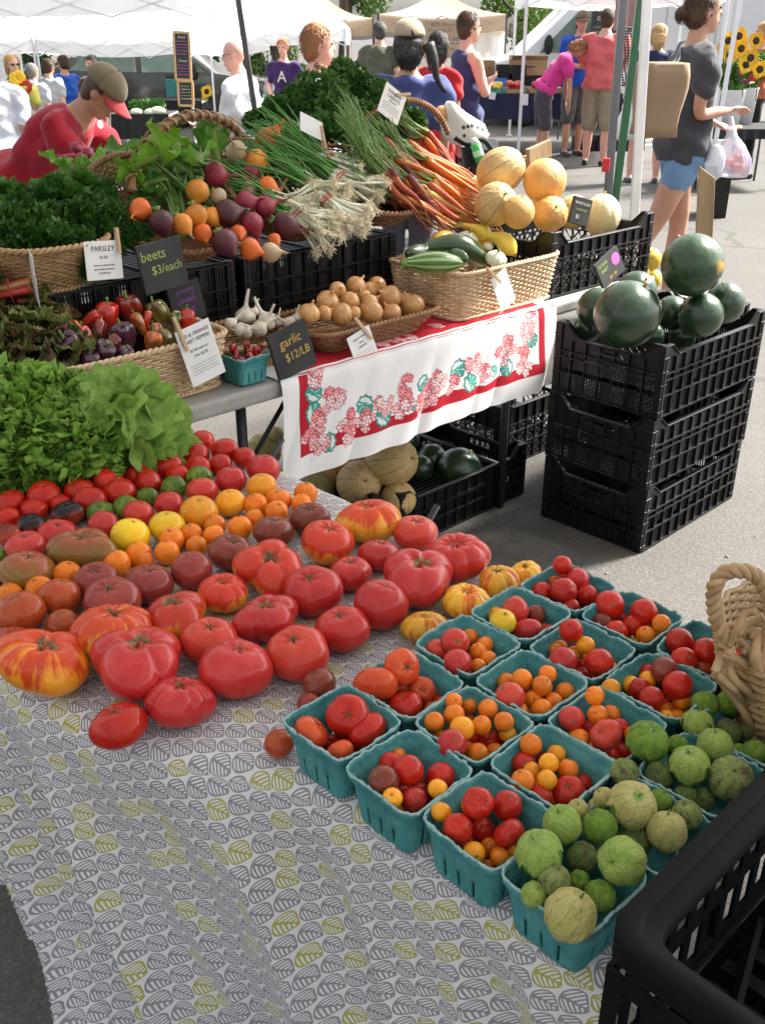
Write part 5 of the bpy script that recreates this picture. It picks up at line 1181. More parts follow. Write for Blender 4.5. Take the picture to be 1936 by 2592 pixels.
BT = [(1500,170,150,'beet_orange',1585,40,'orange beet highest in the heap with its root pointing up'),(1430,285,140,'beet_gold',1650,262,'golden beet below the highest one with a long root to the right'),(1320,230,122,'beet_tan',1290,150,'rough tan beet at the top left of the heap'),
 (1200,360,142,'beet_red',1480,372,'glossy red beet with a long pink root at the upper left'),(1400,350,108,'beet_red',1645,335,'small red beet right of the glossy red one'),(1490,425,112,'beet_orange',1570,450,'orange red beet at the right middle'),(1103,447,132,'beet_gold',1060,690,'golden beet with brown rings at the left'),
 (1218,480,96,'beet_tan',1275,540,'white beet beside the ringed golden one'),(1390,435,88,'beet_tan',1375,520,'white beet in the middle of the heap'),(1370,512,122,'beet_red',1480,480,'dark red beet in the centre of the heap'),(1475,535,122,'beet_red',1620,480,'red beet at the right centre'),
 (1570,345,125,'beet_dark',1650,345,'dark beet at the upper right near the scallions'),(1565,510,105,'beet_dark',1640,560,'dark beet at the right edge of the heap'),(1270,575,152,'beet_dark',1400,545,'blackish red beet under the white one'),(1405,630,132,'beet_red',1462,760,'red beet near the front with a hanging root'),
 (1095,585,130,'beet_gold',1165,750,'golden beet in the lower left group'),(1180,592,110,'beet_gold',1312,745,'slender golden beet with a long pointed root'),(1018,632,118,'beet_gold',1078,705,'split golden beet lowest on the left'),(1258,735,152,'beet_dark',1305,800,'large dark red beet low in the middle'),(1395,772,122,'beet_orange',1475,800,'orange beet at the front rim'),
 (1508,790,112,'beet_tan',1608,788,'tan beet at the front rim'),(1530,722,76,'beet_orange',1560,760,'small orange beet above the tan one at the rim'),(785,550,122,'beet_orange',730,600,'orange beet beside the parsley'),(900,622,142,'beet_dark',965,812,'long dark beet hanging over the chalkboard'),(1590,640,150,'beet_dark',1720,700,'dark beet at the right rim, root toward the scallions'),
 (1130,682,105,'beet_orange',1160,740,'shaded orange beet low on the left'),(1330,682,92,'beet_orange',1350,720,'shaded orange beet in the middle'),(1560,430,90,'beet_dark',1640,440,'small dark beet behind the orange red one')]
for (x,y,w_,c,tx,ty,lb) in BT:
 kv = (690-y)/460.0; v = 2.20+.30*max(-.15,kv)-(.03 if w_ > 110 else 0)
 P,t = on_plane('Z4',x,y,V3,V3*v); r = px_size('Z4',w_,t)/2; T_ = at_v('Z4',tx,ty,v-.03)
 beet(tuple(P),r,T_-P,c,lb)
def leaf_on_stem(parent,base,tip,L,m_idx,meshes,wst=.003,mt=None):
 d = np.array(tip)-np.array(base)
 b = MB(); b.tube(smooth_path([base,(np.array(base)+tip)/2+np.array([0,0,-.01]),tip],8),np.linspace(wst*1.3,wst*.7,8),6)
 b.build('stem',mt or M['stalk_green'],parent);
BLEAF = [ruffle_leaf(.16,.10,120+s_,.35,.010,5,22,15,.3).mesh('leaf',M['beet_leaf']) for s_ in range(3)]+[ruffle_leaf(.16,.11,130+s_,.3,.012,5,22,15,.3).mesh('leaf',M['beet_leaf_bright']) for s_ in range(2)]
bg = thing('beet_greens','mass of broad green beet leaves and stalks left of the beets','beet greens',tuple(at_v('D',330,400,2.6)))
B0 = np.array(bg.location); rg = random.Random(17)
LV = [(190,330,4),(240,325,3),(300,300,0),(345,290,4),(400,320,0),(440,300,1),(480,310,0),(520,330,1),(170,355,3),(230,370,0),(280,350,4),(330,340,0),(380,370,1),(450,350,2),(490,370,0),(150,330,4),(210,350,3),(430,400,2),(380,430,0),(400,290,3),(330,400,2),(300,430,1),(470,330,3),(250,400,2),(310,320,3),(360,310,4),(500,350,1),(180,370,0),(420,345,3),(265,310,3),(160,380,2),(220,395,1),(290,385,0),(340,370,2),(400,395,1),(445,425,0)]
for (x,y,k) in LV:
 v = 2.62+.25*(400-y)/110+rg.uniform(-.05,.05); P = at_v('D',x,y+(48 if x < 330 else 26),v)-B0
 d = np.array([rg.uniform(-1,.3),rg.uniform(-.6,.4),rg.uniform(-.1,.35)])
 o = link('leaf',BLEAF[k],bg,tuple(P-d*.05),aim(d,roll=rg.uniform(-.7,.7))); s = rg.uniform(.85,1.2); o.scale = (s,s,s)
for k in range(60):
 x0,y0 = rg.uniform(440,590),rg.uniform(390,500); x1,y1 = rg.uniform(300,430),rg.uniform(330,410)
 if k < 8: x0,y0,x1,y1 = rg.uniform(385,425),rg.uniform(480,520),rg.uniform(330,370),rg.uniform(370,400)
 a_ = at_v('D',x0/1.0 if k < 8 else x0-60,y0,2.34+.1*(500-y0)/100)-B0; b_ = at_v('D',x1,y1,2.44)-B0
 b = MB(); b.tube(smooth_path([a_,(a_+b_)/2+np.array([0,0,.02]),b_],10),np.linspace(.0055,.004,10),6); b.build('stem',M['stalk_green'],bg)
for (x,y,k) in [(300,360,3),(330,390,0),(310,425,1),(350,350,4),(380,330,3),(400,365,0),(350,420,2),(440,330,4),(420,390,1),(470,340,0),(370,445,2),(300,390,4),(395,415,0),(345,335,3)]:
 P = at_v('D',x,y,2.40)-B0; d = np.array([rg.uniform(-1,.2),rg.uniform(-.5,.2),rg.uniform(-.2,.5)]); o = link('leaf',BLEAF[k],bg,tuple(P-d*.05),aim(d,roll=rg.uniform(-.9,.9))); s = rg.uniform(.6,.9); o.scale = (s,s,s)
# ------------------------------------------------------------------ scallions, carrots
simple('scallion_green',(.05,.20,.03),(.12,.32,.06),.35,0,scale=3); simple('scallion_white',(.66,.68,.48),(.84,.84,.72),.35,0); simple('root_cream',(.80,.70,.48),(.90,.83,.64),.9,0); simple('rubber_band',(.45,.04,.02))
def scallions():
 """five bunches, each bound with a red band"""
 specs = [((640,600),(560,240),'lower left'),((700,560),(570,265),'front'),((760,500),(590,255),'middle'),((800,430),(640,275),'upper'),((780,370),(600,270),'rear'),((720,470),(545,300),'left')]
 ends = [((565,462),(515,330),2.40),((585,500),(470,380),2.36),((640,452),(560,300),2.44),((700,405),(560,270),2.50),((690,378),(555,262),2.56),((610,420),(540,290),2.47)]
 tips = [(620,490,.0),(700,510,-.05),(755,470,-.02),(800,400,.05),(775,365,.08),(680,440,.02)]
 names = ['lowest bunch of scallions, nearest the beets','front bunch of scallions at the basket rim','middle bunch of scallions with the broadest white roots','upper right bunch of scallions beside the carrots','rearmost bunch of scallions under the blank card','bunch of scallions behind the front one']
 # root end px, band px, leaf tip px, depth v
 B_ = [((670,452),(600,440),(480,375),2.30),((715,498),(645,468),(500,395),2.24),((785,478),(705,435),(560,330),2.26),((820,415),(735,385),(560,285),2.32),((800,365),(710,345),(560,255),2.40),((745,425),(665,400),(520,310),2.32)]
 for k,(rt,bd,tp,v) in enumerate(B_):
  r0 = at_v('D',*rt,v-.04); b0 = at_v('D',*bd,v); t0 = at_v('D',*tp,v+.22); rg = np.random.default_rng(70+k)
  t = thing('scallion_bunch',names[k],'scallions',tuple(b0),group='bunches of scallions'); ax = (t0-b0)/np.linalg.norm(t0-b0); sd_ = np.cross(ax,[0,0,1]); sd_ /= np.linalg.norm(sd_); up = np.cross(sd_,ax)
  g_,wh,fz = MB(),MB(),MB(); L = np.linalg.norm(t0-b0); Lr = np.linalg.norm(r0-b0)
  for q in range(36):
   o1 = (sd_*rg.normal()*.013+up*rg.normal()*.010); o2 = (sd_*rg.normal()*.055+up*rg.normal()*.03); o0 = (sd_*rg.normal()*.034+up*rg.normal()*.024)
   rtp = ((r0-b0)*.95)+o0*1.15+ax*rg.normal()*.012
   wh.tube([rtp,rtp*.5+o1*.6,o1+ax*.03],[.0052,.0042,.0038],6)
   P1 = smooth_path([o1+ax*.025,ax*L*.4+o1*.6+o2*.4+up*.01,ax*L*(.8+.3*rg.random())+o2*1.5+np.array([0,0,-.02*rg.random()])],9)
   g_.tube(P1,np.linspace(.0038,.0016,9),5)
   if q % 2: P2 = smooth_path([o1+ax*.04,ax*L*.4+o1+up*.015-o2*.2,ax*L*(.7+.3*rg.random())-o2],7); g_.tube(P2,np.linspace(.003,.0012,7),4)
   dr = (rtp-o1)/np.linalg.norm(rtp-o1)
   for s_ in range(34):
    e = dr*.2+rg.normal(size=3)*.8; e /= np.linalg.norm(e); ln = .010+.014*rg.random(); md = rtp+e*ln*.5+rg.normal(size=3)*.003
    fz.tube([rtp,md,rtp+e*ln+rg.normal(size=3)*.004-np.array([0,0,.004])],[.0017,.0014,.0008],3,caps=False)
  g_.build('leaves',M['scallion_green'],t,kind='stuff'); wh.build('bulbs',M['scallion_white'],t,kind='stuff'); fz.build('roots',M['root_cream'],t,kind='stuff')
  b = MB(); n_ = 20; b.tube([(sd_*math.cos(2*PI*i/n_)*.027+up*math.sin(2*PI*i/n_)*.020+ax*.02*math.cos(2*PI*i/n_+1)*.3) for i in range(n_)],.0022,5,True)
  b.tube([(sd_*math.cos(2*PI*i/n_)*.028+up*math.sin(2*PI*i/n_)*.021+ax*(.006+.01*math.cos(2*PI*i/n_+2)*.4)) for i in range(n_)],.002,5,True); b.build('rubber_band',M['rubber_band'],t)
scallions()
# one loose green blade hanging over the basket rim
b = MB(); b.tube(smooth_path([at_v('D',690,390+20,2.3),at_v('D',688,440,2.24),at_v('D',697,480,2.22),at_v('D',710,522,2.20)],16),np.linspace(.0035,.0012,16),5)
tag(b.build('loose_scallion',M['scallion_green'],None),'single green scallion blade hanging over the rim of its basket','scallion')
simple('carrot_orange',(.42,.10,.012),(.56,.18,.028),.5,.3,60,stretch=(1,1,1)); simple('carrot_purple',(.10,.015,.02),(.20,.04,.03),.5,.3,60); simple('carrot_red',(.34,.05,.02),(.48,.10,.03),.5,.3,60); simple('carrot_yellow',(.62,.36,.08),(.72,.48,.15),.5,.3,60)
def carrot_bunch(label,head,tipc,v,n,seed,spread=.06,cols=('carrot_orange',),L0=.17):
 H0 = at_v('D',head[0]-22,head[1]-4,v); T0 = at_v('D',tipc[0]-8,tipc[1]+4,v-.05); rg = np.random.default_rng(seed)
 t = thing('carrot_bunch',label,'carrots',tuple(H0),group='bunches of rainbow carrots'); ax = (T0-H0); L = np.linalg.norm(ax); ax /= L; sd_ = np.cross(ax,[0,0,1]); sd_ /= np.linalg.norm(sd_); up = np.cross(sd_,ax)
 for q in range(n):
  s = (q+.5)/n*2-1; o1 = sd_*s*.05+up*(rg.normal()*.008+.016*(q % 2)); o2 = sd_*(s*spread+rg.normal()*.012)+up*rg.normal()*.018; ll = L*rg.uniform(.85,1.25); r = rg.uniform(.0095,.0135)
  wob = rg.normal(size=(2,3))*.006
  P_ = smooth_path([o1,o1*.5+o2*.5+ax*ll*.4+wob[0],o2+ax*ll*.75+wob[1],o2*1.05+ax*ll],14)
  rad = r*np.array([.75,1,1,.95,.88,.8,.7,.6,.5,.4,.3,.2,.12,.07])
  b = MB(); b.tube(P_,rad,9)
  e = P_[-1]; c = cols[rg.integers(0,len(cols))]
  b.tube(smooth_path([e-(P_[-1]-P_[-2])*.3,e+ax*.03+rg.normal(size=3)*.008,e+ax*.06+rg.normal(size=3)*.018-np.array([0,0,.01])],8),np.linspace(.0012,.0005,8),4)
  for h_ in range(3): s0 = P_[6+2*h_]; b.tube([s0,s0+rg.normal(size=3)*.010+ax*.008],[.0008,.0003],3)
  b.build('carrot',M[c],t)
  st = MB()
  for k in range(3): st.tube(smooth_path([o1,o1*.6-ax*.05+rg.normal(size=3)*.006,-ax*.16+rg.normal(size=3)*.02+up*.02],7),np.linspace(.0024,.0014,7),4)
  st.build('stalk',M['stalk_green'],t)
 b = MB(); n_ = 18
 for k in range(2): b.tube([(sd_*math.cos(2*PI*i/n_)*.047+up*math.sin(2*PI*i/n_)*.024+ax*(.022+.008*k+.004*math.sin(i+k))) for i in range(n_)],.0017,4,True)
 b.build('rubber_band',M['rubber_band'],t)
P_,O_,R_,Yy = 'carrot_purple','carrot_orange','carrot_red','carrot_yellow'
CB = [('top left bunch of purple and red carrots behind a rubber band',(835,312),(905,385),2.52,8,(P_,P_,R_)),('top bunch of orange carrots against the basket handle',(925,300),(1000,372),2.56,8,(O_,P_,O_,R_)),('middle bunch of dark red carrots',(860,345),(950,410),2.44,8,(R_,P_,Yy,O_)),('right hand bunch of slim orange carrots',(925,350),(1025,420),2.47,10,(O_,O_,R_)),
 ('lower left bunch of short purple carrots',(850,400),(925,435),2.38,8,(P_,P_,R_)),('lower right bunch of bright orange carrots with long hairs',(940,395),(1035,450),2.38,10,(O_,O_,Yy)),('lowest bunch of red and yellow carrots at the basket rim',(870,430),(980,475),2.31,10,(R_,Yy,O_,P_)),('inner bunch of orange carrots in the centre',(900,370),(990,440),2.42,9,(O_,R_,O_))]
CB += [('inner bunch of purple carrots nearest the scallion roots',(830,350),(885,430),2.40,8,(P_,R_,P_)),('lower inner bunch of rust red carrots',(880,395),(950,460),2.35,9,(R_,O_,P_)),('outer bunch of dark purple carrots hanging over the left rim',(842,380),(900,462),2.33,7,(P_,R_,P_)),('bunch of orange carrots lying right across the middle',(900,330),(1015,400),2.50,8,(O_,R_,O_)),('bunch of mixed carrots at the near right of the basket',(925,420),(1030,478),2.32,7,(O_,Yy,R_))]
for k,(lb,h_,tp,v,n_,cols) in enumerate(CB): carrot_bunch(lb,h_,tp,v-.03,n_+11,200+k,cols=cols)
# rhubarb
simple('rhubarb',(.45,.03,.02),(.58,.10,.05),.45,.3,60); simple('rhubarb_end',(.52,.46,.22),(.62,.30,.12))
for k,(x0,y0,x1,y1,v,lb) in enumerate(((0,515,60,545,2.42,'rear bunch of red rhubarb stalks under the parsley'),(-10,595,90,570,2.34,'middle bunch of rhubarb tied beside the white card'),(-20,640,70,620,2.24,'front bunch of red rhubarb in the shallow basket'))):
 H0 = at_v('D',x0,y0,v+.05); T0 = at_v('D',x1,y1,v); t = thing('rhubarb_bunch',lb,'rhubarb',tuple(H0),group='bunches of rhubarb'); ax = T0-H0; ax /= np.linalg.norm(ax); sd_ = np.cross(ax,[0,0,1]); up = np.cross(sd_,ax)
 for q in range(11):
  o1 = sd_*rnd.gauss(0,.022)+up*rnd.gauss(0,.014); L = np.linalg.norm(T0-H0)*rnd.uniform(.85,1.05); b = MB(); b.tube([o1-ax*.1,o1*.8+ax*L*.5,o1+ax*L],.0075,7,flat=.7); b.build('stalk',M['rhubarb' if q % 4 else 'rhubarb_end'],t)
 b = MB(); b.tube([(sd_*math.cos(i*.35)*.05+up*math.sin(i*.35)*.034+ax*np.linalg.norm(T0-H0)*.55) for i in range(18)],.002,4,True); b.build('rubber_band',M['rubber_band'],t)
# ------------------------------------------------------------------ peppers, garlic, onions, squash
def pep_mesh(seed,lobes=4,L=1.15,taper=.25):
 rg = random.Random(seed); ph = rg.random()*6; b = MB(); nu,nv = 32,18; RR = []
 for i in range(nv+1):
  p = PI*i/nv; RR.append([])
  for j in range(nu):
   th = 2*PI*j/nu; lob = abs(math.sin(lobes/2*th+ph))**.7; s = math.sin(p)**.62
   r = s*(.78+.26*lob)*(1-taper*(i/nv))+.03*math.sin(2*th+ph)
   z = L*math.cos(p); z -= .28*math.exp(-(p/.42)**2)*(.5+lob*.6)-.12*math.exp(-((PI-p)/.4)**2)*(1-.8*lob); RR[-1].append((r*math.cos(th)+.12*math.sin(p*1.4+ph),r*math.sin(th),z))
 b.rings(RR); st = MB(); st.tube(smooth_path([(.02,0,L*.70),(.03,.02,L*.9),(.15,.05,L*1.25)],6),[.22,.13,.10,.09,.09,.12],8); return b,st
PV = [(*pep_mesh(s_,[4,3,4,4][s_],[1.05,1.25,1.0,1.7][s_],[.2,.35,.15,.6][s_]),{}) for s_ in range(4)]
def pepcol(name,c1,c2=None,c3=None): M[name] = mat(name,c1,c2 or tuple(x*1.35 for x in c1),1.3,.16,coat=.7,rand=.12,croughn=.08,c3=c3,contrast=1.6); return name
for a_ in (('pep_purple',(.045,.010,.030),(.085,.02,.05)),('pep_red',(.42,.012,.008),(.52,.03,.012)),('pep_darkred',(.13,.012,.008),(.24,.02,.012)),('pep_olive',(.10,.09,.018),(.20,.16,.03)),('pep_mixed',(.05,.12,.012),(.45,.05,.012),(.60,.18,.02)),('chili_red',(.30,.008,.008),(.42,.012,.012))): pepcol(*a_)
def pepper(P,r,kd,c,label,rot,group='sweet peppers in the pale willow basket',cat='pepper',name='sweet_pepper'):
 b,st,cache = PV[kd]
 if c not in cache: cache[c] = (fix_normals(b.mesh('pepper_flesh',M[c])),st.mesh('stem',M['stem_green']))
 o = link(name,cache[c][0],None,tuple(P),rot,r,label,cat,group); link('stem',cache[c][1],o); return o
PP = [(360,285,160,'pep_darkred',1,'dark red and green pepper at the back left'),(385,400,200,'pep_purple',1,'long purple pepper lying at the front left'),(690,330,165,'pep_purple',0,'largest purple bell pepper standing with a green stem'),(580,415,150,'pep_purple',2,'purple pepper in the middle of the front'),(505,480,140,'pep_purple',0,'dark purple pepper against the front rim'),(365,515,95,'pep_purple',2,'small purple pepper at the left corner'),(700,435,110,'pep_purple',0,'purple pepper half sunk at the rim'),
 (465,330,120,'pep_red',2,'bright red pepper with ridges on the left'),(555,300,110,'pep_darkred',1,'dull red pepper left of the largest purple one'),(600,215,160,'pep_red',0,'bright red pepper at the back'),(500,240,90,'pep_red',3,'narrow red pepper at the back left'),(720,180,170,'pep_darkred',0,'deep red brown pepper at the back centre'),(880,195,140,'pep_olive',0,'olive brown bell pepper at the back with a pale stem'),(780,265,90,'pep_mixed',3,'orange pepper with a green stem near the centre'),
 (850,355,120,'pep_mixed',2,'green and orange pepper near the card'),(870,300,90,'pep_mixed',0,'small green and red pepper beneath the clothespin'),(970,230,90,'pep_olive',1,'dark green pepper under the back rim'),(1045,240,110,'pep_red',1,'red pepper with white highlights at the right end'),(640,360,90,'pep_darkred',2,'dark pepper deep among the others'),(820,240,70,'pep_red',3,'small red pepper near the olive one'),(430,300,100,'pep_mixed',1,'half green pepper at the back left'),(920,330,90,'pep_olive',2,'olive pepper behind the clothespin')]
for i,(x,y,w_,c,kd,lb) in enumerate(PP):
 P,t = on_plane('Y1',x,y,np.array([0,0,1.0])-.42*V3,V3*2.02+np.array([0,0,T2Z+.115])); r = px_size('Y1',w_,t)/2*.95
 pepper(P,r,kd,c,lb,(rnd.uniform(-.6,.3),rnd.uniform(-.9,.9),rnd.uniform(0,6)) if kd != 0 else (rnd.uniform(-.4,.0),rnd.uniform(-.4,.4),rnd.uniform(0,6)))
# little basket of tiny red peppers
tp = W(1.398,1.965,T2Z+.004); pint('teal pint basket of tiny dark red peppers beside the garlic sign',tp,TH,1)
for (x,y,w_,i) in ((1300,405,70,0),(1380,400,75,1),(1430,420,70,2),(1460,400,50,3),(1350,480,75,4),(1400,465,70,5),(1440,460,60,6),(1320,440,50,7),(1465,440,55,8),(1400,430,60,9)):
 P,t = on_plane('Y1',x,y,np.array([0,0,1.0])-.5*V3,V3*1.965+np.array([0,0,T2Z+.08])); pepper(P,px_size('Y1',w_,t)/2*.8,3 if i % 2 else 1,'chili_red','tiny glossy dark red pepper in the teal basket by the garlic sign',(rnd.uniform(-.5,.5),rnd.uniform(-.5,.5),i),'tiny red peppers in the teal pint basket','pepper','small_pepper')
simple('garlic_skin',(.58,.50,.40),(.74,.68,.58),.55,.2,30,stretch=(1,1,.2)); simple('onion_skin',(.48,.21,.06),(.68,.38,.14),.28,.1,30,coat=.35,scale=2.5,stretch=(1,1,.3)); simple('onion_dry',(.42,.25,.10),(.55,.36,.18),.8)
def bulb_mesh(kind):
 b = MB(); nu = 28; prof = dict(onion=[(.0,-.86),(.25,-.85),(.62,-.68),(.92,-.3),(1,.05),(.93,.38),(.70,.66),(.42,.82),(.22,.93),(.13,1.08),(.10,1.22),(.13,1.34)],
 garlic=[(.0,-.72),(.3,-.74),(.7,-.6),(.97,-.2),(.95,.1),(.72,.42),(.42,.66),(.24,.9),(.19,1.2),(.17,1.7),(.16,2.2),(.14,2.5)])[kind]
 RR = []
 for (r,z) in prof:
  RR.append([((r*(1+(.06*abs(math.sin(3.5*2*PI*j/nu)) if kind == 'garlic' and z < .8 else .012*math.sin(5*2*PI*j/nu))))*math.cos(2*PI*j/nu)+(.12*(max(0,z-1))**1.5 if kind == 'garlic' else .03*max(0,z-.9)),r*(1+(.06*abs(math.sin(3.5*2*PI*j/nu)) if kind == 'garlic' and z < .8 else 0))*math.sin(2*PI*j/nu),z) for j in range(nu)])
 b.rings(RR); return fix_normals(b.mesh(kind,M[kind+'_skin']))
ONI,GAR = bulb_mesh('onion'),bulb_mesh('garlic')
rt = MB()
for k in range(14): a_ = k*.45; rt.tube([(math.cos(a_)*.1,math.sin(a_)*.1,-.8),(math.cos(a_)*.2,math.sin(a_)*.2,-.95+.04*(k % 3))],[.02,.008],3)
RT = rt.mesh('root_tuft',M['onion_dry'])
ON = [(540,1330,138),(600,1262,105),(710,1240,128),(795,1258,95),(835,1235,112),(910,1308,152),(672,1330,122),(790,1340,120),(800,1395,145),(430,1402,132),(625,1408,145),(1050,1358,152),(925,1400,120),(520,1400,100),(990,1320,90),(700,1400,90),(760,1300,90)]
OL = ['with a papery neck at the left of the heap','behind the left neck','topmost, bright copper','behind the topmost one','at the back right of the heap','pale and large right of the centre','left of the centre','in the middle of the heap','with a dry root below, in front','at the left end of the tray','at the front left of the tray','at the right end of the tray','low right of the clothespin','low between the left two','low at the back right','deep in the front','deep in the middle']
for (x,y,w_),l_ in zip(ON,OL):
 v = 1.99+.13*(1400-y)/170; P,t = on_plane('Z5',x,y,V3,V3*v); r = px_size('Z5',w_,t)/2
 o = link('onion',ONI,None,tuple(P),(rnd.uniform(-1.2,1.2),rnd.uniform(-1.0,1.0),rnd.uniform(0,6)),r,'yellow onion '+l_,'onion','yellow onions in the brown tray'); link('root_tuft',RT,o)
GL = [('Y1',1370,215,115,.1,'garlic bulb standing highest with a short upright neck'),('Y1',1485,240,110,-.5,'garlic bulb with its neck leaning left on top'),('Y1',1290,265,85,.8,'garlic bulb at the left of the basket'),('Y1',1420,195,60,.3,'small garlic bulb behind the top pair'),('Y1',1440,290,90,-1.2,'garlic bulb lying beside the garlic sign'),('Y1',1550,250,60,.2,'garlic bulb at the right of the top pair'),('Y1',1340,300,80,1.3,'garlic bulb lying at the front rim'),('Y1',1380,310,70,-1.4,'garlic bulb with its cut neck toward the camera'),
 ('Y2',60,150,90,.3,'garlic bulb just above the garlic sign'),('Y2',180,150,80,-1.0,'garlic bulb right of the sign with roots up'),('Y2',220,120,60,.2,'garlic neck poking up beside the onions'),('Y2',20,180,90,1.0,'garlic bulb hidden behind the garlic sign')]
for (rg_,x,y,w_,tl_,lb) in GL:
 P,t = on_plane(rg_,x,y,np.array([0,0,1.0])-.35*V3,V3*2.05+np.array([0,0,T2Z+.085])); r = px_size(rg_,w_,t)/2
 o = link('garlic_bulb',GAR,None,tuple(P),(tl_*.5,tl_,rnd.uniform(-.5,.5)+TH),r,lb,'garlic','garlic bulbs in the honey brown basket'); link('root_tuft',RT,o)
simple('squash_yellow',(.72,.48,.03),(.82,.60,.08),.3,.1,20,coat=.3,scale=2); simple('zucchini_dark',(.010,.035,.008),(.03,.07,.015),.2,.1,30,coat=.5,scale=2); simple('patty_pale',(.62,.66,.45),(.74,.76,.60),.35,.1,20)
simple('squash_mixed',(.10,.16,.02),(.75,.36,.04),.3,.1,20,scale=3)
def zucc_striped():
 m,nt,p = new_mat('zucchini_striped'); raw = coord(nt,'UV'); x,y,z = sep(nt,raw);
 s = ((x*9).frac()-.5).abs() < (.20); n_ = noise_fac(nt,vscale(nt,raw,(40,8,1)),1.5,3)
 c = mixc(nt,s*(.5+n_*.7).clamp(),(.035,.13,.015),(.36,.46,.16)); c = mixc(nt,((n_-.55)*4).clamp()*.6,c,(.12,.26,.04))
 nt.links.new(c,p.inputs['Base Color']); p.inputs['Roughness'].default_value = .25; p.inputs['Coat Weight'].default_value = .4; return m
M['zucchini_striped'] = zucc_striped()
def gourd(label,P,Q_,rad,m,cat,name,group='summer squash in the willow basket',bend=(0,0,0),stemc='stalk_green'):
 P,Q_ = np.array(P),np.array(Q_); t = thing(name,label,cat,tuple(P),group=group); n = len(rad)
 C = smooth_path([np.zeros(3),(Q_-P)/2+np.array(bend),Q_-P],n); T,Nn,Bn = frames(C); k = 28
 Gd = np.zeros((n,k+1,3))
 for i in range(n):
  for j in range(k+1):
   th = 2*PI*j/k; r = rad[i]*(1+.025*math.cos(5*th)); Gd[i,j] = C[i]+Nn[i]*math.cos(th)*r+Bn[i]*math.sin(th)*r
 UV = np.stack(np.meshgrid(np.linspace(0,1,n),np.linspace(0,1,k+1),indexing='ij')[::-1],-1)
 me = grid_uv('flesh',Gd,UV,M[m]); link('flesh',fix_normals(me),t)
 b = MB(); b.tube([C[-1]-T[-1]*.004,C[-1]+T[-1]*.018],[rad[-1]*.9+.003,.007],7); b.build('stem',M[stemc],t); return t
def zp(x,y,v): return at_v('Z5',x,y,v)
E_ = lambda r,n=16,a=.15,b_=.5: [r*max(a if i < 2 else b_,math.sin(PI*(i+.35)/(n+.0))**.55) if i not in (0,) else r*.08 for i in range(n)]
gourd('striped light and dark green zucchini at the front of the basket',zp(1350,1100,1.975),zp(1010,1100,2.05),E_(.034),'zucchini_striped','zucchini','zucchini')
gourd('large dark green zucchini behind the striped one',zp(1510,1110,2.04),zp(1130,1010,2.14),E_(.040),'zucchini_dark','zucchini','zucchini',bend=(0,0,.03))
gourd('short dark zucchini end between the two others',zp(1380,1080,2.0),zp(1250,1050,2.08),E_(.026),'zucchini_dark','zucchini','zucchini')
gourd('dark green zucchini low at the left end of the basket',zp(1010,1045,2.12),zp(1160,1030,2.15),E_(.028),'zucchini_dark','zucchini','zucchini')
gourd('mottled green and orange squash at the back left',zp(1170,975,2.17),zp(1300,975,2.19),[.008,.024,.032,.036,.037,.036,.033,.026,.012],'squash_mixed' if 'squash_mixed' in M else 'squash_yellow','squash','summer_squash')
sq_r = [.006,.020,.030,.036,.038,.037,.034,.029,.024,.020,.017,.015,.014,.014,.012]
gourd('large yellow crookneck squash lying to the right',zp(1660,1050,2.02),zp(1430,930,2.16),[r*.8 for r in sq_r],'squash_yellow','squash','summer_squash',bend=(.02,0,.015))
gourd('yellow squash pointing upward behind the pale round one',zp(1480,1010,2.16),zp(1460,810,2.20),[r*.85 for r in sq_r],'squash_yellow','squash','summer_squash')
gourd('slim yellow squash with a curved neck at the back',zp(1510,960,2.12),zp(1340,870,2.2),[r*.6 for r in sq_r],'squash_yellow','squash','summer_squash',bend=(-.01,0,.015))
gourd('small yellow squash by the cantaloupe crate',at_v('Z6',360,660,2.13),at_v('Z6',362,595,2.14),[r*.5 for r in sq_r],'squash_yellow','squash','summer_squash')
for (x,y,w_,v,lb) in ((1375,960,130,2.14,'pale green white pattypan squash in the middle'),(1545,1075,130,2.0,'white pattypan squash behind the clothespin'),(1500,1000,60,2.1,'small pale squash under the yellow one')):
 P,t = on_plane('Z5',x,y,V3,V3*v); r = px_size('Z5',w_,t)/2; q = thing('pattypan_squash',lb,'squash',tuple(P),(.4,.2,0),'summer squash in the willow basket',r); b = MB(); RR = [[(rr*(1+.05*math.cos(10*2*PI*j/40)*(rr > .5))*math.cos(2*PI*j/40),rr*(1+.05*math.cos(10*2*PI*j/40)*(rr > .5))*math.sin(2*PI*j/40),z) for j in range(40)] for rr,z in ((.05,-.6),(.5,-.55),(.85,-.3),(1,0),(.92,.25),(.6,.55),(.25,.75),(.1,.8))]
 b.rings(RR); b.build('flesh',M['patty_pale'],q); b = MB(); b.tube([(0,0,.75),(.05,0,1.05)],[.12,.1],7); b.build('stem',M['stem_green'],q)
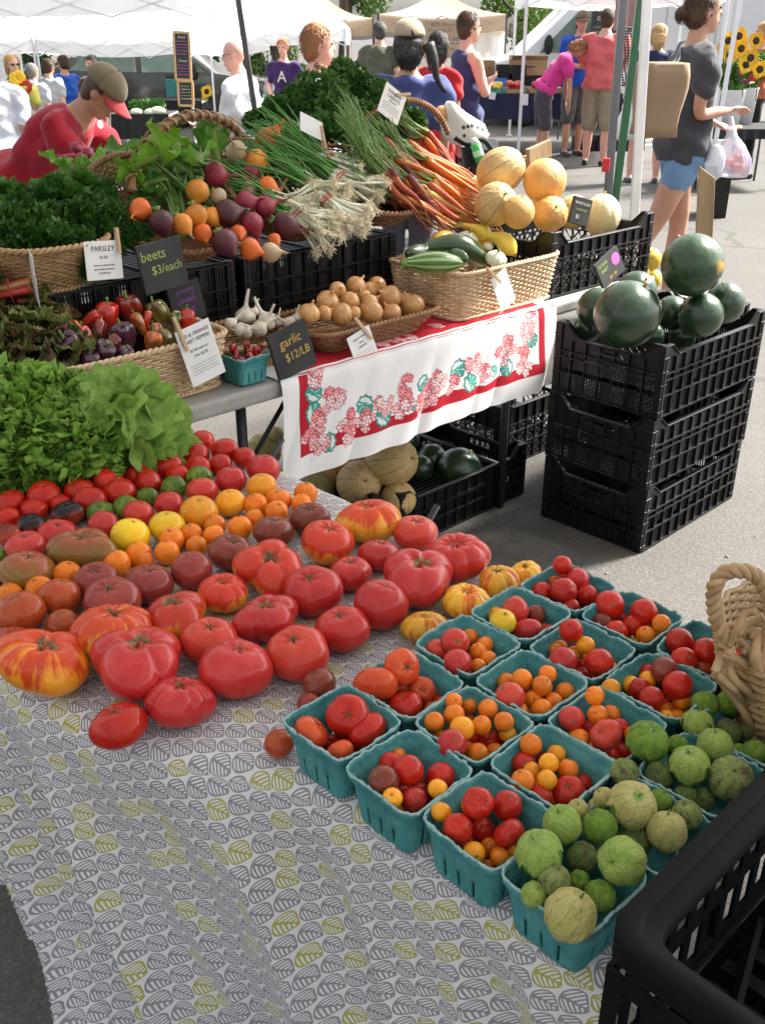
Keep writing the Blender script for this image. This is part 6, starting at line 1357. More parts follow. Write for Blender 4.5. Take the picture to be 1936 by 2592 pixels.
# ------------------------------------------------------------------ melons
def melon_mat(name,c1,c2,net,netc,ribs=0,coat=0,rough=.5,patch=None,green=None,netamt=.6,dark=None):
 m,nt,p = new_mat(name); raw = coord(nt); vec = offset_vec(nt,raw); x,y,z = sep(nt,raw)
 c = ramp(nt,noise_fac(nt,vec,1.5,4),[(.35,c1),(.65,c2)])
 vo = nt.nodes.new('ShaderNodeTexVoronoi'); vo.feature = 'DISTANCE_TO_EDGE'; vo.inputs['Scale'].default_value = net
 wv = nt.nodes.new('ShaderNodeVectorMath'); wv.operation = 'ADD'; nn = nt.nodes.new('ShaderNodeTexNoise'); nn.inputs['Scale'].default_value = 5; nt.links.new(vec,nn.inputs['Vector'])
 sc_ = nt.nodes.new('ShaderNodeVectorMath'); sc_.operation = 'SCALE'; sc_.inputs['Scale'].default_value = .25; nt.links.new(nn.outputs[1],sc_.inputs[0]); nt.links.new(vec,wv.inputs[0]); nt.links.new(sc_.outputs[0],wv.inputs[1]); nt.links.new(wv.outputs[0],vo.inputs['Vector'])
 nf = (G(nt,vo.outputs[0])*-14+1).clamp()*netamt
 c = mixc(nt,nf,c,netc)
 if ribs:
  at = y._m('ARCTAN2',x); rf = ((at*(ribs/6.2832)).frac()-.5).abs(); rm = ((rf*-1+.09)*14).clamp() if green else None
  if green: c = mixc(nt,rm*(noise_fac(nt,vec,2,2)*1.6-.2).clamp(),c,green)
 if dark: c = mixc(nt,((noise_fac(nt,vscale(nt,vec,(1,1,.25)),3.5,3,.5)-.5)*3).clamp(),c,dark)
 if patch: c = mixc(nt,((noise_fac(nt,vec,.8,2)-.62)*9).clamp(),c,patch)
 nt.links.new(c,p.inputs['Base Color']); p.inputs['Roughness'].default_value = rough; p.inputs['Coat Weight'].default_value = coat; p.inputs['Coat Roughness'].default_value = .2
 add_bump(nt,p,nf*.6+noise_fac(nt,vec,6,2),.3 if netamt > .12 else .07,.03); return m
M['cantaloupe'] = melon_mat('cantaloupe',(.56,.36,.13),(.68,.47,.20),9,(.74,.60,.36),10,green=(.22,.20,.05),netamt=.5); M['cantaloupe_orange'] = melon_mat('cantaloupe_orange',(.62,.31,.08),(.72,.40,.12),14,(.76,.52,.25),netamt=.25)
M['cantaloupe_green'] = melon_mat('cantaloupe_green',(.36,.32,.10),(.46,.38,.14),11,(.62,.54,.30),10,green=(.10,.13,.03),netamt=.6); M['honeydew'] = melon_mat('honeydew',(.72,.60,.30),(.80,.70,.42),16,(.82,.76,.56),netamt=.15)
M['watermelon'] = melon_mat('watermelon',(.010,.032,.012),(.020,.055,.022),5,(.03,.07,.03),9,coat=.5,rough=.3,netamt=.1,dark=(.035,.065,.035)); M['watermelon_patch'] = melon_mat('watermelon_patch',(.012,.038,.014),(.026,.07,.026),5,(.03,.07,.03),9,coat=.35,rough=.3,netamt=.1,dark=(.06,.11,.055),patch=(.42,.24,.03)); M['canary'] = melon_mat('canary',(.70,.45,.03),(.78,.55,.08),12,(.8,.62,.2),netamt=.1,dark=(.25,.22,.03))
def melon_mesh(ribs,depth):
 b = MB(); nu,nv = 60,26; RR = []
 for i in range(nv+1):
  p = PI*i/nv; RR.append([])
  for j in range(nu):
   th = 2*PI*j/nu; q = abs(math.sin(ribs/2*th)) if ribs else 1; r = math.sin(p)*(1-depth*(1-q**.5)); z = math.cos(p)-.05*math.exp(-(p/.15)**2); RR[-1].append((r*math.cos(th),r*math.sin(th),z))
 b.rings(RR,cap=False); return b
MV = {'ribbed': melon_mesh(10,.045),'smooth': melon_mesh(0,0)}; MC = {}
sm_ = MB(); sm_.tube([(0,0,.93),(.02,0,1.02),(.06,.02,1.1)],[.07,.045,.05],8)
SCM = sm_.mesh('stem',M['onion_dry'])
def melon(reg,x,y,w_,mk,kd,label,cat,z=None,v=None,asp=1.0,rot=None,group=None,name=None):
 if z is not None: P,t = on_plane(reg,x,y,(0,0,1),(0,0,z))
 else: P,t = on_plane(reg,x,y,V3,V3*v)
 r = px_size(reg,w_,t)/2; k = (kd,mk)
 if k not in MC: MC[k] = fix_normals(MV[kd].mesh('melon',M[mk]))
 o = link(name or cat,MC[k],None,tuple(P),rot or (rnd.uniform(-.8,.8),rnd.uniform(-.8,.8),rnd.uniform(0,6)),(r,r,r*asp),label,cat,group); link('stem',SCM,o); return o,P,r
g1 = 'cantaloupes heaped in the crate on the table'
for (x,y,w_,mk,kd,v,asp,rot,lb) in ((150,185,250,'cantaloupe','ribbed',2.22,1.15,(.5,.9,.4),'large ribbed cantaloupe at the top left of the heap'),(400,242,245,'cantaloupe_orange','smooth',2.10,1.0,None,'smooth orange cantaloupe balanced on top of the heap'),(120,375,240,'cantaloupe','ribbed',2.14,1.1,(.9,.5,0),'ribbed cantaloupe with a green mark at the left'),
 (250,420,185,'cantaloupe_orange','smooth',2.03,1.0,None,'small orange cantaloupe in front'),(430,430,200,'cantaloupe_orange','ribbed',2.04,1.05,(1,.3,0),'cantaloupe half hidden by the slate sign'),(340,390,150,'cantaloupe_orange','smooth',2.2,1,None,'cantaloupe deep behind the small orange one'),(725,440,210,'honeydew','ribbed',2.12,1.15,(0,0,0),'pale yellow melon at the right end of the crate'),(20,270,110,'honeydew','smooth',2.36,1.2,(1.2,0,.5),'pale melon tucked beside the carrots'),(560,420,190,'cantaloupe','ribbed',2.2,1,None,'cantaloupe behind the slate sign')):
 melon('Z6',x,y,w_,mk,kd,lb,'cantaloupe',v=v,asp=asp,rot=rot,group=g1)
g2 = 'watermelons in the top crate of the stack'
for (x,y,w_,mk,zz,asp,lb) in ((1238,720,350,'watermelon_patch',.90,1.0,'biggest watermelon on top with a yellow ground spot'),(868,1000,380,'watermelon',.765,1.0,'large dark watermelon at the front left of the crate'),(1285,1005,255,'watermelon',.745,1.0,'mid sized watermelon at the front centre right'),(1425,935,215,'watermelon',.77,1.1,'watermelon at the right rear of the crate'),(690,960,210,'watermelon',.74,1.1,'watermelon at the far left of the crate'),
 (920,870,230,'watermelon',.77,1.0,'watermelon behind the large dark one'),(1120,990,190,'watermelon',.72,1.0,'dark watermelon wedged in the middle'),(1000,1120,160,'watermelon',.66,1,'watermelon low in the crate at the front'),(1180,1120,160,'watermelon',.65,1,'second low watermelon near the front rim'),(640,1080,160,'watermelon',.65,1,'low watermelon in the left corner')):
 melon('Z6',x,y,w_,mk,'smooth',lb,'watermelon',z=zz,asp=asp,group=g2)
# crate of small yellow melons behind the stack
crate('dark crate of small yellow melons behind the watermelon stack',W(2.82,2.22,0)+Vector((.55,-.12,.38)),(0,0,TH+.1),size=(.5,.34,.26),style='diamond',dip=(.02,.02))
crate('dark crate on the asphalt supporting the crate of yellow melons',W(2.82,2.22,0)+Vector((.55,-.12,.12)),(0,0,TH+.1),size=(.5,.34,.26),style='diamond',dip=(.02,.02))
YB = np.array(W(2.82,2.22,0)); YB[0] += .55; YB[1] -= .12
for (x,y,w_,lb) in ((1000,690,125,'mottled yellow melon beside the walking woman\'s leg'),(955,770,85,'small yellow melon at the left of the slate sign'),(1015,800,95,'small bright yellow melon low beside the watermelon')):
 melon('Z6',x,y,w_,'canary','smooth',lb,'melon',v=2.16,asp=1.15,name='yellow_melon')
g3 = 'melons in the crates under the table'
for (x,y,w_,mk,kd,z,asp,rot,lb) in ((750,920,285,'cantaloupe','ribbed',.27,1.1,(.6,1.1,0),'ribbed cantaloupe on top under the cloth corner'),(570,1040,255,'cantaloupe','smooth',.20,1.15,(1,.5,0),'netted cantaloupe in front below the top one'),(790,1130,200,'cantaloupe','ribbed',.16,1,(.2,.2,0),'cantaloupe showing its starred blossom end'),(430,955,185,'cantaloupe_orange','smooth',.22,1,None,'orange cantaloupe under the cloth hem'),(340,1035,230,'cantaloupe_green','smooth',.17,1.1,None,'greenish melon behind the bare strip of cloth'),
 (560,910,180,'cantaloupe','ribbed',.20,1,None,'shaded cantaloupe at the back of the heap'),(40,860,200,'cantaloupe_green','ribbed',.20,1,(1,.8,0),'ribbed green melon left of the cloth corner'),(110,770,90,'cantaloupe_green','smooth',.26,1,None,'dark melon under the table behind the cloth corner'),(820,1210,130,'cantaloupe','smooth',.09,1,None,'cantaloupe seen through the crate slot')):
 melon('Y2',x,y,w_,mk,kd,lb,'cantaloupe',z=z,asp=asp,rot=rot,group=g3)
for (x,y,w_,z,lb) in ((1125,965,250,.15,'dark watermelon in the near half of the crate under the table'),(975,905,170,.16,'dark watermelon behind it against the crate wall'),(910,960,150,.16,'dark watermelon beside the ribbed cantaloupe under the table'),(840,800,140,.2,'grey green watermelon at the back under the table')):
 melon('Y2',x,y,w_,'watermelon','smooth',lb,'watermelon',z=z,group=g3)
# ------------------------------------------------------------------ braided handle basket at the right edge
M['rope'] = mat('rope_willow',(.36,.22,.10),(.55,.37,.20),30,.55,.4,120,.002,rand=.1,spec=.4)
def right_basket():
 D0 = .93; q = lambda x,y,d=0: at_y('R5',x,y,D0+d)
 t = thing('braided_basket','willow basket with a thick braided loop handle at the right edge','basket',tuple(q(1560,1250))); o = np.array(t.location)
 C = smooth_path([q(1440,650),q(1375,560),q(1345,420),q(1352,310),q(1400,240),q(1500,225),q(1590,250),q(1650,330),q(1700,440),q(1760,560),q(1800,680)],120)-o
 T,Nn,Bn = frames(C); ph = np.linspace(0,2*PI*7.5,120)[:,None]
 for k in range(3):
  p_ = ph+k*2*PI/3; b = MB(); b.tube(C+(np.cos(p_)*Nn+np.sin(p_)*Bn)*.0047,.0046,8); b.build('handle_strand',M['rope'],t)
 rg = random.Random(4)
 st = [[(1440,650),(1490,560),(1540,480),(1600,465)],[(1480,600),(1560,530),(1640,500)],[(1440,640),(1500,640),(1560,700),(1580,780)],[(1390,690),(1430,560),(1500,590),(1520,680)],[(1400,715),(1500,760),(1600,900),(1680,1020)],
 [(1370,850),(1440,900),(1520,1010),(1600,1180)],[(1350,830),(1400,720),(1440,700)],[(1345,835),(1480,1000),(1560,1130),(1590,1260)],[(1460,850),(1560,900),(1660,960)],[(1500,880),(1580,1000),(1640,1130)],[(1420,740),(1460,860),(1560,960),(1650,1060)],
 [(1570,1120),(1600,1230),(1700,1300)],[(1585,1260),(1620,1240),(1700,1280)],[(1600,700),(1640,800),(1700,900)],[(1560,620),(1620,600),(1700,620)],[(1520,700),(1600,740),(1700,730)],[(1600,1180),(1640,1120),(1700,1110)],[(1540,960),(1620,1060),(1700,1130)],
 [(1620,580),(1590,720),(1620,860)],[(1660,560),(1640,720),(1660,900)],[(1575,1140),(1585,1220),(1575,1270)]]
 for k,P in enumerate(st):
  P_ = smooth_path([q(x,y,rg.uniform(-.012,.02)) for (x,y) in P],20)-o; b = MB(); b.tube(P_,rg.uniform(.0042,.0058),8); b.build('willow_rod',M['rope'],t)
 # the bowl of the basket, mostly beyond the edge of the photograph
 base = q(1840,1000,.06)-o; b = MB()
 for k in range(26):
  zc = -.05+.15*k/26; R0 = .115+.035*k/26; n = 48; P_ = [(base[0]+.04+(R0+.003*(1 if (i+k) % 2 else -1))*math.cos(2*PI*i/n),base[1]+(R0+.003*(1 if (i+k) % 2 else -1))*math.sin(2*PI*i/n),base[2]+zc) for i in range(n)]; b.tube(P_,.0045,4,True)
 b.build('bowl',M['rope'],t,kind='stuff')
right_basket()
# ------------------------------------------------------------------ black crate at the lower right
def near_crate():
 a,v = .525,.287
 L,Dp,H = .56,.42,.20; t = thing('plastic_crate','empty black plastic crate with a slatted floor in the lower right corner','crate',tuple(W(a,v,.655)),(0,0,TH-.0))
 mt = M['black_plastic_near'] = mat('black_plastic_near',(.003,.003,.0035),(.006,.006,.007),6,.65,.25,60,.002,spec=.16)
 b = MB()                                                        # broad smooth rim with rounded corners
 n = 64; outer = np.array([(L/2+(abs(math.cos(2*PI*i/n))**.12*math.copysign(1,math.cos(2*PI*i/n)))*L/2,-Dp/2+(abs(math.sin(2*PI*i/n))**.12*math.copysign(1,math.sin(2*PI*i/n)))*Dp/2) for i in range(n)])
 def sup(hx,hy,k,cx_=L/2,cy_=-Dp/2,n=96):
  P_,_ = perim(2*hx,2*hy,k,n); return P_+np.array([cx_,cy_])
 rings = [np.c_[sup(L/2-q,Dp/2-q,22),np.full(96,z)] for q,z in ((.012,H-.034),(.002,H-.032),(0,H-.028),(0,H-.003),(.003,H),(.015,H),(.018,H-.003),(.019,H-.012),(.030,H-.014),(.032,H-.03))]
 b.rings(rings,cap=False); link('rim',fix_normals(b.mesh('rim',mt)),t)
 # walls with slots
 for s_,(L_,cx_,cy_,rt) in enumerate(((L-.03,L/2,-.008,0),(L-.03,L/2,-Dp+.008,0),(Dp-.03,.008,-Dp/2,1),(Dp-.03,L-.008,-Dp/2,1))):
  b = MB(); nn_ = int(L_/.034)
  for i in range(nn_+1):
   x = -L_/2+L_*i/nn_; sz = (.013,.004,H-.05) if not rt else (.004,.013,H-.05); c = (cx_+x,cy_,(H-.05)/2+.005) if not rt else (cx_,cy_+x,(H-.05)/2+.005); b.box(c,sz)
  for z in (.01,.08,.145):
   b.box((cx_,cy_,z),(L_,.006,.014) if not rt else (.006,L_,.014))
  link('side_wall',fix_normals(b.mesh('side_wall',mt,False)),t)
 b = MB()
 for k in range(15): x = .03+k*(L-.06)/14; b.box((x,-Dp/2,.004),(.016,Dp-.06,.005))
 link('floor_slats',fix_normals(b.mesh('floor_slats',mt,False)),t)
 b = MB()
 for (p,q_) in (((.03,-.03),(L-.03,-Dp+.03)),((.03,-Dp+.03),(L-.03,-.03)),((.03,-Dp*.5),(L-.03,-Dp*.5)),((L*.5,-.03),(L*.5,-Dp+.03)),((.03,-Dp*.25),(L*.5,-.03)),((.03,-Dp*.75),(L*.5,-Dp+.03))):
  b.tube([(p[0],p[1],.012),(q_[0],q_[1],.012)],.006,4)
 link('floor_ribs',fix_normals(b.mesh('floor_ribs',mt,False)),t)
 for k in range(3):
  crate('black crate %s under the empty crate at the lower right' % ['on the ground','second from the ground','third from the ground'][k],W(a+L/2,v-Dp/2,.218*k),(0,0,TH),size=(.56,.42,.217),dip=(.0,.0),handle=False,style='solid',group='crates stacked under the near crate')
near_crate()
# ------------------------------------------------------------------ wooden boards
M['wood_old'] = mat('wood_old',(.20,.13,.06),(.34,.24,.13),14,.8,.5,60,.004,stretch=(1,1,.12)); M['wood_pale'] = mat('wood_pale',(.45,.30,.16),(.62,.45,.27),20,.6,.2,80,.001,stretch=(1,1,.2))
pb = at_y('D',1537,700,3.78); pt_ = at_y('D',1525,358,3.98)
t = thing('wooden_board','weathered upright wooden board behind the watermelons','board',(pb[0],pb[1],0)); b = MB(); w2 = .038
top = pt_-np.array([pb[0],pb[1],0]); b.add([(-w2,-.011,0),(w2,-.011,0),(w2,.011,0),(-w2,.011,0),(top[0]-w2*.75,top[1]-.011,top[2]),(top[0]+w2,top[1]-.011,top[2]-.045),(top[0]+w2,top[1]+.011,top[2]-.045),(top[0]-w2*.75,top[1]+.011,top[2])],[(0,3,2,1),(4,5,6,7),(0,1,5,4),(1,2,6,5),(2,3,7,6),(3,0,4,7)])
bevel(b.build('plank',M['wood_old'],t,False),.003); b = MB(); b.bx(-.12,.12,-.12,.12,0,.02); b.build('base',M['wood_old'],t,False)
b = MB(); q0 = at_v('D',1130,335,2.32); b.box((0,0,0),(.13,.02,.06)); o = b.build('wood_block',M['wood_old'],None,False); o.location = at_v('D',1163,330,2.38); o.rotation_euler = (0,-.2,TH); tag(o,'short piece of wood resting behind the two top cantaloupes','wood')
# ------------------------------------------------------------------ cards and slates
M['card'] = mat('card',(.78,.78,.77),(.74,.74,.73),30,.6); M['ink'] = mat('ink',(.02,.02,.025),rough=.7); M['ink_soft'] = mat('ink_soft',(.10,.10,.11),rough=.7)
M['slate'] = mat('slate',(.018,.019,.02),(.045,.046,.048),9,.75,.1,60,.001,contrast=.8); M['chalk_gold'] = mat('chalk_gold',(.50,.30,.06),(.62,.42,.14),200,.95); M['chalk_green'] = mat('chalk_green',(.26,.38,.08),(.40,.52,.16),200,.95); M['chalk_white'] = mat('chalk_white',(.55,.56,.52),(.7,.7,.66),200,.95); M['chalk_pink'] = mat('chalk_pink',(.45,.08,.30),(.60,.15,.42),200,.95); M['chalk_violet'] = mat('chalk_violet',(.22,.05,.28),(.34,.10,.40),200,.95)
def board(name,label,cat,c,w_,h,rot,face,lines,th=.0012,pin=None,frame=None):
 """lines: (text, y fraction, size, material[, x offset])"""
 t = thing(name,label,cat,tuple(c),rot); b = MB(); b.box((0,0,0),(w_,th,h)); bevel(b.build('panel',face,t,False),min(.001,th/3))
 for ln in lines:
  s,y,sz,mt = ln[:4]; xo = ln[4] if len(ln) > 4 else 0
  if s == '-': # a line of print too small to read: short strokes
   bb_ = MB(); x = -w_*.38+xo; rg = random.Random(int(y*1000)+3)
   while x < w_*.36+xo*.2: l_ = rg.uniform(.3,1.2)*sz*2; bb_.box((x+l_/2,-th/2-.0003,y*h),(l_,.0002,sz*.45)); x += l_+sz*.6
   bb_.build('fine_print',mt,t,False)
  else: text(t,s,(xo,-th/2-.0004,y*h),sz,mt,(PI/2,0,0),sx=.92)
 if pin:
  x,z,an,L = pin
  for s_ in (-1,1):
   b = MB(); Rm = np.array(Matrix.Rotation(an,3,'Y')); b.box(np.array((x,0,z))+Rm@np.array([0,s_*.0045,0]),(.009,.0038,L),Rm@np.array(Matrix.Rotation(s_*.06,3,'X'))); bevel(b.build('clothespin',M['wood_pale'],t,False),.0008)
 return t
def bpos(reg,x,y,v): return at_v(reg,x,y,v)
board('price_card','white price card for red and orange sweet peppers clipped to the willow basket','sign',bpos('Y1',1120,425,1.925),.098,.140,(-.12,-.20,TH),M['card'],[('RED & ORANGE',.36,.0125,M['ink']),('SWEET PEPPERS',.25,.0125,M['ink']),('$1.00 each or',.09,.0098,M['ink']),('3 for $2.50',-.01,.0098,M['ink']),('-',-.16,.003,M['ink_soft']),('-',-.21,.003,M['ink_soft']),('-',-.26,.003,M['ink_soft']),('-',-.31,.003,M['ink_soft'])],pin=(-.036,.062,-.03,.085))
board('price_card','white card with faint handwriting clipped to the onion tray','sign',bpos('Y2',595,290,1.91),.085,.10,(-.18,-.28,TH),M['card'],[('WALLA WALLA',.33,.008,M['ink_soft']),('sweet',.2,.008,M['ink_soft']),('ONIONS',.08,.0085,M['ink_soft']),('-',-.08,.0022,M['ink_soft']),('-',-.16,.0022,M['ink_soft']),('-',-.24,.0022,M['ink_soft'])],pin=(.02,.05,-.33,.08))
board('price_card','blank white card hanging on the front of the squash basket','sign',bpos('Z6',165,860,1.90),.072,.115,(-.10,-.42,TH),M['card'],[],pin=(-.020,.065,-.40,.075))
board('price_card','white parsley card on the front of the parsley basket','sign',bpos('Z4',580,835,2.205),.098,.092,(-.1,.08,TH),M['card'],[('PARSLEY',.30,.018,M['ink']),('$1.50',.08,.010,M['ink']),('Great in a summer salad,',-.12,.0062,M['ink']),('great salads & potatoes',-.22,.0062,M['ink']),('local bunches',-.32,.0062,M['ink'])],pin=(.042,.045,0,.06))
board('price_card','rainbow carrots card pinned to the top of the carrot basket handle','sign',bpos('Z2',925,620,2.50),.100,.100,(-.15,.55,TH-.1),M['card'],[('RAINBOW',.32,.0145,M['ink_soft']),('CARROTS',.16,.0145,M['ink_soft']),('2/$5 bunch',.04,.008,M['ink_soft']),('-',-.08,.0035,M['ink_soft']),('-',-.15,.0035,M['ink_soft']),('-',-.22,.0035,M['ink_soft']),('-',-.29,.0035,M['ink_soft'])],pin=(.03,.05,1.0,.07))
board('price_card','blank white card clipped to the scallion basket handle','sign',bpos('Z2',445,755,2.42),.088,.062,(-.5,.42,TH-.1),M['card'],[('.',.25,.004,M['ink_soft'])],pin=(.045,-.02,-.2,.075))
o = board('price_card','narrow white card seen edge on beside the rhubarb','sign',bpos('Z4',190,930,2.2),.075,.118,(0,-.05,TH+1.25),M['card'],[('-',.2,.004,M['ink_soft']),('-',.0,.004,M['ink_soft'])])
def slate(label,c,w_,h,rot,lines,th=.010,m=None): return board('chalk_sign',label,'sign',c,w_,h,rot,M['slate'],lines,th)
slate('small slate reading garlic 12 dollars a pound',bpos('Y2',195,300,1.905),.125,.125,(-.10,-.21,TH),[('garlic',.22,.036,M['chalk_gold']),('$12/LB',-.10,.031,M['chalk_gold'],.012)])
slate('slate reading beets 3 dollars each below the hanging dark beet',bpos('Z4',905,862,2.17),.128,.122,(-.06,-.10,TH),[('beets',.25,.036,M['chalk_green'],-.022),('$3/each',-.06,.031,M['chalk_green'],.01)])
slate('dark slate with violet writing behind the peppers',bpos('Z4',1040,1070,2.205),.10,.105,(-.04,-.16,TH),[('yummy',.32,.022,M['chalk_violet']),('candela',.08,.021,M['chalk_violet']),('st',-.18,.024,M['chalk_violet'],.01)])
slate('slate with faint white writing in the cantaloupe crate',bpos('Z6',600,415,2.0),.082,.088,(-.1,.28,TH-.25),[('WHITE FLESH',.28,.0125,M['chalk_white']),('cantaloupe',.06,.0125,M['chalk_green']),('$5',-.22,.018,M['chalk_white'],-.012)],th=.012)
s_ = slate('slate with green writing and a pink drawing leaning on the crate',bpos('Z6',765,735,1.84),.125,.092,(-.25,-.42,TH),[('SUGAR',.30,.017,M['chalk_green'],-.028),('BABY',.08,.017,M['chalk_green'],-.028),('$4 / $5',-.30,.016,M['chalk_gold'])],th=.012)
b = MB(); b.ball((0,0,0),(.021,.0006,.021),20,10); o = b.build('chalk_melon',M['chalk_pink'],s_); o.location = (.034,-.0066,.012)
# ------------------------------------------------------------------ people
SK = {}
for nm,c1,c2 in (('light',(.56,.31,.22),(.66,.39,.29)),('tan',(.42,.21,.13),(.52,.28,.19)),('pink',(.62,.30,.22),(.70,.40,.31))): SK[nm] = mat('skin_'+nm,c1,c2,5,.5,.1,60,.002,sss=.15)
M['eye'] = mat('eye',(.02,.015,.012),rough=.2); M['lips'] = mat('lips',(.42,.14,.12),rough=.45)
def cloth(c,c2=None,**kw):
 k = 'fabric_%02d_%02d_%02d' % tuple(int(x*99) for x in c)
 if k not in M: M[k] = mat('fabric',c,c2 or tuple(x*.78 for x in c),6,.85,.35,14,.02,sheen=.2,spec=.2,**kw)
 return M[k]
def limb(b,P,r,k=12,flat=1.0):
 b.tube(smooth_path(P,2*len(P)+3) if len(P) > 2 else P,np.interp(np.linspace(0,1,2*len(P)+3 if len(P) > 2 else 2),np.linspace(0,1,len(r)),r),k,flat=flat)
 b.ball(P[0],r[0],10,8); b.ball(P[-1],r[-1],10,8)
def ell_rings(b,C,X,Y,rx,ry,k=20):
 RR = []
 for c,x,y,a,d in zip(C,X,Y,rx,ry): RR.append([c+x*a*math.cos(2*PI*j/k)+y*d*math.copysign(abs(math.sin(2*PI*j/k))**.9,math.sin(2*PI*j/k)) for j in range(k)])
 b.rings(RR)
def remesh(b,vox,mt,name,smooth=3,disp=0,seed=0):
 me = b.mesh(name,mt); fix_normals(me)
 mods = [('REMESH',dict(mode='VOXEL',voxel_size=vox,use_smooth_shade=True)),('SMOOTH',dict(iterations=smooth,factor=.5))]
 out = evaluated(me,mods)
 if disp:
  V = np.zeros(len(out.vertices)*3); out.vertices.foreach_get('co',V); V = V.reshape(-1,3); Nn = np.zeros(len(V)*3); out.vertices.foreach_get('normal',Nn); Nn = Nn.reshape(-1,3)
  f = np.sin(V[:,0]*31+V[:,2]*17+seed)+np.sin(V[:,1]*37-V[:,2]*23+seed*2)+.8*np.sin(V[:,2]*46+V[:,0]*12+3*np.sin(V[:,1]*9)+seed)
  V += Nn*(f*disp)[:,None]; out.vertices.foreach_set('co',V.ravel())
 out.materials.clear(); out.materials.append(mt); out.polygons.foreach_set('use_smooth',[True]*len(out.polygons)); out.name = name; return out
def U(v): v = np.array(v,float); return v/np.linalg.norm(v)
def person(label,pos,face,H=1.75,build=1.0,lean=0,side=0,skin='light',arms=None,legs=None,head=(0,0),top=None,sleeve=.5,bottom=None,blen=.55,shoes=(.05,.05,.05),hair=None,hairlen=0,cap=None,vox=.013,female=False,glasses=False,hem=.0,belly=0,hands=True,tank=False,dress=False,capback=False,bald=False,group=None,bun=False,twist=0,ytop=None):
 """face: compass heading in degrees, 0 = screen right, 90 = away from the camera; local frame: x right, y forward, z up"""
 if ytop is not None: H = (at_y('D',826,ytop,pos[1])[2]-ground(pos[0],pos[1]))/(1.0 if cap is None else 1.015)
 g = pos[2] if len(pos) > 2 else ground(pos[0],pos[1]); t = thing('person',label,'person',(pos[0],pos[1],g),(0,0,R(face-90)),group)
 S = H/1.75; sk = SK[skin]
 hip = np.array([0,0,.93*S]); ld = np.array([math.sin(R(side)),math.sin(R(lean)),math.cos(R(lean))*math.cos(R(side))]); ld = U(ld)
 fw = U(np.cross(np.array([1,0,0]),-ld)); fw = np.cross(ld,np.array([1,0,0])); fw = U(fw)*(1 if np.cross(ld,np.array([1,0,0]))[1] > 0 else -1); X = U(np.cross(fw,ld)); X = X if X[0] > 0 else -X
 if twist: X2 = X*math.cos(R(twist))+fw*math.sin(R(twist)); F2 = -X*math.sin(R(twist))+fw*math.cos(R(twist))
 else: X2,F2 = X,fw
 bw = build*(.92 if female else 1.0); sh = .185*S*bw
 crotch = hip-np.array([0,0,.07*S]); waist = hip+ld*.16*S; chest = hip+ld*.36*S; shl = hip+ld*.50*S; neck = hip+ld*.56*S
 hp,hy = head; up2 = ld*math.cos(R(hp))+F2*math.sin(R(hp))*1.0; up2 = U(up2+np.array([0,0,.4 if lean > 30 else 0])); hf = U(np.cross(up2,X2)); hf = hf if hf@F2 > 0 else -hf
 hx = U(np.cross(hf,up2)); c_,s_ = math.cos(R(hy)),math.sin(R(hy)); hx,hf = hx*c_+hf*s_,hf*c_-hx*s_
 hc = neck+up2*.145*S+hf*.02*S
 b = MB()
 trx = np.array([.145,.150,.135 if not female else .12,.15,.165,.14,.07,.05])*S*bw; try_ = np.array([.105,.115,.095+belly,.105+belly*.7,.11,.085,.06,.052])*S*build
 C = [crotch+ld*.02,hip+ld*.04*S,waist,hip+ld*.26*S,chest,shl-ld*.01*S,neck-ld*.015*S,neck+ld*.03*S]
 Xs = [X,X,X*.5+X2*.5,X2,X2,X2,X2,X2]; Ys = [fw,fw,fw*.5+F2*.5,F2,F2,F2,F2,F2]
 ell_rings(b,C,Xs,Ys,trx,try_)
 limb(b,[neck-ld*.03*S,neck+up2*.03*S,hc-up2*.06*S],[.060*S,.052*S,.050*S])
 # head: skull, face, jaw, nose, ears
 Rm = np.stack([hx,hf,up2],1)
 hd = MB(); b.ball(hc+up2*.02*S,(.072*S,.090*S,.098*S),20,14,Rm); b.ball(hc-up2*.04*S+hf*.022*S,(.057*S,.068*S,.078*S),18,12,Rm); b.ball(hc-up2*.095*S+hf*.062*S,(.026*S,.022*S,.022*S),10,8,Rm)
 b.tube([hc+hf*.088*S+up2*.012*S,hc+hf*.103*S-up2*.022*S],[.007*S,.0135*S],8); b.ball(hc+hf*.101*S-up2*.022*S,.0115*S,8,6)
 for q in (-1,1): b.ball(hc+hx*q*.074*S-up2*.01*S-hf*.004,(.010*S,.018*S,.030*S),10,8,Rm)
 b.ball(hc+hf*.070*S+up2*.032*S,(.052*S,.018*S,.012*S),10,8,Rm); b.ball(hc+hf*.083*S-up2*.062*S,(.024*S,.012*S,.010*S),10,8,Rm)
 # arms
 arms = arms or [((.12,.05,-1),(.0,.25,-1))]*2
 AJ = []
 for q,(ua,la) in zip((-1,1),arms):
  f = lambda w_: U(X2*w_[0]*q+F2*w_[1]+np.array([0,0,1])*w_[2]*(1 if True else 0))
  s0 = shl+X2*q*sh-ld*.025*S; e0 = s0+f(ua)*.285*S; h0 = e0+f(la)*.245*S; AJ.append((s0,e0,h0,f(la)))
  k = build**.7*(.85 if female else 1)
  limb(b,[s0-X2*q*.05*S,s0,s0+(e0-s0)*.45,e0,e0+(h0-e0)*.35,h0],[x*S*k for x in (.055,.054,.046,.037,.038,.024)])
  d = f(la); nrm = U(np.cross(d,X2*q+np.array([.01,.02,.3]))); wd = U(np.cross(d,nrm))
  Rh = np.stack([wd,nrm,d],1); b.ball(h0+d*.05*S,(.040*S,.017*S,.055*S),12,8,Rh)
